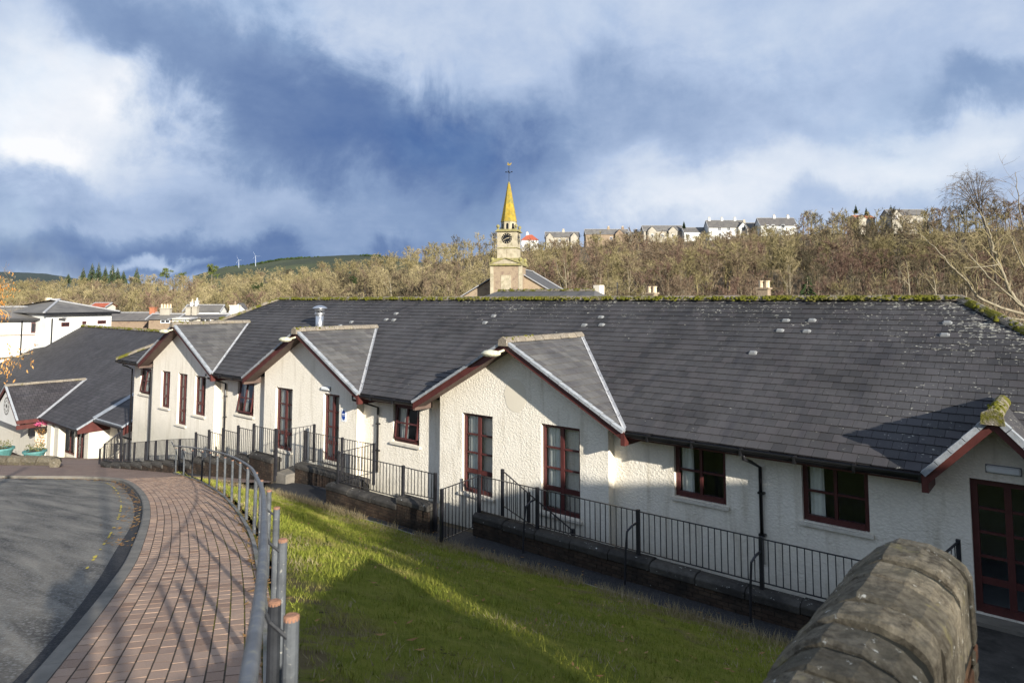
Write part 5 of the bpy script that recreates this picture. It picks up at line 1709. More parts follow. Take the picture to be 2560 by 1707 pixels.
# low stone edge, plant tubs and hanging basket by the entrance
ls = thing('edging_wall', 'low rounded stone edging with pale gaps in front of the entrance tubs', 'wall', (-38, 10.6, -2.6))
pA, pB = Vector((-42.5, 7.6, 0)), Vector((-36.3, 11.2, 0))
for i in range(9):
    p = pA.lerp(pB, i / 9); q = pA.lerp(pB, (i + .86) / 9)
    z = gz_(p.x, p.y) + .28
    MB().tube([Vector((p.x, p.y, z)), Vector((q.x, q.y, z - .02))], [.24, .25], 8).build('edging_stone', M['stone_cop'], ls)
pC = Vector((-34.2, 10.5, 0))
for i in range(4):
    p = pB.lerp(pC, i / 4); q = pB.lerp(pC, (i + .95) / 4)
    MB().tube([Vector((p.x, p.y, gz_(p.x, p.y) + .24)), Vector((q.x, q.y, gz_(q.x, q.y) + .24))], [.23, .23], 8).build('edging_stone', M['stone_cop'], ls)
def tub(x, y, z, label, s=1.0):
    t = thing('plant_tub', label, 'planter', (x, y, z), group='turquoise plant tubs')
    MB().lathe([(.34 * s, 0), (.50 * s, .42 * s), (.56 * s, .44 * s), (.56 * s, .54 * s), (.48 * s, .54 * s), (.46 * s, .48 * s)], (x, y, z), 18).build('tub', M['teal'], t, smooth=False)
    MB().lathe([(.46 * s, .46 * s), (.2, .50 * s)], (x, y, z), 14).build('soil', M['soil'], t)
    V, Fc = [], []
    for i in range(240):
        a = rnd.uniform(0, 6.28); r_ = .45 * s * math.sqrt(rnd.random()); h = rnd.uniform(.02, .36) * s
        c = Vector((x + r_ * math.cos(a), y + r_ * math.sin(a), z + .5 * s + h)); b = len(V)
        for _ in range(3):
            V.append(tuple(c + Vector((rnd.uniform(-.06, .06), rnd.uniform(-.06, .06), rnd.uniform(-.06, .06)))))
        Fc.append((b, b + 1, b + 2))
    m_ = MB(); m_.v = V; m_.f = Fc
    m_.build('foliage', M['plant'], t)
tub(-43.2, 12.3, gz_(-43.2, 12.3) + .06, 'turquoise tub of low shrubs behind the stone edging')
tub(-49.3, 12.4, gz_(-49.3, 12.4) + .06, 'turquoise tub of shrubs at the left picture edge', 1.1)
hb = thing('hanging_basket', 'hanging basket of pink flowers with brown trailing stems on the entrance wall', 'basket', (-49.6, 14.4, -3.0))
MB().lathe([(.02, -.32), (.22, -.22), (.34, 0)], (-49.6, 14.4, -2.75), 12).build('basket', M['soil'], hb)
V, Fc = [], []
V2, F2 = [], []
for i in range(360):
    pink = i < 120
    a = rnd.uniform(0, 6.28); r_ = .52 * math.sqrt(rnd.random())
    z = -2.62 + rnd.uniform(0, .36) * (1 - r_) if pink else -2.75 - rnd.uniform(0, 1.15)
    r2 = r_ if pink else rnd.uniform(.22, .42)
    c = Vector((-49.6 + r2 * math.cos(a), 14.35 + r2 * .6 * math.sin(a), z))
    vv, ff = (V, Fc) if pink else (V2, F2)
    b = len(vv)
    for _ in range(3):
        vv.append(tuple(c + Vector((rnd.uniform(-.05, .05), rnd.uniform(-.05, .05), rnd.uniform(-.06, .06)))))
    ff.append((b, b + 1, b + 2))
m_ = MB(); m_.v = V; m_.f = Fc; m_.build('blossom', M['flower'], hb)
m_ = MB(); m_.v = V2; m_.f = F2; m_.build('trailing_stems', M['beech_leaf'], hb)
MB().tube([(-49.6, 14.4, -2.72), (-49.6, 14.4, -2.2)], .012, 5).build('chain', M['black_iron'], hb)
# ------------------------------------------------------------------ buildings of the town beyond
def house(name, label, cat, c, w, d, zb, ze, zr, rz, wallm, roofm, group=None, hip=0.0, gables=(), wins=(), chim=(), wallc=None, rows=2):
    """c: centre of the front wall (x, y), facing the camera side after rotation; local x along the front, y to the back"""
    t = thing(name, label, cat, (c[0], c[1], zb), rz, group)
    H, HR = ze - zb, zr - zb
    o = .3
    w2 = w / 2
    m_ = MB().box(-w2, w2, 0, d, 0, H)
    if hip == 0:
        m_.add([(-w2, 0, H), (-w2, d, H), (-w2, d / 2, HR - .1), (w2, 0, H), (w2, d, H), (w2, d / 2, HR - .1)], [(0, 1, 2), (3, 5, 4)])
    m_.build('wall', wallm, t, local=True)
    h = hip
    rf = MB()
    hl, hr_ = h if isinstance(h, tuple) else (h, h)
    vs = [(-w2 - o, -o, H - .1), (w2 + o, -o, H - .1), (w2 + o - hr_, d / 2, HR), (-w2 - o + hl, d / 2, HR), (-w2 - o, d + o, H - .1), (w2 + o, d + o, H - .1)]
    rf.add(vs, [(0, 1, 2, 3), (3, 2, 5, 4)] + ([(1, 5, 2)] if hr_ else []) + ([(4, 0, 3)] if hl else []))
    ro = rf.build('roof', roofm, t, local=True)
    MB().bar((-w2 - o + hl, d / 2, HR + .04), (w2 + o - hr_, d / 2, HR + .04), .22, .12).build('ridge', M['lead'], ro, local=True)
    if not h:
        for sx in (-1, 1):
            MB().bar((sx * (w2 + o), -o, H - .08), (sx * (w2 + o), d / 2, HR + .02), .16, .12).build('verge', M['lead'], ro, local=True)
    for (gx_, gw__, gh, gd) in gables:        # projecting front gables
        g = MB()
        zt = H + gh
        g.add([(gx_ - gw__, -gd, 0), (gx_ + gw__, -gd, 0), (gx_ + gw__, -gd, H), (gx_, -gd, zt), (gx_ - gw__, -gd, H), (gx_ - gw__, .05, 0), (gx_ + gw__, .05, 0), (gx_ + gw__, .05, H), (gx_ - gw__, .05, H)],
              [(0, 1, 2, 3, 4), (1, 6, 7, 2), (5, 0, 4, 8)])
        g.build('gable', wallm, t, local=True)
        yb_ = (zt - H) / (HR - H) * d / 2
        rr_ = MB()
        rr_.add([(gx_ - gw__ - .2, -gd - .2, H - .1), (gx_, -gd - .2, zt + .12), (gx_, yb_, zt + .12), (gx_ - gw__ - .2, .1, H - .1), (gx_ + gw__ + .2, -gd - .2, H - .1), (gx_ + gw__ + .2, .1, H - .1)],
                [(0, 1, 2, 3), (1, 4, 5, 2)])
        rr_.build('gable_roof', roofm, t, local=True)
    for (x, z, ww, wh, yo) in wins:
        f = MB().box(x - ww / 2 - .1, x + ww / 2 + .1, yo - .06, yo - .004, z - .1, z + wh + .1).build('window', M['white_sign'], t, local=True)
        MB().box(x - ww / 2, x - .05, yo - .085, yo - .062, z, z + wh).build('pane', M['far_dark'], f, local=True)
        MB().box(x + .05, x + ww / 2, yo - .085, yo - .062, z, z + wh).build('pane', M['far_dark'], f, local=True)
    for (x, hh, cw, pots, potm, cm) in chim:
        cb = MB().box(x - cw / 2, x + cw / 2, d / 2 - .35, d / 2 + .35, HR - .7, HR + hh)
        cb.box(x - cw / 2 - .07, x + cw / 2 + .07, d / 2 - .42, d / 2 + .42, HR + hh, HR + hh + .12)
        co = cb.build('chimney', cm or wallm, ro, local=True)
        for k in range(pots):
            px_ = x + (k - (pots - 1) / 2) * .4
            # chimney pots belong to the roof's stack
            MB().lathe([(.15, 0), (.12, .5), (.15, .55)], (px_, d / 2, HR + hh + .12), 8).build('chimney_pot', potm, ro, local=True)
    return t
def P2(px, py, D):
    v = at(px, py, D)
    return v
RZ0 = 0.0
# long white block at the far left
pL = at(145, 800, 62)
wb = thing('white_block', 'white rendered two storey block with grey hipped roofs at the left edge', 'building', (pL.x, pL.y, -6))
def bl(x0, x1, y, D):
    return at(x0, y, D), at(x1, y, D)
def slab_front(root, name, px0, px1, D0, D1, ztop, zbot, mat, wins=()):
    a, b = at(px0, 748, D0), at(px1, 748, D1)
    u = (b - a); u.z = 0
    n = Vector((-u.y, u.x, 0)).normalized()
    if n.dot(FWD0) < 0: n = -n
    m_ = MB().prism([(a.x, a.y, zbot), (b.x, b.y, zbot), (b.x, b.y, ztop), (a.x, a.y, ztop)], n * 8)
    o = m_.build(name, mat, root)
    return a, b, n
zA = at(0, 797, 60).z
a, b, n = slab_front(wb, 'wall', -260, 152, 57, 62, zA, -6, M['white_far'])
zB = at(275, 785, 63).z
a2, b2, n2_ = slab_front(wb, 'wall', 118, 281, 60.5, 66, zB + .15, -6, M['white_far'])
def hip_roof(root, a, b, n, z, run, rise, o=.5, hipl=True, hipr=True):
    u = (b - a).normalized()
    A = a - u * o - n * o; B = b + u * o - n * o
    C_ = A + n * 2 * run; D_ = B + n * 2 * run
    hl = run * .9 if hipl else 0; hr_ = run * .9 if hipr else 0
    R0 = A + n * run + u * hl; R1 = B + n * run - u * hr_
    for P_ in (A, B, C_, D_): P_.z = z
    R0.z = R1.z = z + rise
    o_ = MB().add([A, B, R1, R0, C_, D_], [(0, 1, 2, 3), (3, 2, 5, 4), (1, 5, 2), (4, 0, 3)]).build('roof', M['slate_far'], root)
    MB().bar(A - Vector((0, 0, .08)), B - Vector((0, 0, .08)), .16, .2).build('gutter', M['black_pvc'], root)
    for p, q in ((R0, R1), (A, R0), (B, R1)):
        MB().bar(p + Vector((0, 0, .05)), q + Vector((0, 0, .05)), .2, .1).build('ridge_cap', M['lead'], root)
    return R0, R1
hip_roof(wb, a, b, n, zA, 4.2, at(60, 768, 62).z - zA, hipl=False)
hip_roof(wb, a2, b2, n2_, zB + .15, 4.4, at(195, 753, 64).z - zB)
MB().bar(a + (b - a) * .0 - n * .04 + Vector((0, 0, 0)), b - n * .04, .05, .08)
def front_item(a, b, n, t0, t1, z0, z1, dep, name, mat, root, off=.02):
    p = a.lerp(b, t0) - n * (off + dep); q = a.lerp(b, t1) - n * (off + dep)
    return MB().prism([(p.x, p.y, z0), (q.x, q.y, z0), (q.x, q.y, z1), (p.x, p.y, z1)], n * dep).build(name, mat, root)
def t_of(a, b, px):
    lo, hi = 0.0, 1.0
    for _ in range(40):
        m = (lo + hi) / 2
        p = a.lerp(b, m) - EYEV
        x = 1280 + FPX * p.dot(RIGHT) / p.dot(FWD)
        if x < px: lo = m
        else: hi = m
    return (lo + hi) / 2
for (A_, B_, N_, x0, x1, y0, y1) in ((a, b, n, 82, 102, 806, 832), (a2, b2, n2_, 156, 175, 806, 816), (a2, b2, n2_, 208, 217, 803, 810), (a2, b2, n2_, 246, 266, 801, 809)):
    t0, t1 = t_of(A_, B_, x0), t_of(A_, B_, x1)
    D_ = A_.lerp(B_, t0).dot(FWD0)
    f = front_item(A_, B_, N_, t0, t1, at(x0, y1, D_).z, at(x0, y0, D_).z, .08, 'window', M['maroon_wood'], wb)
    e = (t1 - t0) * .1
    mid = (t0 + t1) / 2
    for ta, tb in ((t0 + e, mid - e * .4), (mid + e * .4, t1 - e)):
        front_item(A_, B_, N_, ta, tb, at(x0, y1, D_).z + .12, at(x0, y0, D_).z - .1, .03, 'pane', M['far_dark'], f, off=.105)
for (A_, B_, N_, x) in ((a, b, n, 59), (a2, b2, n2_, 132)):
    t0 = t_of(A_, B_, x)
    p = A_.lerp(B_, t0) - N_ * .08
    MB().tube([(p.x, p.y, -5), (p.x, p.y, zA)], .06, 6).build('downpipe', M['far_dark'], wb)
front_item(a, b, n, 0, 1, at(60, 838, 60).z - .06, at(60, 838, 60).z + .03, .06, 'string_course', M['sand_stone'], wb)
# roofs and chimney heads of the old town, 75 to 130 m off
def town(px0, px1, yr, ye, D, label, stacks=(), wallm=None, hip=0.0, roofm=None, wins=(), ybase=860, skew=0.0, name='town_house', gables=()):
    aL, aR = at(px0, ye, D), at(px1, ye, D + skew)
    u = aR - aL; u.z = 0
    w = u.length
    rz = math.atan2(u.y, u.x)
    mid = (aL + aR) / 2
    ze = mid.z; zr = at((px0 + px1) / 2, yr, D + 3).z
    dep = max(3.0, (zr - ze) * 2.4)
    wn = []
    for (x0, x1, y0, y1) in wins:
        s = (( (x0 + x1) / 2 - px0) / (px1 - px0) - .5) * w
        pz1, pz0 = at(x0, y0, D).z, at(x0, y1, D).z
        wn.append((s, pz0 + 8, (x1 - x0) / FPX * D, pz1 - pz0, 0.0))
    ch = []
    for (x, yt, wpx, pots, pm, cm) in stacks:
        s = ((x - px0) / (px1 - px0) - .5) * w
        ch.append((s, at(x, yt, D + dep / 2).z - zr, wpx / FPX * D, pots, pm, cm))
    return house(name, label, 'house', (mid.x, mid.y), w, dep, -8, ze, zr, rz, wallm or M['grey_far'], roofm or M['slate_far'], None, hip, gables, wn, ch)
town(258, 395, 781, 800, 95, 'old slate roofed house with a red brick chimney stack left of the buff pots', [(368, 770, 13, 0, M['clay_pot'], M['red_brick'])], M['sand_stone'])
town(372, 470, 784, 797, 92, 'slate house with a wide stack of three buff chimney pots', [(400, 772, 24, 4, M['clay_pot'], M['grey_far'])], M['sand_stone'], wins=((404, 424, 801, 806),))
town(462, 548, 762, 778, 118, 'distant grey roofed house with a small red gable behind the chimneys', [(470, 757, 6, 1, M['clay_pot'], None), (482, 754, 5, 1, M['white_far'], None)], M['white_far'], gables=((6.5, 1.6, 1.3, .6),))
town(452, 556, 785, 795, 84, 'old mottled slate house with stone chimneys and white dormers', [(458, 770, 12, 0, M['clay_pot'], M['grey_far']), (474, 768, 12, 0, M['clay_pot'], M['grey_far'])], M['grey_far'], wins=((502, 526, 799, 809),))
town(430, 472, 794, 796, 80, 'cream flat fronted back wall with one dark window', (), M['cream_far'], wins=((460, 466, 800, 808),))
town(550, 640, 783, 800, 88, 'slate roofed house with a tall pale chimney beside the main roof', [(575, 765, 22, 1, M['sand_stone'], M['cream_far'])], M['sand_stone'])
town(228, 262, 757, 766, 110, 'small orange tiled roof behind the white block', (), M['cream_far'], roofm=M['red_tile'])
rooftop = thing('flat_roof_lantern', 'pale flat roofed plant room with a chimney behind the white block', 'building', tuple(at(100, 757, 72)))
c0, c1 = at(80, 757, 72), at(122, 757, 72)
MB().prism([(c0.x, c0.y, 1), (c1.x, c1.y, 1), (c1.x, c1.y, c0.z), (c0.x, c0.y, c0.z)], FWD0 * 4).build('wall', M['white_far'], rooftop)
p = at(114, 752, 73)
MB().box(p.x - .25, p.x + .25, p.y, p.y + .5, p.z - .8, at(114, 744, 73).z).build('chimney', M['clay_pot'], rooftop)

# roof right behind the main ridge
bh = thing('slate_roofed_house', 'low slate roof with mossy ridge showing just above the main ridge', 'house', (-23, 32, 0))
MB().add([(-28.9, 28, 4.3), (-18.0, 28, 4.3), (-19.8, 31, 5.62), (-26.6, 31, 5.64), (-28.9, 34.4, 4.2), (-18, 34.4, 4.2)], [(0, 1, 2, 3), (3, 2, 5, 4), (1, 5, 2), (4, 0, 3)]).build('roof', M['slate_gable'], bh)
MB().box(-28.3, -18.6, 28.5, 34, 0, 4.3).build('wall', M['harl'], bh)
ridge_run(bh, (-26.6, 31, 5.65), (-19.8, 31, 5.63), M['ridge_mossy'], .5, .10)
moss_run(bh, (-26.6, 31, 5.72), (-19.8, 31, 5.70), 12, .05, .06)
# chimney heads that rise from houses hidden by the roof
def hidden(px, pytop, wpx, D, label, pots, potm):
    top = at(px, pytop, D)
    w = wpx / FPX * D
    t = thing('chimneyed_house', label, 'house', (top.x, top.y, -2))
    MB().box(top.x - 4, top.x + 4, top.y - 3, top.y + 3, -2, 3.0).build('wall', M['sand_stone'], t)
    ro = MB().add([(top.x - 4.2, top.y - 3.2, 2.9), (top.x + 4.2, top.y - 3.2, 2.9), (top.x + 4.2, top.y, 4.9), (top.x - 4.2, top.y, 4.9), (top.x - 4.2, top.y + 3.2, 2.9), (top.x + 4.2, top.y + 3.2, 2.9)], [(0, 1, 2, 3), (3, 2, 5, 4)]).build('roof', M['slate_far'], t)
    hz = (at(px, pytop, D).z - 5.0)
    pot = .62 if pots else 0
    MB().box(top.x - w / 2, top.x + w / 2, top.y - .35, top.y + .35, 4.4, top.z - pot).build('chimney', M['sand_stone'] if pots else M['cream_far'], ro)
    if pots:
        MB().box(top.x - w / 2 - .1, top.x + w / 2 + .1, top.y - .42, top.y + .42, top.z - pot, top.z - pot + .12).build('chimney_cap', M['sand_stone'], ro)
        for k in range(pots):
            x = top.x + (k - (pots - 1) / 2) * .42
            MB().lathe([(.19, 0), (.18, .4), (.22, .44), (.22, pot - .12)], (x, top.y, top.z - pot + .12), 10).build('chimney_pot', potm, ro)
hidden(1497, 713, 18, 55, 'house with a plain cream chimney head left of the two potted chimneys', 0, None)
hidden(1630, 716, 20, 55, 'house with a low chimney of two buff pots above the ridge', 2, M['clay_pot'])
hidden(1910, 702, 24, 50, 'house with a chimney of two orange and cream pots beside the fir', 2, M['clay_pot'])
an = thing('aerial', 'thin rooftop television aerial between the chimneys', 'aerial', tuple(at(1545, 745, 60)))
p, q = at(1545, 745, 60), at(1543, 708, 60)
MB().tube([p, q], .03, 5).build('mast', M['far_dark'], an)
MB().tube([at(1518, 720, 60), at(1546, 719, 60)], .02, 5).build('boom', M['far_dark'], an)
MB().tube([at(1543, 706, 60), at(1543, 722, 60)], .06, 4).build('dipole', M['far_dark'], an)

# ------------------------------------------------------------------ the church with its yellow lichened spire
CD = 110.0
cc_ = at(1265, 748, CD)
S_ = CD / FPX                                  # metres per pixel at the church
ch = thing('church', 'stone church with clock tower and yellow lichened octagonal spire', 'church', (cc_.x, cc_.y, -6))
crz = YAW - R(12)                              # the nave runs back to the right, so its right slope shows
ux, uy = Vector((math.cos(crz), math.sin(crz), 0)), Vector((-math.sin(crz), math.cos(crz), 0))
zy = lambda y: at(1272, y, CD).z
def L3(x, y, z): return Vector((cc_.x, cc_.y, z)) + ux * x + uy * y
def cbox(x0, x1, y0, y1, z0, z1, name, mat, parent=ch):
    vs = [L3(x, y, z) for z in (z0, z1) for (x, y) in ((x0, y0), (x1, y0), (x1, y1), (x0, y1))]
    return MB().add(vs, [(0, 3, 2, 1), (4, 5, 6, 7), (0, 1, 5, 4), (1, 2, 6, 5), (2, 3, 7, 6), (3, 0, 4, 7)]).build(name, mat, parent)
hw = 2.35
z_eav = zy(664)
cbox(-hw, hw, 0, 4.6, -6, z_eav, 'tower_base', M['sand_stone'])
for sx in (-1, 1):
    cbox(sx * hw - .28, sx * hw + .28, -.06, .5, -6, z_eav, 'corner_quoin', M['ashlar'])
cbox(-.85, .85, -.05, .1, zy(735), zy(688), 'stone_panel', M['ashlar'])
cbox(.62, .82, -.09, -.02, zy(735), zy(720), 'slit_window', M['far_dark'])
cbox(-hw - .35, hw + .35, -.35, 4.95, z_eav, z_eav + .3, 'cornice', M['lichen_stone'])
# pediment
MB().prism([L3(-hw - .3, -.25, z_eav + .3), L3(hw + .3, -.25, z_eav + .3), L3(0, -.25, zy(647))], uy * .5).build('pediment', M['ashlar'], ch)
for sx in (-1, 1):
    MB().bar(L3(sx * (hw + .35), -.1, z_eav + .33), L3(0, -.1, zy(645)), .7, .16).build('raking_cornice', M['lichen_stone'], ch)
cbox(-hw + .1, hw - .1, .2, 4.4, z_eav + .3, zy(645), 'tower_step', M['lichen_stone'])
for sx in (-1, 1):
    for y in (.3, 4.3):
        MB().lathe([(.32, 0), (.32, .25), (.18, .35), (.36, .7), (.22, 1.0), (.0, 1.15)], L3(sx * hw, y, z_eav + .3), 10).build('urn', M['lichen_stone'], ch)
hb2 = 1.62
cbox(-hb2, hb2, .6, .6 + 2 * hb2, zy(645), zy(620), 'tower_shaft', M['ashlar'])
cbox(-.03, .03, .58, .62, zy(643), zy(622), 'joint', M['sand_stone'])
cbox(-hb2 - .12, hb2 + .12, .48, .72 + 2 * hb2, zy(620), zy(618), 'string_course', M['lichen_stone'])
hc = 1.62
ck = cbox(-hc, hc, .6, .6 + 2 * hc, zy(618), zy(578), 'clock_stage', M['ashlar'])
def disc(c, nx, r, n, name, mat, parent, t=.06):
    # nx: outward normal
    a = nx.cross(Vector((0, 0, 1))).normalized(); b = Vector((0, 0, 1))
    vs = [c + (a * math.cos(2 * math.pi * k / n) + b * math.sin(2 * math.pi * k / n)) * r for k in range(n)]
    return MB().prism(vs, nx * t).build(name, mat, parent)
zc_ = zy(595)
for (cen, nx) in ((L3(-.0, .6, zc_), -uy), (L3(hc, .6 + hc, zc_), ux)):
    d0 = disc(cen, nx, .86, 28, 'clock_face', M['far_dark'], ck)
    a = nx.cross(Vector((0, 0, 1))).normalized()
    for k in range(12):
        t = 2 * math.pi * k / 12
        dr = a * math.sin(t) + Vector((0, 0, 1)) * math.cos(t)
        MB().bar(cen + nx * .075 + dr * .60, cen + nx * .075 + dr * .80, .09, .02, nx).build('hour_mark', M['dial_mark'], d0)
    # about twenty to three
    for ang, ln, w_ in ((R(240), .66, .07), (R(80), .45, .10)):
        dr = -a * math.sin(ang) + Vector((0, 0, 1)) * math.cos(ang)
        MB().bar(cen + nx * .09, cen + nx * .09 + dr * ln, w_, .02, nx).build('clock_hand', M['dial_mark'], d0)
cbox(-hc - .3, hc + .3, .3, .9 + 2 * hc, zy(578), zy(576), 'cornice', M['lichen_stone'])
cbox(-hc - .1, hc + .1, .5, .7 + 2 * hc, zy(576), zy(572), 'parapet', M['lichen_stone'])
for sx in (-1, 1):
    for y in (.75, .45 + 2 * hc):
        MB().lathe([(.2, 0), (.12, .2), (.3, .5), (.3, .7), (.0, .95)], L3(sx * (hc - .1), y, zy(573)), 8).build('ball_finial', M['lichen_stone'], ch)
co_ = .6 + hc
def octa(r0, z0, r1, z1, name, mat, parent=ch, n=8):
    vs = []
    for (r_, z) in ((r0, z0), (r1, z1)):
        for k in range(n):
            t = 2 * math.pi * (k + .5) / n
            vs.append(L3(r_ * math.cos(t), co_ + r_ * math.sin(t), z))
    fs = [(k, (k + 1) % n, n + (k + 1) % n, n + k) for k in range(n)] + [tuple(range(n))[::-1], tuple(range(n, 2 * n))]
    return MB().add(vs, fs).build(name, mat, parent)
bel = octa(1.32, zy(574), 1.32, zy(552), 'belfry', M['ashlar'])
for k in range(8):
    t = 2 * math.pi * k / 8
    nrm = ux * math.cos(t) + uy * math.sin(t)
    tn = Vector((-nrm.y, nrm.x, 0))
    c0 = L3(0, co_, 0) + nrm * 1.232; c0.z = 0
    pts = [c0 - tn * .2 + Vector((0, 0, zy(571))), c0 + tn * .2 + Vector((0, 0, zy(571)))]
    for j in range(7):
        a_ = math.pi * j / 6
        pts.append(c0 + tn * .2 * math.cos(a_) + Vector((0, 0, zy(559) + .2 * math.sin(a_))))
    MB().prism(pts, -nrm * .06 + nrm * .02 + nrm * .03).build('louvre_opening', M['far_dark'], bel)
octa(1.42, zy(552), 1.40, zy(550.5), 'cornice', M['lichen_stone'])
octa(1.36, zy(550.5), .22, zy(455), 'spire', M['spire_gold'])
octa(.26, zy(455), .10, zy(449), 'spire_cap', M['lichen_stone'])
MB().tube([L3(0, co_, zy(450)), L3(0, co_, zy(403))], .035, 6).build('weathervane_rod', M['far_dark'], ch)
for dv_ in (ux, uy):
    MB().bar(L3(0, co_, zy(425)) - dv_ * .42, L3(0, co_, zy(425)) + dv_ * .42, .06, .06).build('compass_arm', M['far_dark'], ch)
    for s in (-1, 1):
        MB().box(*[v for i in range(3) for v in ((L3(0, co_, zy(424)) + dv_ * s * .5)[i] - .08, (L3(0, co_, zy(424)) + dv_ * s * .5)[i] + .08)]).build('compass_letter', M['far_dark'], ch)
ckp = [(-.34, .0), (-.12, -.18), (.18, -.16), (.42, .06), (.40, .34), (.22, .12), (.02, .06), (-.10, .32), (-.26, .36), (-.22, .14)]
MB().prism([L3(x, co_ - .02, zy(405) + z) for x, z in ckp], uy * .05).build('weathercock', M['gold'], ch)
# nave
nz0, nzr = zy(742), zy(672)
nl, nr, nd0, nd1 = -4.6, 7.4, 3.4, 25.0
nxm = 0.0
slope = (zy(674) - zy(733)) / (zy(0) - zy(0) + 1) if False else 0
nh = 8.2
MB().prism([L3(-nh, 3.2, zy(742)), L3(nh, 3.2, zy(742)), L3(0, 3.2, zy(667))], uy * .4).build('nave_gable', M['sand_stone'], ch)
cbox(-nh, nh, 3.3, nd1, -6, zy(742), 'nave_wall', M['sand_stone'])
for sx in (-1, 1):
    MB().poly([L3(sx * (nh + .5), 3.1, zy(744)), L3(0, 3.1, zy(668) + .2), L3(0, nd1, zy(668) + .2), L3(sx * (nh + .5), nd1, zy(744))]).build('nave_roof', M['slate_gable'], ch)
    MB().bar(L3(sx * (nh + .5), 3.1, zy(744) + .06), L3(0, 3.1, zy(668) + .28), .5, .14).build('skew_coping', M['lead'], ch)
    MB().bar(L3(sx * (nh + .5), nd1, zy(744) + .06), L3(0, nd1, zy(668) + .28), .5, .14).build('skew_coping', M['lead'], ch)
MB().bar(L3(0, 3, zy(668) + .3), L3(0, nd1, zy(668) + .3), .35, .15).build('nave_ridge', M['lead'], ch)
# ------------------------------------------------------------------ land form: street, town in the dip, wooded hillside
PXT = np.array([-2500, -600, 0, 400, 600, 800, 1000, 1200, 1300, 1600, 1900, 2200, 2560, 3400, 6000], float)
DCT = np.array([700, 620, 560, 520, 480, 430, 380, 345, 335, 322, 305, 275, 245, 220, 200], float)
ZCT = np.array([8, 9, 11, 11, 12.5, 16, 21, 28, 29, 32.5, 34.5, 31, 31, 32, 30], float)
ZFT = np.array([-9, -9, -9, -8, -7, -5, -4, -3.5, -3, -3, -2.5, -2, -1, 0, 2], float)
def land(x, y):
    p = Vector((x, y, 0))
    D, L = p.dot(FWD0), p.dot(RIGHT)
    near = min(gz_(x, y) - .7, -.75 + max(0.0, 9.5 - y) * .26)
    near = max(near, -9.0)
    if D < 25:
        if L > 0 and x > 2:                       # ground right of and behind the camera stays up on the hill
            return min(near, 1.2)
        return near
    px = 1280 + FPX * L / D
    Dc, Zc, Zf = (float(np.interp(px, PXT, T)) for T in (DCT, ZCT, ZFT))
    D0 = 135.0
    if D < 70:
        t = (D - 25) / 45
        return near + (min(near, Zf - 2) - near) * t * t * (3 - 2 * t)
    if D < D0:
        t = (D - 70) / (D0 - 70)
        a = min(near, Zf - 2) if D < 71 else Zf - 2
        return a + (Zf - a) * t
    if D < Dc:
        t = (D - D0) / (Dc - D0)
        u = t * (.75 + .25 * math.sin(t * math.pi / 2))
        return Zf + (Zc - Zf) * u + 1.2 * mnoise.noise((x * .02, y * .02, 0)) * min(1, 6 * t)
    return Zc + min(8.0, (D - Dc) * .008) + 1.2 * mnoise.noise((x * .02, y * .02, 0)) * max(0, 1 - (D - Dc) / 200)
angs = list(np.arange(-62, 62.1, 1.0)) + list(np.arange(66, 297, 4.0))
rads = [1.5, 4, 8, 12, 16, 20, 26, 34, 44, 56, 70, 85, 100, 120, 140] + list(np.geomspace(150, 700, 34)) + [800, 1000, 1400, 2200, 3500, 5200]
V, Fc = [], []
for a in angs:
    t = R(a)
    for r_ in rads:
        d = FWD0 * math.cos(t) + RIGHT * math.sin(t)
        p = d * r_
        V.append((p.x, p.y, land(p.x, p.y)))
nr_ = len(rads); na = len(angs)
for i in range(na):
    j = (i + 1) % na
    for k in range(nr_ - 1):
        Fc.append((i * nr_ + k, j * nr_ + k, j * nr_ + k + 1, i * nr_ + k + 1))
gm = MB(); gm.v = V; gm.f = Fc
ground = struct(gm.build('ground', M['earth'], smooth=True))
if sum(p.normal.z for p in ground.data.polygons[:50]) < 0: ground.data.flip_normals()
def mound(name, prof, D, depth, mat):
    """a far hill: skyline heights given at bearings, falling away in front and behind"""
    V, Fc = [], []
    rows = [(-depth, .0), (-depth * .6, .42), (-depth * .3, .75), (0, 1.0), (depth * .6, .6), (depth * 1.3, 0)]
    n = 60
    xs = np.linspace(prof[0][0], prof[-1][0], n)
    ys = np.interp(xs, [p[0] for p in prof], [p[1] for p in prof])
    for i in range(n):
        for dd, f in rows:
            top = at(xs[i], ys[i] + .6 * mnoise.noise((xs[i] * .05, 1, 2)), D)
            p = at(xs[i], 748, D + dd)
            V.append((p.x, p.y, -5 + (top.z + 5) * f))
    m = len(rows)
    for i in range(n - 1):
        for k in range(m - 1):
            Fc.append((i * m + k, (i + 1) * m + k, (i + 1) * m + k + 1, i * m + k + 1))
    q = MB(); q.v = V; q.f = Fc
    o = struct(q.build(name, mat, smooth=True))
    if sum(p.normal.z for p in o.data.polygons) < 0: o.data.flip_normals()
    return o
mound('green_hill', [(480, 690), (560, 667), (640, 660), (700, 648), (800, 641), (880, 637), (960, 640), (1080, 660)], 1500, 500, M['field'])
mound('far_hill', [(-300, 676), (-60, 678), (45, 681), (110, 684), (160, 692), (240, 705), (420, 712)], 3200, 900, M['shaded_hill'])
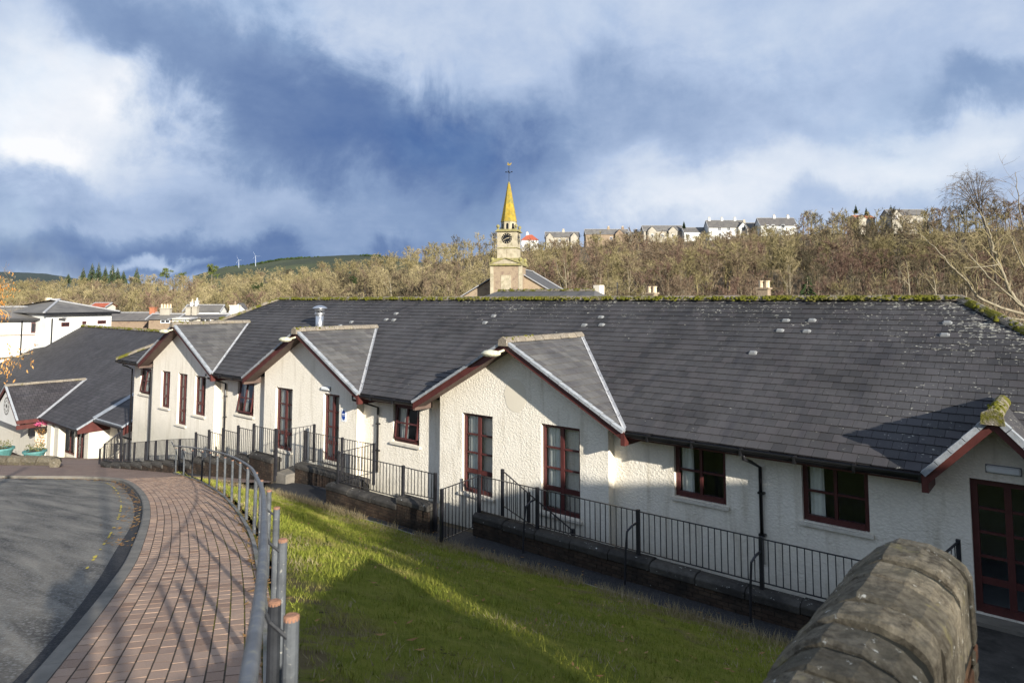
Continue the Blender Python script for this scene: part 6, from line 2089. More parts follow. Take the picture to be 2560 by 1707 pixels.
# hedges and copses along the far green hill
hedge = MB()
for i in range(260):
    x = rnd.choice((rnd.uniform(690, 760), rnd.uniform(560, 800), rnd.uniform(640, 700), rnd.uniform(900, 950)))
    y = float(np.interp(x, [540, 640, 700, 800, 880, 960], [672, 660, 649, 642, 638, 640])) + abs(rnd.gauss(0, 1.6))
    c = at(x, y, 1495 - rnd.uniform(0, 10))
    s = rnd.uniform(1.5, 3.6)
    hedge.lathe([(.2 * s, -1), (s, .2 * s), (.8 * s, .8 * s), (.1, 1.2 * s)], c, 5)
tag(hedge.build('far_hedges', M['evergreen']), 'dark hedgerow and copses along the far green hill', 'hedge', kind='stuff')
for (px, yt, yb, lab) in ((597, 650, 675, 'white wind turbine tower, left one of two on the far hill'), (639, 640, 672, 'white wind turbine tower, right one of two on the far hill')):
    b, t = at(px, yb, 1450), at(px, yt, 1450)
    wt = thing('wind_turbine', lab, 'turbine', tuple(b), group='wind turbines')
    MB().tube([b, t], [.6, .4], 8).build('tower', M['turbine'], wt)
    MB().tube([t - FWD0 * 1.5, t + FWD0 * 2.0], .55, 6).build('nacelle', M['turbine'], wt)
    for k in range(3):
        a = R(90 + 120 * k + 25)
        d = RIGHT * math.cos(a) + Vector((0, 0, 1)) * math.sin(a)
        MB().tube([t - FWD0 * 1.8, t - FWD0 * 1.8 + d * 5, t - FWD0 * 1.8 + d * 10.5], [.14, .16, .05], 5).build('blade', M['turbine'], wt)

# ------------------------------------------------------------------ bare winter trees
def tri_tube(V, F, pts, rs, n=3):
    b = len(V)
    m = len(pts)
    for i, p in enumerate(pts):
        d = pts[min(i + 1, m - 1)] - pts[max(i - 1, 0)]
        d = d / (np.linalg.norm(d) + 1e-9)
        ref = np.array([0, 0, 1.]) if abs(d[2]) < .9 else np.array([1., 0, 0])
        a = np.cross(d, ref); a /= np.linalg.norm(a); c = np.cross(d, a)
        for k in range(n):
            t = 2 * math.pi * k / n
            V.append(p + (a * math.cos(t) + c * math.sin(t)) * rs[i])
    for i in range(m - 1):
        for k in range(n):
            k2 = (k + 1) % n
            a0, a1, b0, b1 = b + i * n + k, b + i * n + k2, b + (i + 1) * n + k, b + (i + 1) * n + k2
            F.append((a0, a1, b1)); F.append((a0, b1, b0))
def bare_tree(seed, h=11.0, cr=.27, base=.16, n1=11, n2=5, nt=13, tw=.085, up=.9, tl=.105):
    r = np.random.RandomState(seed)
    TV, TF, CV, CF = [], [], [], []
    lean = r.uniform(-.06, .06, 2) * h
    def trunk(t): return np.array([lean[0] * t * t, lean[1] * t * t, h * .80 * t])
    tri_tube(TV, TF, [trunk(t) for t in (0, .35, .7, 1)], [h * .020, h * .015, h * .010, h * .003], 5)
    tips = []
    for i in range(n1):
        t0 = base + (.92 - base) * (i + r.uniform(0, 1)) / n1
        s = trunk(t0)
        az = i * 2.4 + r.uniform(-.5, .5)
        # end on the crown envelope
        f = r.uniform(.35, .98)
        zt = s[2] + (h * 1.0 - s[2]) * r.uniform(.30, .95) * .95
        rad = cr * h * math.sqrt(max(.05, 1 - ((zt / h - .60) / .46) ** 2)) * f
        e = np.array([math.cos(az) * rad, math.sin(az) * rad, zt]) + np.array([*lean, 0]) * .5
        m1 = s + (e - s) * .4 + np.array([math.cos(az), math.sin(az), 0]) * rad * .18
        m2 = s + (e - s) * .75 + np.array([math.cos(az), math.sin(az), 0]) * rad * .10
        r0 = h * .0105 * (1.15 - t0)
        pts = [s, m1, m2, e]
        tri_tube(TV, TF, pts, [r0, r0 * .75, r0 * .5, r0 * .2], 3)
        for j in range(n2):
            u = r.uniform(.30, 1.0)
            k = min(2, int(u * 3)); uu = u * 3 - k
            q = pts[k] * (1 - uu) + pts[k + 1] * uu
            d = np.array([r.normal(0, .7), r.normal(0, .7), up * r.uniform(.35, 1.3)])
            d += np.array([math.cos(az), math.sin(az), 0]) * .5
            d /= np.linalg.norm(d)
            L = h * r.uniform(.08, .19)
            q2 = q + d * L
            tri_tube(CV, CF, [q, q2], [h * .0024, h * .0010], 3)
            for _ in range(nt):
                v = r.uniform(.15, 1.0)
                p0 = q + d * L * v
                d2 = d * .6 + np.array([r.normal(0, .6), r.normal(0, .6), r.normal(.35, .5) * up])
                d2 /= np.linalg.norm(d2)
                l2 = h * tl * r.uniform(.45, 1.15)
                w = np.cross(d2, r.normal(0, 1, 3)); w /= np.linalg.norm(w) + 1e-9
                b = len(CV)
                CV += [p0 - w * tw * .5, p0 + w * tw * .5, p0 + d2 * l2]
                CF.append((b, b + 1, b + 2))
    return (np.array(TV), np.array(TF)), (np.array(CV), np.array(CF))
VARS = []
specs = [dict(cr=.27), dict(cr=.32, up=.7), dict(cr=.20, up=1.2), dict(cr=.30, n1=12), dict(cr=.23, base=.3), dict(cr=.36, up=.55, n1=12), dict(cr=.25, up=1.1, base=.1)]
for i, sp in enumerate(specs):
    VARS.append(bare_tree(40 + i, **sp))
FARV = [bare_tree(80 + i, n1=8, n2=4, nt=8, tw=.17, **{k: v for k, v in sp.items() if k != 'n1'}) for i, sp in enumerate(specs)]
COLS = ['olive', 'khaki', 'brown', 'red', 'dark']
TM, CMsh = [], {}
for i, (tr, cw) in enumerate(VARS):
    TM.append(bulk_mesh('trunk', tr[0], tr[1], M['bark']))
    for c in COLS:
        CMsh[i, c] = bulk_mesh('crown', cw[0], cw[1], M['twig_' + c])
PALE_TM = [bulk_mesh('trunk', tr[0], tr[1], M['bark_pale']) for tr, cw in VARS]
WORD = dict(olive='olive', khaki='pale khaki', brown='brown', red='russet', dark='dark')
def zone(px):
    if px < 260: return 'in the wood behind the white block', 'trees behind the white block'
    if px < 480: return 'in the wood behind the chimneyed houses', 'trees behind the chimneyed houses'
    if px < 700: return 'in the wood between chimneys and big roof', 'trees between chimneys and big roof'
    if px < 940: return 'on the slope above the steel flue', 'trees above the steel flue'
    if px < 1240: return 'on the slope left of the steeple', 'trees left of the steeple'
    if px < 1500: return 'on the slope right of the steeple', 'trees right of the steeple'
    if px < 1780: return 'on the slope below the gabled hilltop houses', 'trees below the gabled hilltop houses'
    if px < 2060: return 'on the slope below the white terraces', 'trees below the white terraces'
    return 'on the hillside at the right', 'trees on the right hillside'
def place_tree(x, y, i, c, s, rz, px, pale=False):
    ph, gp = zone(px)
    t = thing('bare_tree', 'bare %s twigged tree %s' % (WORD[c], ph), 'tree', (x, y, land(x, y) - .2), rz, 'bare %s %s' % (WORD[c], gp))
    t.scale = (s, s, s * rnd.uniform(.92, 1.1))
    for me, nm in (((PALE_TM if pale else TM)[i], 'trunk'), (CMsh[i, c], 'crown')):
        o = bpy.data.objects.new(nm, me); COL.objects.link(o); o.parent = t
rw_ = random.Random(5)
SV = {c: ([], [], 0) for c in COLS}
acc = {c: [[], [], 0] for c in COLS}
nind = 0
D = 148.0
row = 0
HOUSE_SPANS = [(1290, 1350), (1355, 1455), (1525, 1580), (1600, 1715), (1715, 1772), (1774, 2000), (2148, 2198), (2230, 2330)]
while D < 640:
    px = -90.0 + (row % 2) * 28
    while px < 2680:
        pj_ = px + rw_.uniform(-26, 26)
        Dj = D * rw_.uniform(.975, 1.03)
        Dc = float(np.interp(pj_, PXT, DCT))
        step = 46
        px += step
        if Dj > Dc + (25 if pj_ < 1250 else 6): continue
        lim = 0
        if any(a - 12 < pj_ < b + 12 for a, b in HOUSE_SPANS) and Dj > Dc - 22: continue
        if 845 < pj_ < 965 and Dj < 175: continue
        p = at(pj_, 748, Dj)
        nz = mnoise.noise((p.x * .018, p.y * .018, 4)) + rw_.gauss(0, .22)
        if pj_ < 1300:
            c = 'olive' if nz < .0 else ('khaki' if nz < .22 else ('brown' if rw_.random() < .65 else 'dark'))
            if rw_.random() < .12: c = 'khaki'
            if Dj < 175 and pj_ < 720 and rw_.random() < .35: c = rw_.choice(('brown', 'dark', 'red'))
        else:
            c = 'brown' if nz < -.12 else ('olive' if nz < .18 else ('khaki' if nz < .36 else 'red'))
            if Dj < 172 and rw_.random() < .55: c = rw_.choice(('red', 'brown', 'red'))
            if pj_ > 2000 and rw_.random() < .22: c = 'dark'
        i = rw_.randrange(len(VARS))
        s = rw_.uniform(.72, 1.12) * (.85 if Dj < 165 and pj_ > 1280 else (1.18 if pj_ > 1280 and Dj < 265 else 1.0)) * (1.12 if pj_ < 1150 else 1)
        if 1290 < pj_ < 2010 and Dj > Dc - 70: s *= .72
        rz = rw_.uniform(0, 6.28)
        if (Dj < 185) and nind < 210:
            place_tree(p.x, p.y, i, c, s, rz, pj_, pale=rw_.random() < .18)
            nind += 1
        else:
            (tv, tf), (cv, cf) = (VARS if Dj < 215 else FARV)[i]
            ca, sa = math.cos(rz), math.sin(rz)
            Rm = np.array([[ca, -sa, 0], [sa, ca, 0], [0, 0, 1]]) * s
            A = acc[c]
            base = np.array([p.x, p.y, land(p.x, p.y) - .2])
            for vv, ff in ((tv, tf), (cv, cf)):
                if vv is cv and Dj > 330:
                    ff = ff[::2] if False else ff
                A[0].append(vv @ Rm.T + base); A[1].append(ff + A[2]); A[2] += len(vv)
    D *= 1.05
    row += 1
# a closer row along the brow, so that the skyline is all twigs between the houses
px = -80.0
while px < 2660:
    px += rw_.uniform(15, 27)
    if any(a - 4 < px < b + 4 for a, b in HOUSE_SPANS): continue
    Dj = float(np.interp(px, PXT, DCT)) + rw_.uniform(-14, 8)
    p = at(px, 748, Dj)
    c = rw_.choice(('olive', 'khaki', 'brown') if px < 1300 else ('brown', 'olive', 'red', 'dark'))
    i = rw_.randrange(len(FARV)); rz = rw_.uniform(0, 6.28)
    s = rw_.uniform(.6, 1.0) * (.75 if 1290 < px < 2010 else 1)
    ca, sa = math.cos(rz), math.sin(rz)
    Rm = np.array([[ca, -sa, 0], [sa, ca, 0], [0, 0, 1]]) * s
    base = np.array([p.x, p.y, land(p.x, p.y) - .2])
    A = acc[c]
    for vv, ff in FARV[i]:
        A[0].append(vv @ Rm.T + base); A[1].append(ff + A[2]); A[2] += len(vv)
# and a low hedge of scrub in front of the houses on the brow
for (h0, h1) in HOUSE_SPANS:
    px = h0 - 10
    while px < h1 + 10:
        Dj = float(np.interp(px, PXT, DCT)) - rw_.uniform(8, 24)
        p = at(px, 748, Dj)
        c = rw_.choice(('olive', 'khaki', 'brown', 'olive'))
        i = rw_.randrange(len(FARV)); rz = rw_.uniform(0, 6.28); s = rw_.uniform(.30, .52) * (1.6 if h0 > 2100 else 1)
        Rm = np.array([[math.cos(rz), -math.sin(rz), 0], [math.sin(rz), math.cos(rz), 0], [0, 0, 1]]) * s
        A = acc[c]
        for vv, ff in FARV[i]:
            A[0].append(vv @ Rm.T + np.array([p.x, p.y, land(p.x, p.y) - .2])); A[1].append(ff + A[2]); A[2] += len(vv)
        px += rw_.uniform(10, 20)
for c in COLS:
    if acc[c][0]:
        me = bulk_mesh('far_woodland', np.concatenate(acc[c][0]), np.concatenate(acc[c][1]), M['twig_' + c])
        o = bpy.data.objects.new('far_woodland', me); COL.objects.link(o)
        tag(o, 'mass of %s bare woodland covering the far hillside' % WORD[c], 'woodland', kind='stuff')
# low scrub that closes the floor of the wood
V, F_ = [], []
for _ in range(26000):
    px = rw_.uniform(-80, 2660); Dc = float(np.interp(px, PXT, DCT)); Dj = 140 + (Dc - 140) * rw_.random() ** 1.3
    p = at(px, 748, Dj); z = land(p.x, p.y)
    b = len(V)
    w = rw_.uniform(.05, .12); h = rw_.uniform(.8, 3.4)
    V += [(p.x - w * RIGHT.x, p.y - w * RIGHT.y, z - .1), (p.x + w * RIGHT.x, p.y + w * RIGHT.y, z - .1), (p.x + rw_.gauss(0, .8), p.y + rw_.gauss(0, .8), z + h)]
    F_.append((b, b + 1, b + 2))
o = bpy.data.objects.new('undergrowth', bulk_mesh('undergrowth', V, F_, M['twig_brown'])); COL.objects.link(o)
tag(o, 'tangled brown undergrowth on the floor of the wood', 'undergrowth', kind='stuff')
V, F_ = [], []
for _ in range(5200):
    px = rw_.gauss(905, 38); Dj = rw_.uniform(146, 178)
    if not 835 < px < 972: continue
    p = at(px, 748, Dj); z = land(p.x, p.y) + .6
    b = len(V)
    w = rw_.uniform(.10, .22); h = rw_.uniform(.4, 1.3)
    V += [(p.x - w * RIGHT.x, p.y - w * RIGHT.y, z - .9), (p.x + w * RIGHT.x, p.y + w * RIGHT.y, z - .9), (p.x + rw_.gauss(0, .5), p.y + rw_.gauss(0, .5), z + h)]
    F_.append((b, b + 1, b + 2))
o = bpy.data.objects.new('bracken', bulk_mesh('bracken', V, F_, M['bracken'])); COL.objects.link(o)
tag(o, 'bank of red brown dead bracken at the foot of the wood', 'bracken', kind='stuff')
# evergreens
def conifer(px, yt, yb, D, label, kind='spruce', group=None, mat=None, wf=.2, base=None):
    b, t = at(px, yb, D), at(px, yt, D)
    z0 = b.z if base is None else base
    h = t.z - z0
    T = thing('conifer' if kind == 'spruce' else 'pine_tree', label, 'tree', (b.x, b.y, z0), 0, group)
    MB().tube([(b.x, b.y, z0 - .3), (b.x, b.y, z0 + h * .97)], [h * .022, h * .004], 6).build('trunk', M['bark'], T)
    V, F_ = [], []
    if kind == 'spruce':
        n = 26
        for lv in range(n):
            f = .06 + .94 * lv / n
            rr = h * wf * (1 - f) ** .85 + h * .012
            k = max(5, int(17 * (1 - f) + 5))
            for j in range(k):
                a = rw_.uniform(0, 6.28); r1 = rr * rw_.uniform(.6, 1.12)
                zc = z0 + h * f
                for w_ in (-.22, .22):
                    bb = len(V)
                    V += [(b.x, b.y, zc + h * .03), (b.x + math.cos(a + w_) * r1, b.y + math.sin(a + w_) * r1, zc - r1 * rw_.uniform(.15, .45)), (b.x + math.cos(a - w_ * .3) * r1 * .75, b.y + math.sin(a - w_ * .3) * r1 * .75, zc + h * .012)]
                    F_.append((bb, bb + 1, bb + 2))
    else:
        for cl in range(14):
            a = rw_.uniform(0, 6.28); rr = h * wf * rw_.uniform(.1, .8)
            c = Vector((b.x + math.cos(a) * rr, b.y + math.sin(a) * rr, z0 + h * rw_.uniform(.42, .92)))
            for _ in range(70):
                d = Vector((rw_.gauss(0, 1), rw_.gauss(0, 1), rw_.gauss(0, .6))).normalized() * h * .13 * rw_.uniform(.3, 1)
                p = c + d
                bb = len(V)
                for _k in range(3):
                    V.append(tuple(p + Vector((rw_.uniform(-1, 1), rw_.uniform(-1, 1), rw_.uniform(-1, 1))) * h * .04))
                F_.append((bb, bb + 1, bb + 2))
    m_ = MB(); m_.v = V; m_.f = F_
    m_.build('crown', mat or M['evergreen'], T)
for k, (px, yt, wf) in enumerate(((207, 668, .2), (229, 657, .2), (245, 655, .17), (262, 664, .2), (280, 659, .2), (293, 668, .22), (308, 676, .25), (341, 668, .2), (170, 683, .3))):
    conifer(px, yt, 708, 505, ('first', 'second', 'third', 'fourth', 'fifth', 'sixth', 'seventh', 'last and right hand', 'small outlying')[k] + ' spruce counted from the left in the skyline row', 'spruce', 'spruces on the left skyline', M['spruce'], wf=wf * 1.35)
for (px, yt, lab) in ((415, 668, 'round headed green pine right of the bright cloud gap'), (452, 674, 'lower round green pine beside its taller neighbour'), (529, 659, 'tall flat topped green pine near the wind turbines')):
    conifer(px, yt, 712, 470, lab, 'pine', None, M['pine'], .40)
conifer(2020, 688, 745, 68, 'dark green fir poking above the moss covered ridge', 'spruce', None, None, .36, base=.5)
for (px, yt, yb, lab) in ((1710, 552, 572, 'small fir behind the hilltop houses'), (2140, 511, 534, 'left one of two small firs on the right skyline'), (2166, 518, 538, 'right one of two small firs on the right skyline'), (2228, 512, 546, 'dark fir beside the stone gable on the skyline')):
    conifer(px, yt, yb, float(np.interp(px, PXT, DCT)) + 2, lab, 'spruce', None, None, .28)
for (px, yt, yb, D) in ((880, 690, 722, 160), (640, 705, 742, 162), (2170, 640, 690, 190), (1960, 620, 655, 205)):
    conifer(px, yt, yb, D, 'dark ivy clad evergreen in the hillside wood', 'pine', 'dark evergreens in the wood', M['evergreen'], .5)
# ------------------------------------------------------------------ houses along the top of the hill
def hill_house(px0, px1, yr, ye, yb, label, wallm, roofm, gables=(), wins=(), chim=(), hip=0.0, dD=0, rot=0.0):
    pm = (px0 + px1) / 2
    D = float(np.interp(pm, PXT, DCT)) + dD
    s = D / FPX
    a, b = at(px0, 748, D), at(px1, 748, D + rot)
    u = b - a; u.z = 0
    mid = (a + b) / 2
    zb = min(at(pm, yb + 12, D).z, land(mid.x, mid.y) - .3)
    ze, zr = at(pm, ye, D).z, at(pm, yr, D + 4).z
    ox = lambda px: (px - pm) * s
    G = [(ox(g), w * s, h * s, 1.2) for g, w, h in gables]
    Wn = [(ox(x), at(pm, y, D).z - zb, w * s, h * s, (-1.2 if any(abs(x - g) < w2 for g, w2, _ in gables) else 0)) for x, y, w, h in wins]
    C_ = [(ox(x), 5 * s, 6 * s, 2, M['clay_pot'], None) for x in chim]
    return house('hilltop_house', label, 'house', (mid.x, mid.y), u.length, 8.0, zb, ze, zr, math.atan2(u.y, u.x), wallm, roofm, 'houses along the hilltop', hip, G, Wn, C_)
hill_house(1304, 1346, 587, 600, 613, 'small white house with a red hipped roof right of the spire', M['white_far'], M['red_tile'], wins=((1334, 608, 5, 6),), chim=(1319,), hip=3.2)
hill_house(1365, 1450, 580, 593, 610, 'long grey roofed house next right of the red roof', M['grey_far'], M['slate_far'], gables=((1375, 9, 10), (1436, 9, 11)), chim=(1411,), wins=((1400, 604, 5, 6), (1418, 604, 5, 6)))
hill_house(1466, 1574, 573, 586, 606, 'stone house half hidden by bare trees on the hilltop', M['sand_stone'], M['slate_far'], gables=((1550, 11, 12),), chim=(1526, 1562), wins=((1530, 600, 6, 7), (1500, 600, 6, 7)))
hill_house(1576, 1606, 580, 590, 605, 'low dark roofed house between two larger hilltop houses', M['grey_far'], M['slate_far'], chim=(1597,))
hill_house(1612, 1712, 564, 578, 598, 'broad grey house with two pointed gables on the hilltop', M['grey_far'], M['slate_far'], gables=((1632, 11, 11), (1684, 11, 11)), wins=((1632, 592, 5, 6), (1658, 592, 6, 6), (1684, 592, 5, 6), (1703, 597, 6, 6)))
hill_house(1714, 1772, 569, 580, 596, 'pale house with a low roof left of the white terrace', M['white_far'], M['slate_far'], wins=((1722, 592, 8, 6), (1755, 590, 8, 6)))
hill_house(1776, 1872, 551, 569, 590, 'long white terrace with three chimneys on the hilltop', M['white_far'], M['slate_far'], gables=((1860, 11, 12),), chim=(1784, 1816, 1849), wins=((1803, 576, 7, 6), (1826, 576, 7, 6), (1860, 576, 8, 7), (1804, 589, 7, 6), (1858, 589, 8, 7)))
hill_house(1873, 1906, 557, 572, 590, 'small dark roofed house with one gable between the white terraces', M['grey_far'], M['slate_far'], gables=((1900, 9, 14),), chim=(1873,), wins=((1901, 574, 5, 7), (1901, 586, 5, 7)))
hill_house(1907, 1998, 545, 564, 585, 'rightmost long white terrace with dark roof on the hilltop', M['white_far'], M['slate_far'], chim=(1950, 1985), wins=((1924, 570, 6, 7), (1938, 569, 6, 7), (1963, 569, 8, 7), (1963, 581, 8, 6), (1995, 568, 5, 6)))
hill_house(2236, 2330, 524, 538, 548, 'stone gabled house with long dark roof on the right skyline', M['grey_far'], M['slate_far'], gables=((2247, 12, 13),), wins=((2244, 549, 7, 8), (2315, 545, 5, 8)))
hill_house(2150, 2196, 538, 546, 550, 'small house hidden among the trees on the right skyline', M['grey_far'], M['red_brick'], gables=((2160, 9, 8),))
# ------------------------------------------------------------------ near bare trees at the picture edges
def grow(TV, TF, CV, CF, pts, r0, r1, rng, side=10, L=1.2, depth=2, droop=0.0, twig=.006, bias=(0, 0, .4), n=6):
    pts = [np.array(p, float) for p in pts]
    m = len(pts)
    dense = []
    for i in range(m - 1):
        a = pts[max(i - 1, 0)]; b = pts[i]; c = pts[i + 1]; d = pts[min(i + 2, m - 1)]
        for k in range(5):
            t = k / 5
            dense.append(.5 * ((2 * b) + (c - a) * t + (2 * a - 5 * b + 4 * c - d) * t * t + (3 * b - a - 3 * c + d) * t ** 3) + rng.normal(0, r0 * .25, 3))
    dense.append(pts[-1])
    rs = np.linspace(r0, r1, len(dense))
    tri_tube(TV, TF, dense, rs, n)
    def sub(p, d, L, r, dep):
        k = 5
        q = [p]
        dd = d.copy()
        for i in range(k):
            dd = dd + rng.normal(0, .20, 3) + np.array([0, 0, droop]); dd /= np.linalg.norm(dd)
            q.append(q[-1] + dd * L / k)
        V_, F2_ = (TV, TF) if dep >= 2 else (CV, CF)
        tri_tube(V_, F2_, q, np.linspace(r, r * .3, k + 1), 3)
        if dep > 0:
            for j in range(5 if dep > 1 else 4):
                u = rng.uniform(.25, 1.0) * k
                i0 = min(k - 1, int(u)); pp = q[i0] + (q[i0 + 1] - q[i0]) * (u - i0)
                nd = (q[i0 + 1] - q[i0]); nd /= np.linalg.norm(nd)
                nd = nd * .8 + rng.normal(0, .55, 3) + np.array(bias) * .4; nd /= np.linalg.norm(nd)
                sub(pp, nd, L * rng.uniform(.4, .65), max(twig, r * .45), dep - 1)
    for j in range(side):
        u = rng.uniform(.15, 1.0) ** .8 * (len(dense) - 1)
        i0 = min(len(dense) - 2, int(u))
        p = dense[i0]
        d = dense[i0 + 1] - dense[i0]; d /= np.linalg.norm(d)
        nd = d * .7 + rng.normal(0, .6, 3) + np.array(bias); nd /= np.linalg.norm(nd)
        sub(p, nd, L * rng.uniform(.5, 1.1) * (1.15 - .5 * u / len(dense)), rs[i0] * .45, depth - 1)
def limb_tree(name, label, limbs, barkm, twigm, seed, base, twig=.010, **kw):
    rng = np.random.RandomState(seed)
    TV, TF, CV, CF = [], [], [], []
    for (pl, r0, r1, side, L) in limbs:
        grow(TV, TF, CV, CF, pl, r0, r1, rng, side, L, twig=twig, **kw)
    t = thing(name, label, 'tree', base)
    o = np.array(base)
    for nm, V_, F2_, mt in (('trunk', TV, TF, barkm), ('crown', CV, CF, twigm)):
        ob = bpy.data.objects.new(nm, bulk_mesh(nm, np.array(V_) - o, np.array(F2_), mt)); COL.objects.link(ob); ob.parent = t
    return t
A = lambda px, py, D: tuple(at(px, py, D))
# birch whose long pale limbs lean left behind the right end of the roof
bD = 34
root = at(2640, 900, bD + 1); root.z = 1.0
limb_tree('birch_tree', 'pale leaning birch with long bare limbs behind the right roof end', [
    ([root, A(2570, 790, bD), A(2530, 735, bD), A(2499, 661, bD), A(2480, 617, bD), A(2470, 573, bD), A(2451, 529, bD)], .115, .03, 12, 2.2),
    ([A(2570, 790, bD), A(2457, 750, bD - 1), A(2420, 705, bD - 1), A(2378, 664, bD - 2), A(2334, 617, bD - 2), A(2300, 585, bD - 2)], .075, .014, 16, 1.9),
    ([A(2600, 800, bD), A(2530, 745, bD - 2), A(2470, 690, bD - 3), A(2430, 645, bD - 3), A(2400, 610, bD - 3)], .06, .012, 14, 1.6),
    ([A(2620, 780, bD), A(2585, 705, bD + 1), A(2555, 660, bD + 1), A(2530, 600, bD + 1), A(2515, 575, bD + 1)], .07, .016, 12, 1.8),
    ([A(2560, 800, bD), A(2500, 790, bD - 2), A(2440, 775, bD - 3), A(2390, 770, bD - 3)], .045, .01, 12, 1.4),
    ([A(2499, 661, bD), A(2450, 668, bD - 1), A(2412, 670, bD - 2)], .03, .008, 8, 1.0)], M['bark_pale'], M['twig_khaki'], 3, tuple(root), .011, depth=2, bias=(-.25, .0, .35))
# tall wide headed tree on the right skyline
tD = 150
troot = at(2475, 700, tD)
rng = np.random.RandomState(8)
limbs = [([A(2500, 740, tD), A(2478, 630, tD), A(2462, 560, tD), A(2446, 512, tD)], .24, .16, 0, 4)]
for k in range(17):
    a = R(6 + 168 * k / 16)
    r1 = rng.uniform(62, 86)
    ex, ey = 2428 + math.cos(a) * r1 * .86, 500 - math.sin(a) * r1 * .92
    dd = rng.uniform(-5, 5)
    s0 = rng.uniform(0, 1)
    limbs.append(([A(2448 + 10 * s0, 516 + 34 * s0, tD), A(2438 + math.cos(a) * r1 * .34, 506 - math.sin(a) * r1 * .42, tD + dd * .4), A(2432 + math.cos(a) * r1 * .66, 502 - math.sin(a) * r1 * .80, tD + dd * .8), A(ex, ey + 8, tD + dd)], .10, .028, 15, 3.2))
limb_tree('skyline_tree', 'tall bare tree with a fan shaped crown against the sky at the right', limbs, M['bark_dark'], M['twig_brown'], 9, tuple(troot), .026, depth=2, bias=(0, 0, -.05), droop=-.08)
limb_tree('bare_sapling', 'thin upright bare branch at the right picture edge', [
    ([A(2600, 720, 60), A(2570, 600, 60), A(2552, 540, 60), A(2545, 480, 60), A(2538, 430, 60)], .10, .02, 16, 3.2)], M['bark'], M['twig_brown'], 12, A(2600, 720, 60), .014, depth=2)
# birch stems standing in the wood
for (px, y0, y1, D, lab) in ((1412, 745, 640, 150, 'slim pale birch stem right of the church roof'), (975, 745, 690, 150, 'slim pale birch stem leaning at the wood edge left of the church'), (2270, 745, 655, 120, 'pale forked birch stem above the right part of the ridge'), (2335, 745, 680, 110, 'thin pale sapling beside the forked birch above the ridge')):
    limb_tree('birch_tree', lab, [([A(px + 6, y0 + 30, D), A(px + 2, (y0 + y1) / 2, D), A(px - 4, y1, D)], .16, .04, 12, 2.6), ([A(px + 3, (y0 + y1) / 2 + 15, D), A(px - 14, (y0 + y1) / 2 - 10, D), A(px - 22, y1 + 12, D)], .09, .03, 8, 1.8)], M['bark_pale'], M['twig_khaki'], int(px), A(px + 6, y0 + 30, D), .03, depth=2)
# beech holding its dead leaves at the left picture edge
blD = 9.0
bt = limb_tree('beech_tree', 'beech branches holding orange dead leaves at the left picture edge', [
    ([A(-330, 1500, blD), A(-320, 1000, blD), A(-300, 600, blD)], .12, .07, 0, .5),
    ([A(-310, 900, blD), A(-180, 800, blD), A(-60, 740, blD), A(20, 715, blD), A(38, 690, blD)], .035, .004, 8, .35),
    ([A(-310, 1000, blD), A(-160, 930, blD), A(-40, 905, blD), A(40, 890, blD), A(84, 880, blD)], .035, .004, 10, .35),
    ([A(-160, 800, blD), A(-60, 780, blD), A(10, 775, blD), A(22, 800, blD)], .02, .003, 6, .3)], M['bark'], M['bark'], 21, A(-330, 1500, blD), .0022, depth=2)
V, F_ = [], []
rl = random.Random(3)
for (px, py, sx, sy, n) in ((6, 700, 12, 18, 36), (6, 745, 11, 22, 46), (30, 720, 12, 18, 16), (6, 905, 16, 15, 56), (42, 900, 18, 13, 40), (78, 885, 8, 12, 14), (8, 940, 14, 10, 20), (10, 790, 10, 14, 22)):
    for _ in range(n):
        c = at(rl.gauss(px, sx), rl.gauss(py, sy), blD + rl.uniform(-.25, .25))
        L = rl.uniform(.016, .031); w = L * rl.uniform(.28, .45)
        d = Vector((rl.gauss(0, .35), rl.gauss(0, .35), -1)).normalized()
        s = d.cross(Vector((rl.gauss(0, 1), rl.gauss(0, 1), .1))).normalized()
        nn = d.cross(s) * w * .35
        b = len(V)
        V += [tuple(c - d * L), tuple(c - s * w + nn), tuple(c + d * L), tuple(c + s * w + nn)]
        F_ += [(b, b + 1, b + 2), (b, b + 2, b + 3)]
m_ = MB(); m_.v = V; m_.f = F_
WL[bt.name] = Vector(A(-330, 1500, blD))
m_.build('dead_leaves', M['beech_leaf'], bt, kind='stuff')

# ------------------------------------------------------------------ out of view behind and beside the camera: added shade house, trees, lamp, photographer
lawn = struct(MB().poly([(6.7, -60, 2.2), (70, -60, 2.2), (70, 40, 1.6), (6.7, 40, 1.6)]).build('lawn', M['grass']))
lawn.data.uv_layers.new(name='UVMap')
house('shade_house', 'roughcast house added out of view at the right to shade bank and wall', 'house', (10.2, 5.0), 9.4, 6.0, 1.5, 6.1, 8.6, R(-90), M['harl'], M['slate_far'], None, (4.4, 0.0))  # unseen house, added and shaped to cast shade on the bank and wall
for k, (x, y, i, s) in enumerate(((16.5, -9.5, 1, .95), (15.0, -15.0, 3, .9), (20.5, -4.0, 4, .95), (17.0, -1.2, 0, .86))):
    t = thing('bare_tree', 'bare garden tree %s the camera that throws branch shadows' % ('behind', 'well behind', 'right of and behind', 'close to the added shade house right of')[k], 'tree', (x, y, 2.0), k * 1.3)
    t.scale = (s, s, s)
    for me, nm in ((TM[i], 'trunk'), (CMsh[i, 'brown'], 'crown')):
        o = bpy.data.objects.new(nm, me); COL.objects.link(o); o.parent = t
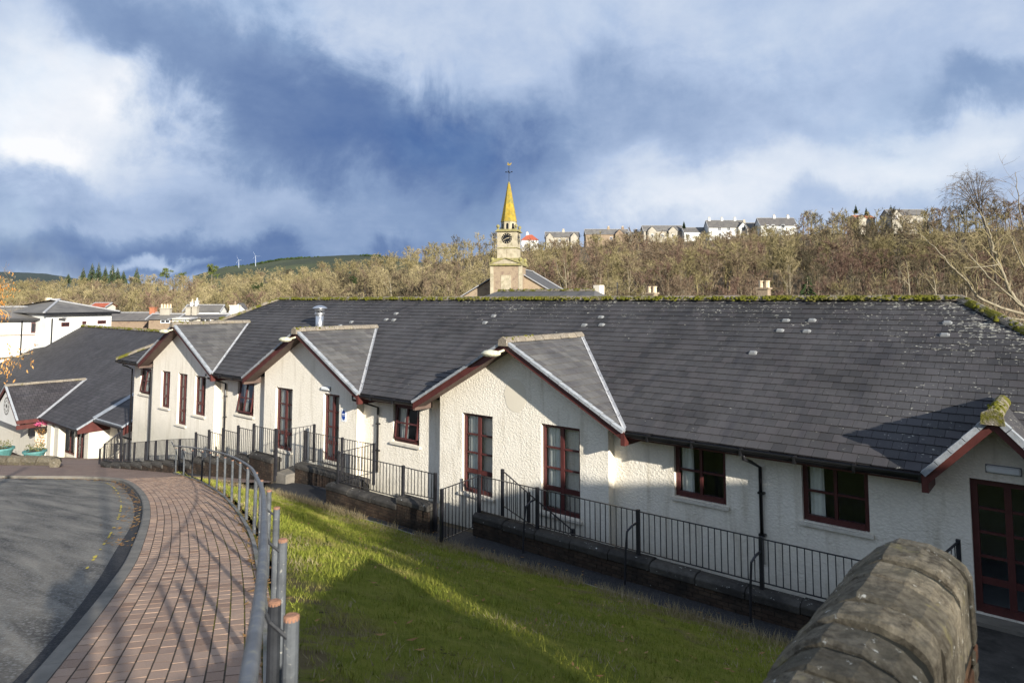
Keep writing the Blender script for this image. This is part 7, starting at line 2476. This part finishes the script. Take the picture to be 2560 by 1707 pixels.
# street lamp behind the camera whose shadow crosses the road and paving
sp_ = np.array([-17.2, 6.2]); tv = np.array([1, -.35]) * 20.5
lp = sp_ + tv
lampb = thing('street_lamp', 'grey street lamp column standing behind the camera', 'street lamp', (lp[0], lp[1], gz_(*lp)))
z0 = gz_(*lp)
MB().tube([(lp[0], lp[1], z0), (lp[0], lp[1], z0 + 1.4), (lp[0], lp[1], z0 + 1.45), (lp[0], lp[1], z0 + 8.0)], [.09, .09, .055, .05], 10).build('column', M['rail_steel'], lampb)
MB().tube([(lp[0], lp[1], z0 + 8.0), (lp[0] - .2, lp[1] + .3, z0 + 8.25), (lp[0] - .5, lp[1] + .9, z0 + 8.3)], .04, 8).build('arm', M['rail_steel'], lampb)
MB().box(lp[0] - .65, lp[0] - .4, lp[1] + .75, lp[1] + 1.35, z0 + 8.24, z0 + 8.36).build('lantern', M['vent'], lampb, bevel=.03)
# the photographer, whose shadow lies on the road
pb = -FWD0 * .20 + RIGHT * .0
gz0 = gz_(pb.x, pb.y) + PATH_Z
per = thing('person', 'person in dark jacket raising a camera to the eye beside the handrail', 'person', (pb.x, pb.y, gz0))
def skin_body(name, joints, edges, mat, parent, sub=2):
    me = bpy.data.meshes.new(name)
    me.from_pydata([j[0] for j in joints], edges, [])
    o = bpy.data.objects.new(name, me); COL.objects.link(o); o.parent = parent
    md = o.modifiers.new('skin', 'SKIN')
    md.use_smooth_shade = True
    for i, j in enumerate(joints):
        me.skin_vertices[0].data[i].radius = (j[1], j[2] if len(j) > 2 else j[1])
    me.skin_vertices[0].data[0].use_root = True
    o.modifiers.new('sub', 'SUBSURF').levels = sub
    me.materials.append(mat)
    return o
fw = lambda r_, f, z: tuple(RIGHT * r_ + FWD0 * f + Vector((0, 0, z)))
HT = EYE - gz0
J = [(fw(0, -.05, .90), .15, .12), (fw(0, -.06, 1.12), .14, .11), (fw(0, -.07, 1.34), .17, .11), (fw(0, -.04, HT - .20), .055, .055), (fw(0, -.02, HT - .02), .085, .10), (fw(0, -.03, HT + .07), .07, .085),
     (fw(.19, -.06, 1.36), .055, .06), (fw(.30, .04, 1.14), .045, .045), (fw(.09, .17, HT - .10), .032, .032),
     (fw(-.19, -.06, 1.36), .055, .06), (fw(-.30, .04, 1.14), .045, .045), (fw(-.09, .17, HT - .10), .032, .032),
     (fw(.10, -.05, .82), .095, .095), (fw(.13, -.02, .46), .065, .065), (fw(.14, -.06, .06), .045, .045), (fw(.15, .10, .03), .04, .03),
     (fw(-.10, -.05, .82), .095, .095), (fw(-.13, -.02, .46), .065, .065), (fw(-.14, -.06, .06), .045, .045), (fw(-.15, .10, .03), .04, .03)]
Ed = [(0, 1), (1, 2), (2, 3), (3, 4), (4, 5), (2, 6), (6, 7), (7, 8), (2, 9), (9, 10), (10, 11), (0, 12), (12, 13), (13, 14), (14, 15), (0, 16), (16, 17), (17, 18), (18, 19)]
skin_body('body', J, Ed, M['coat'], per)
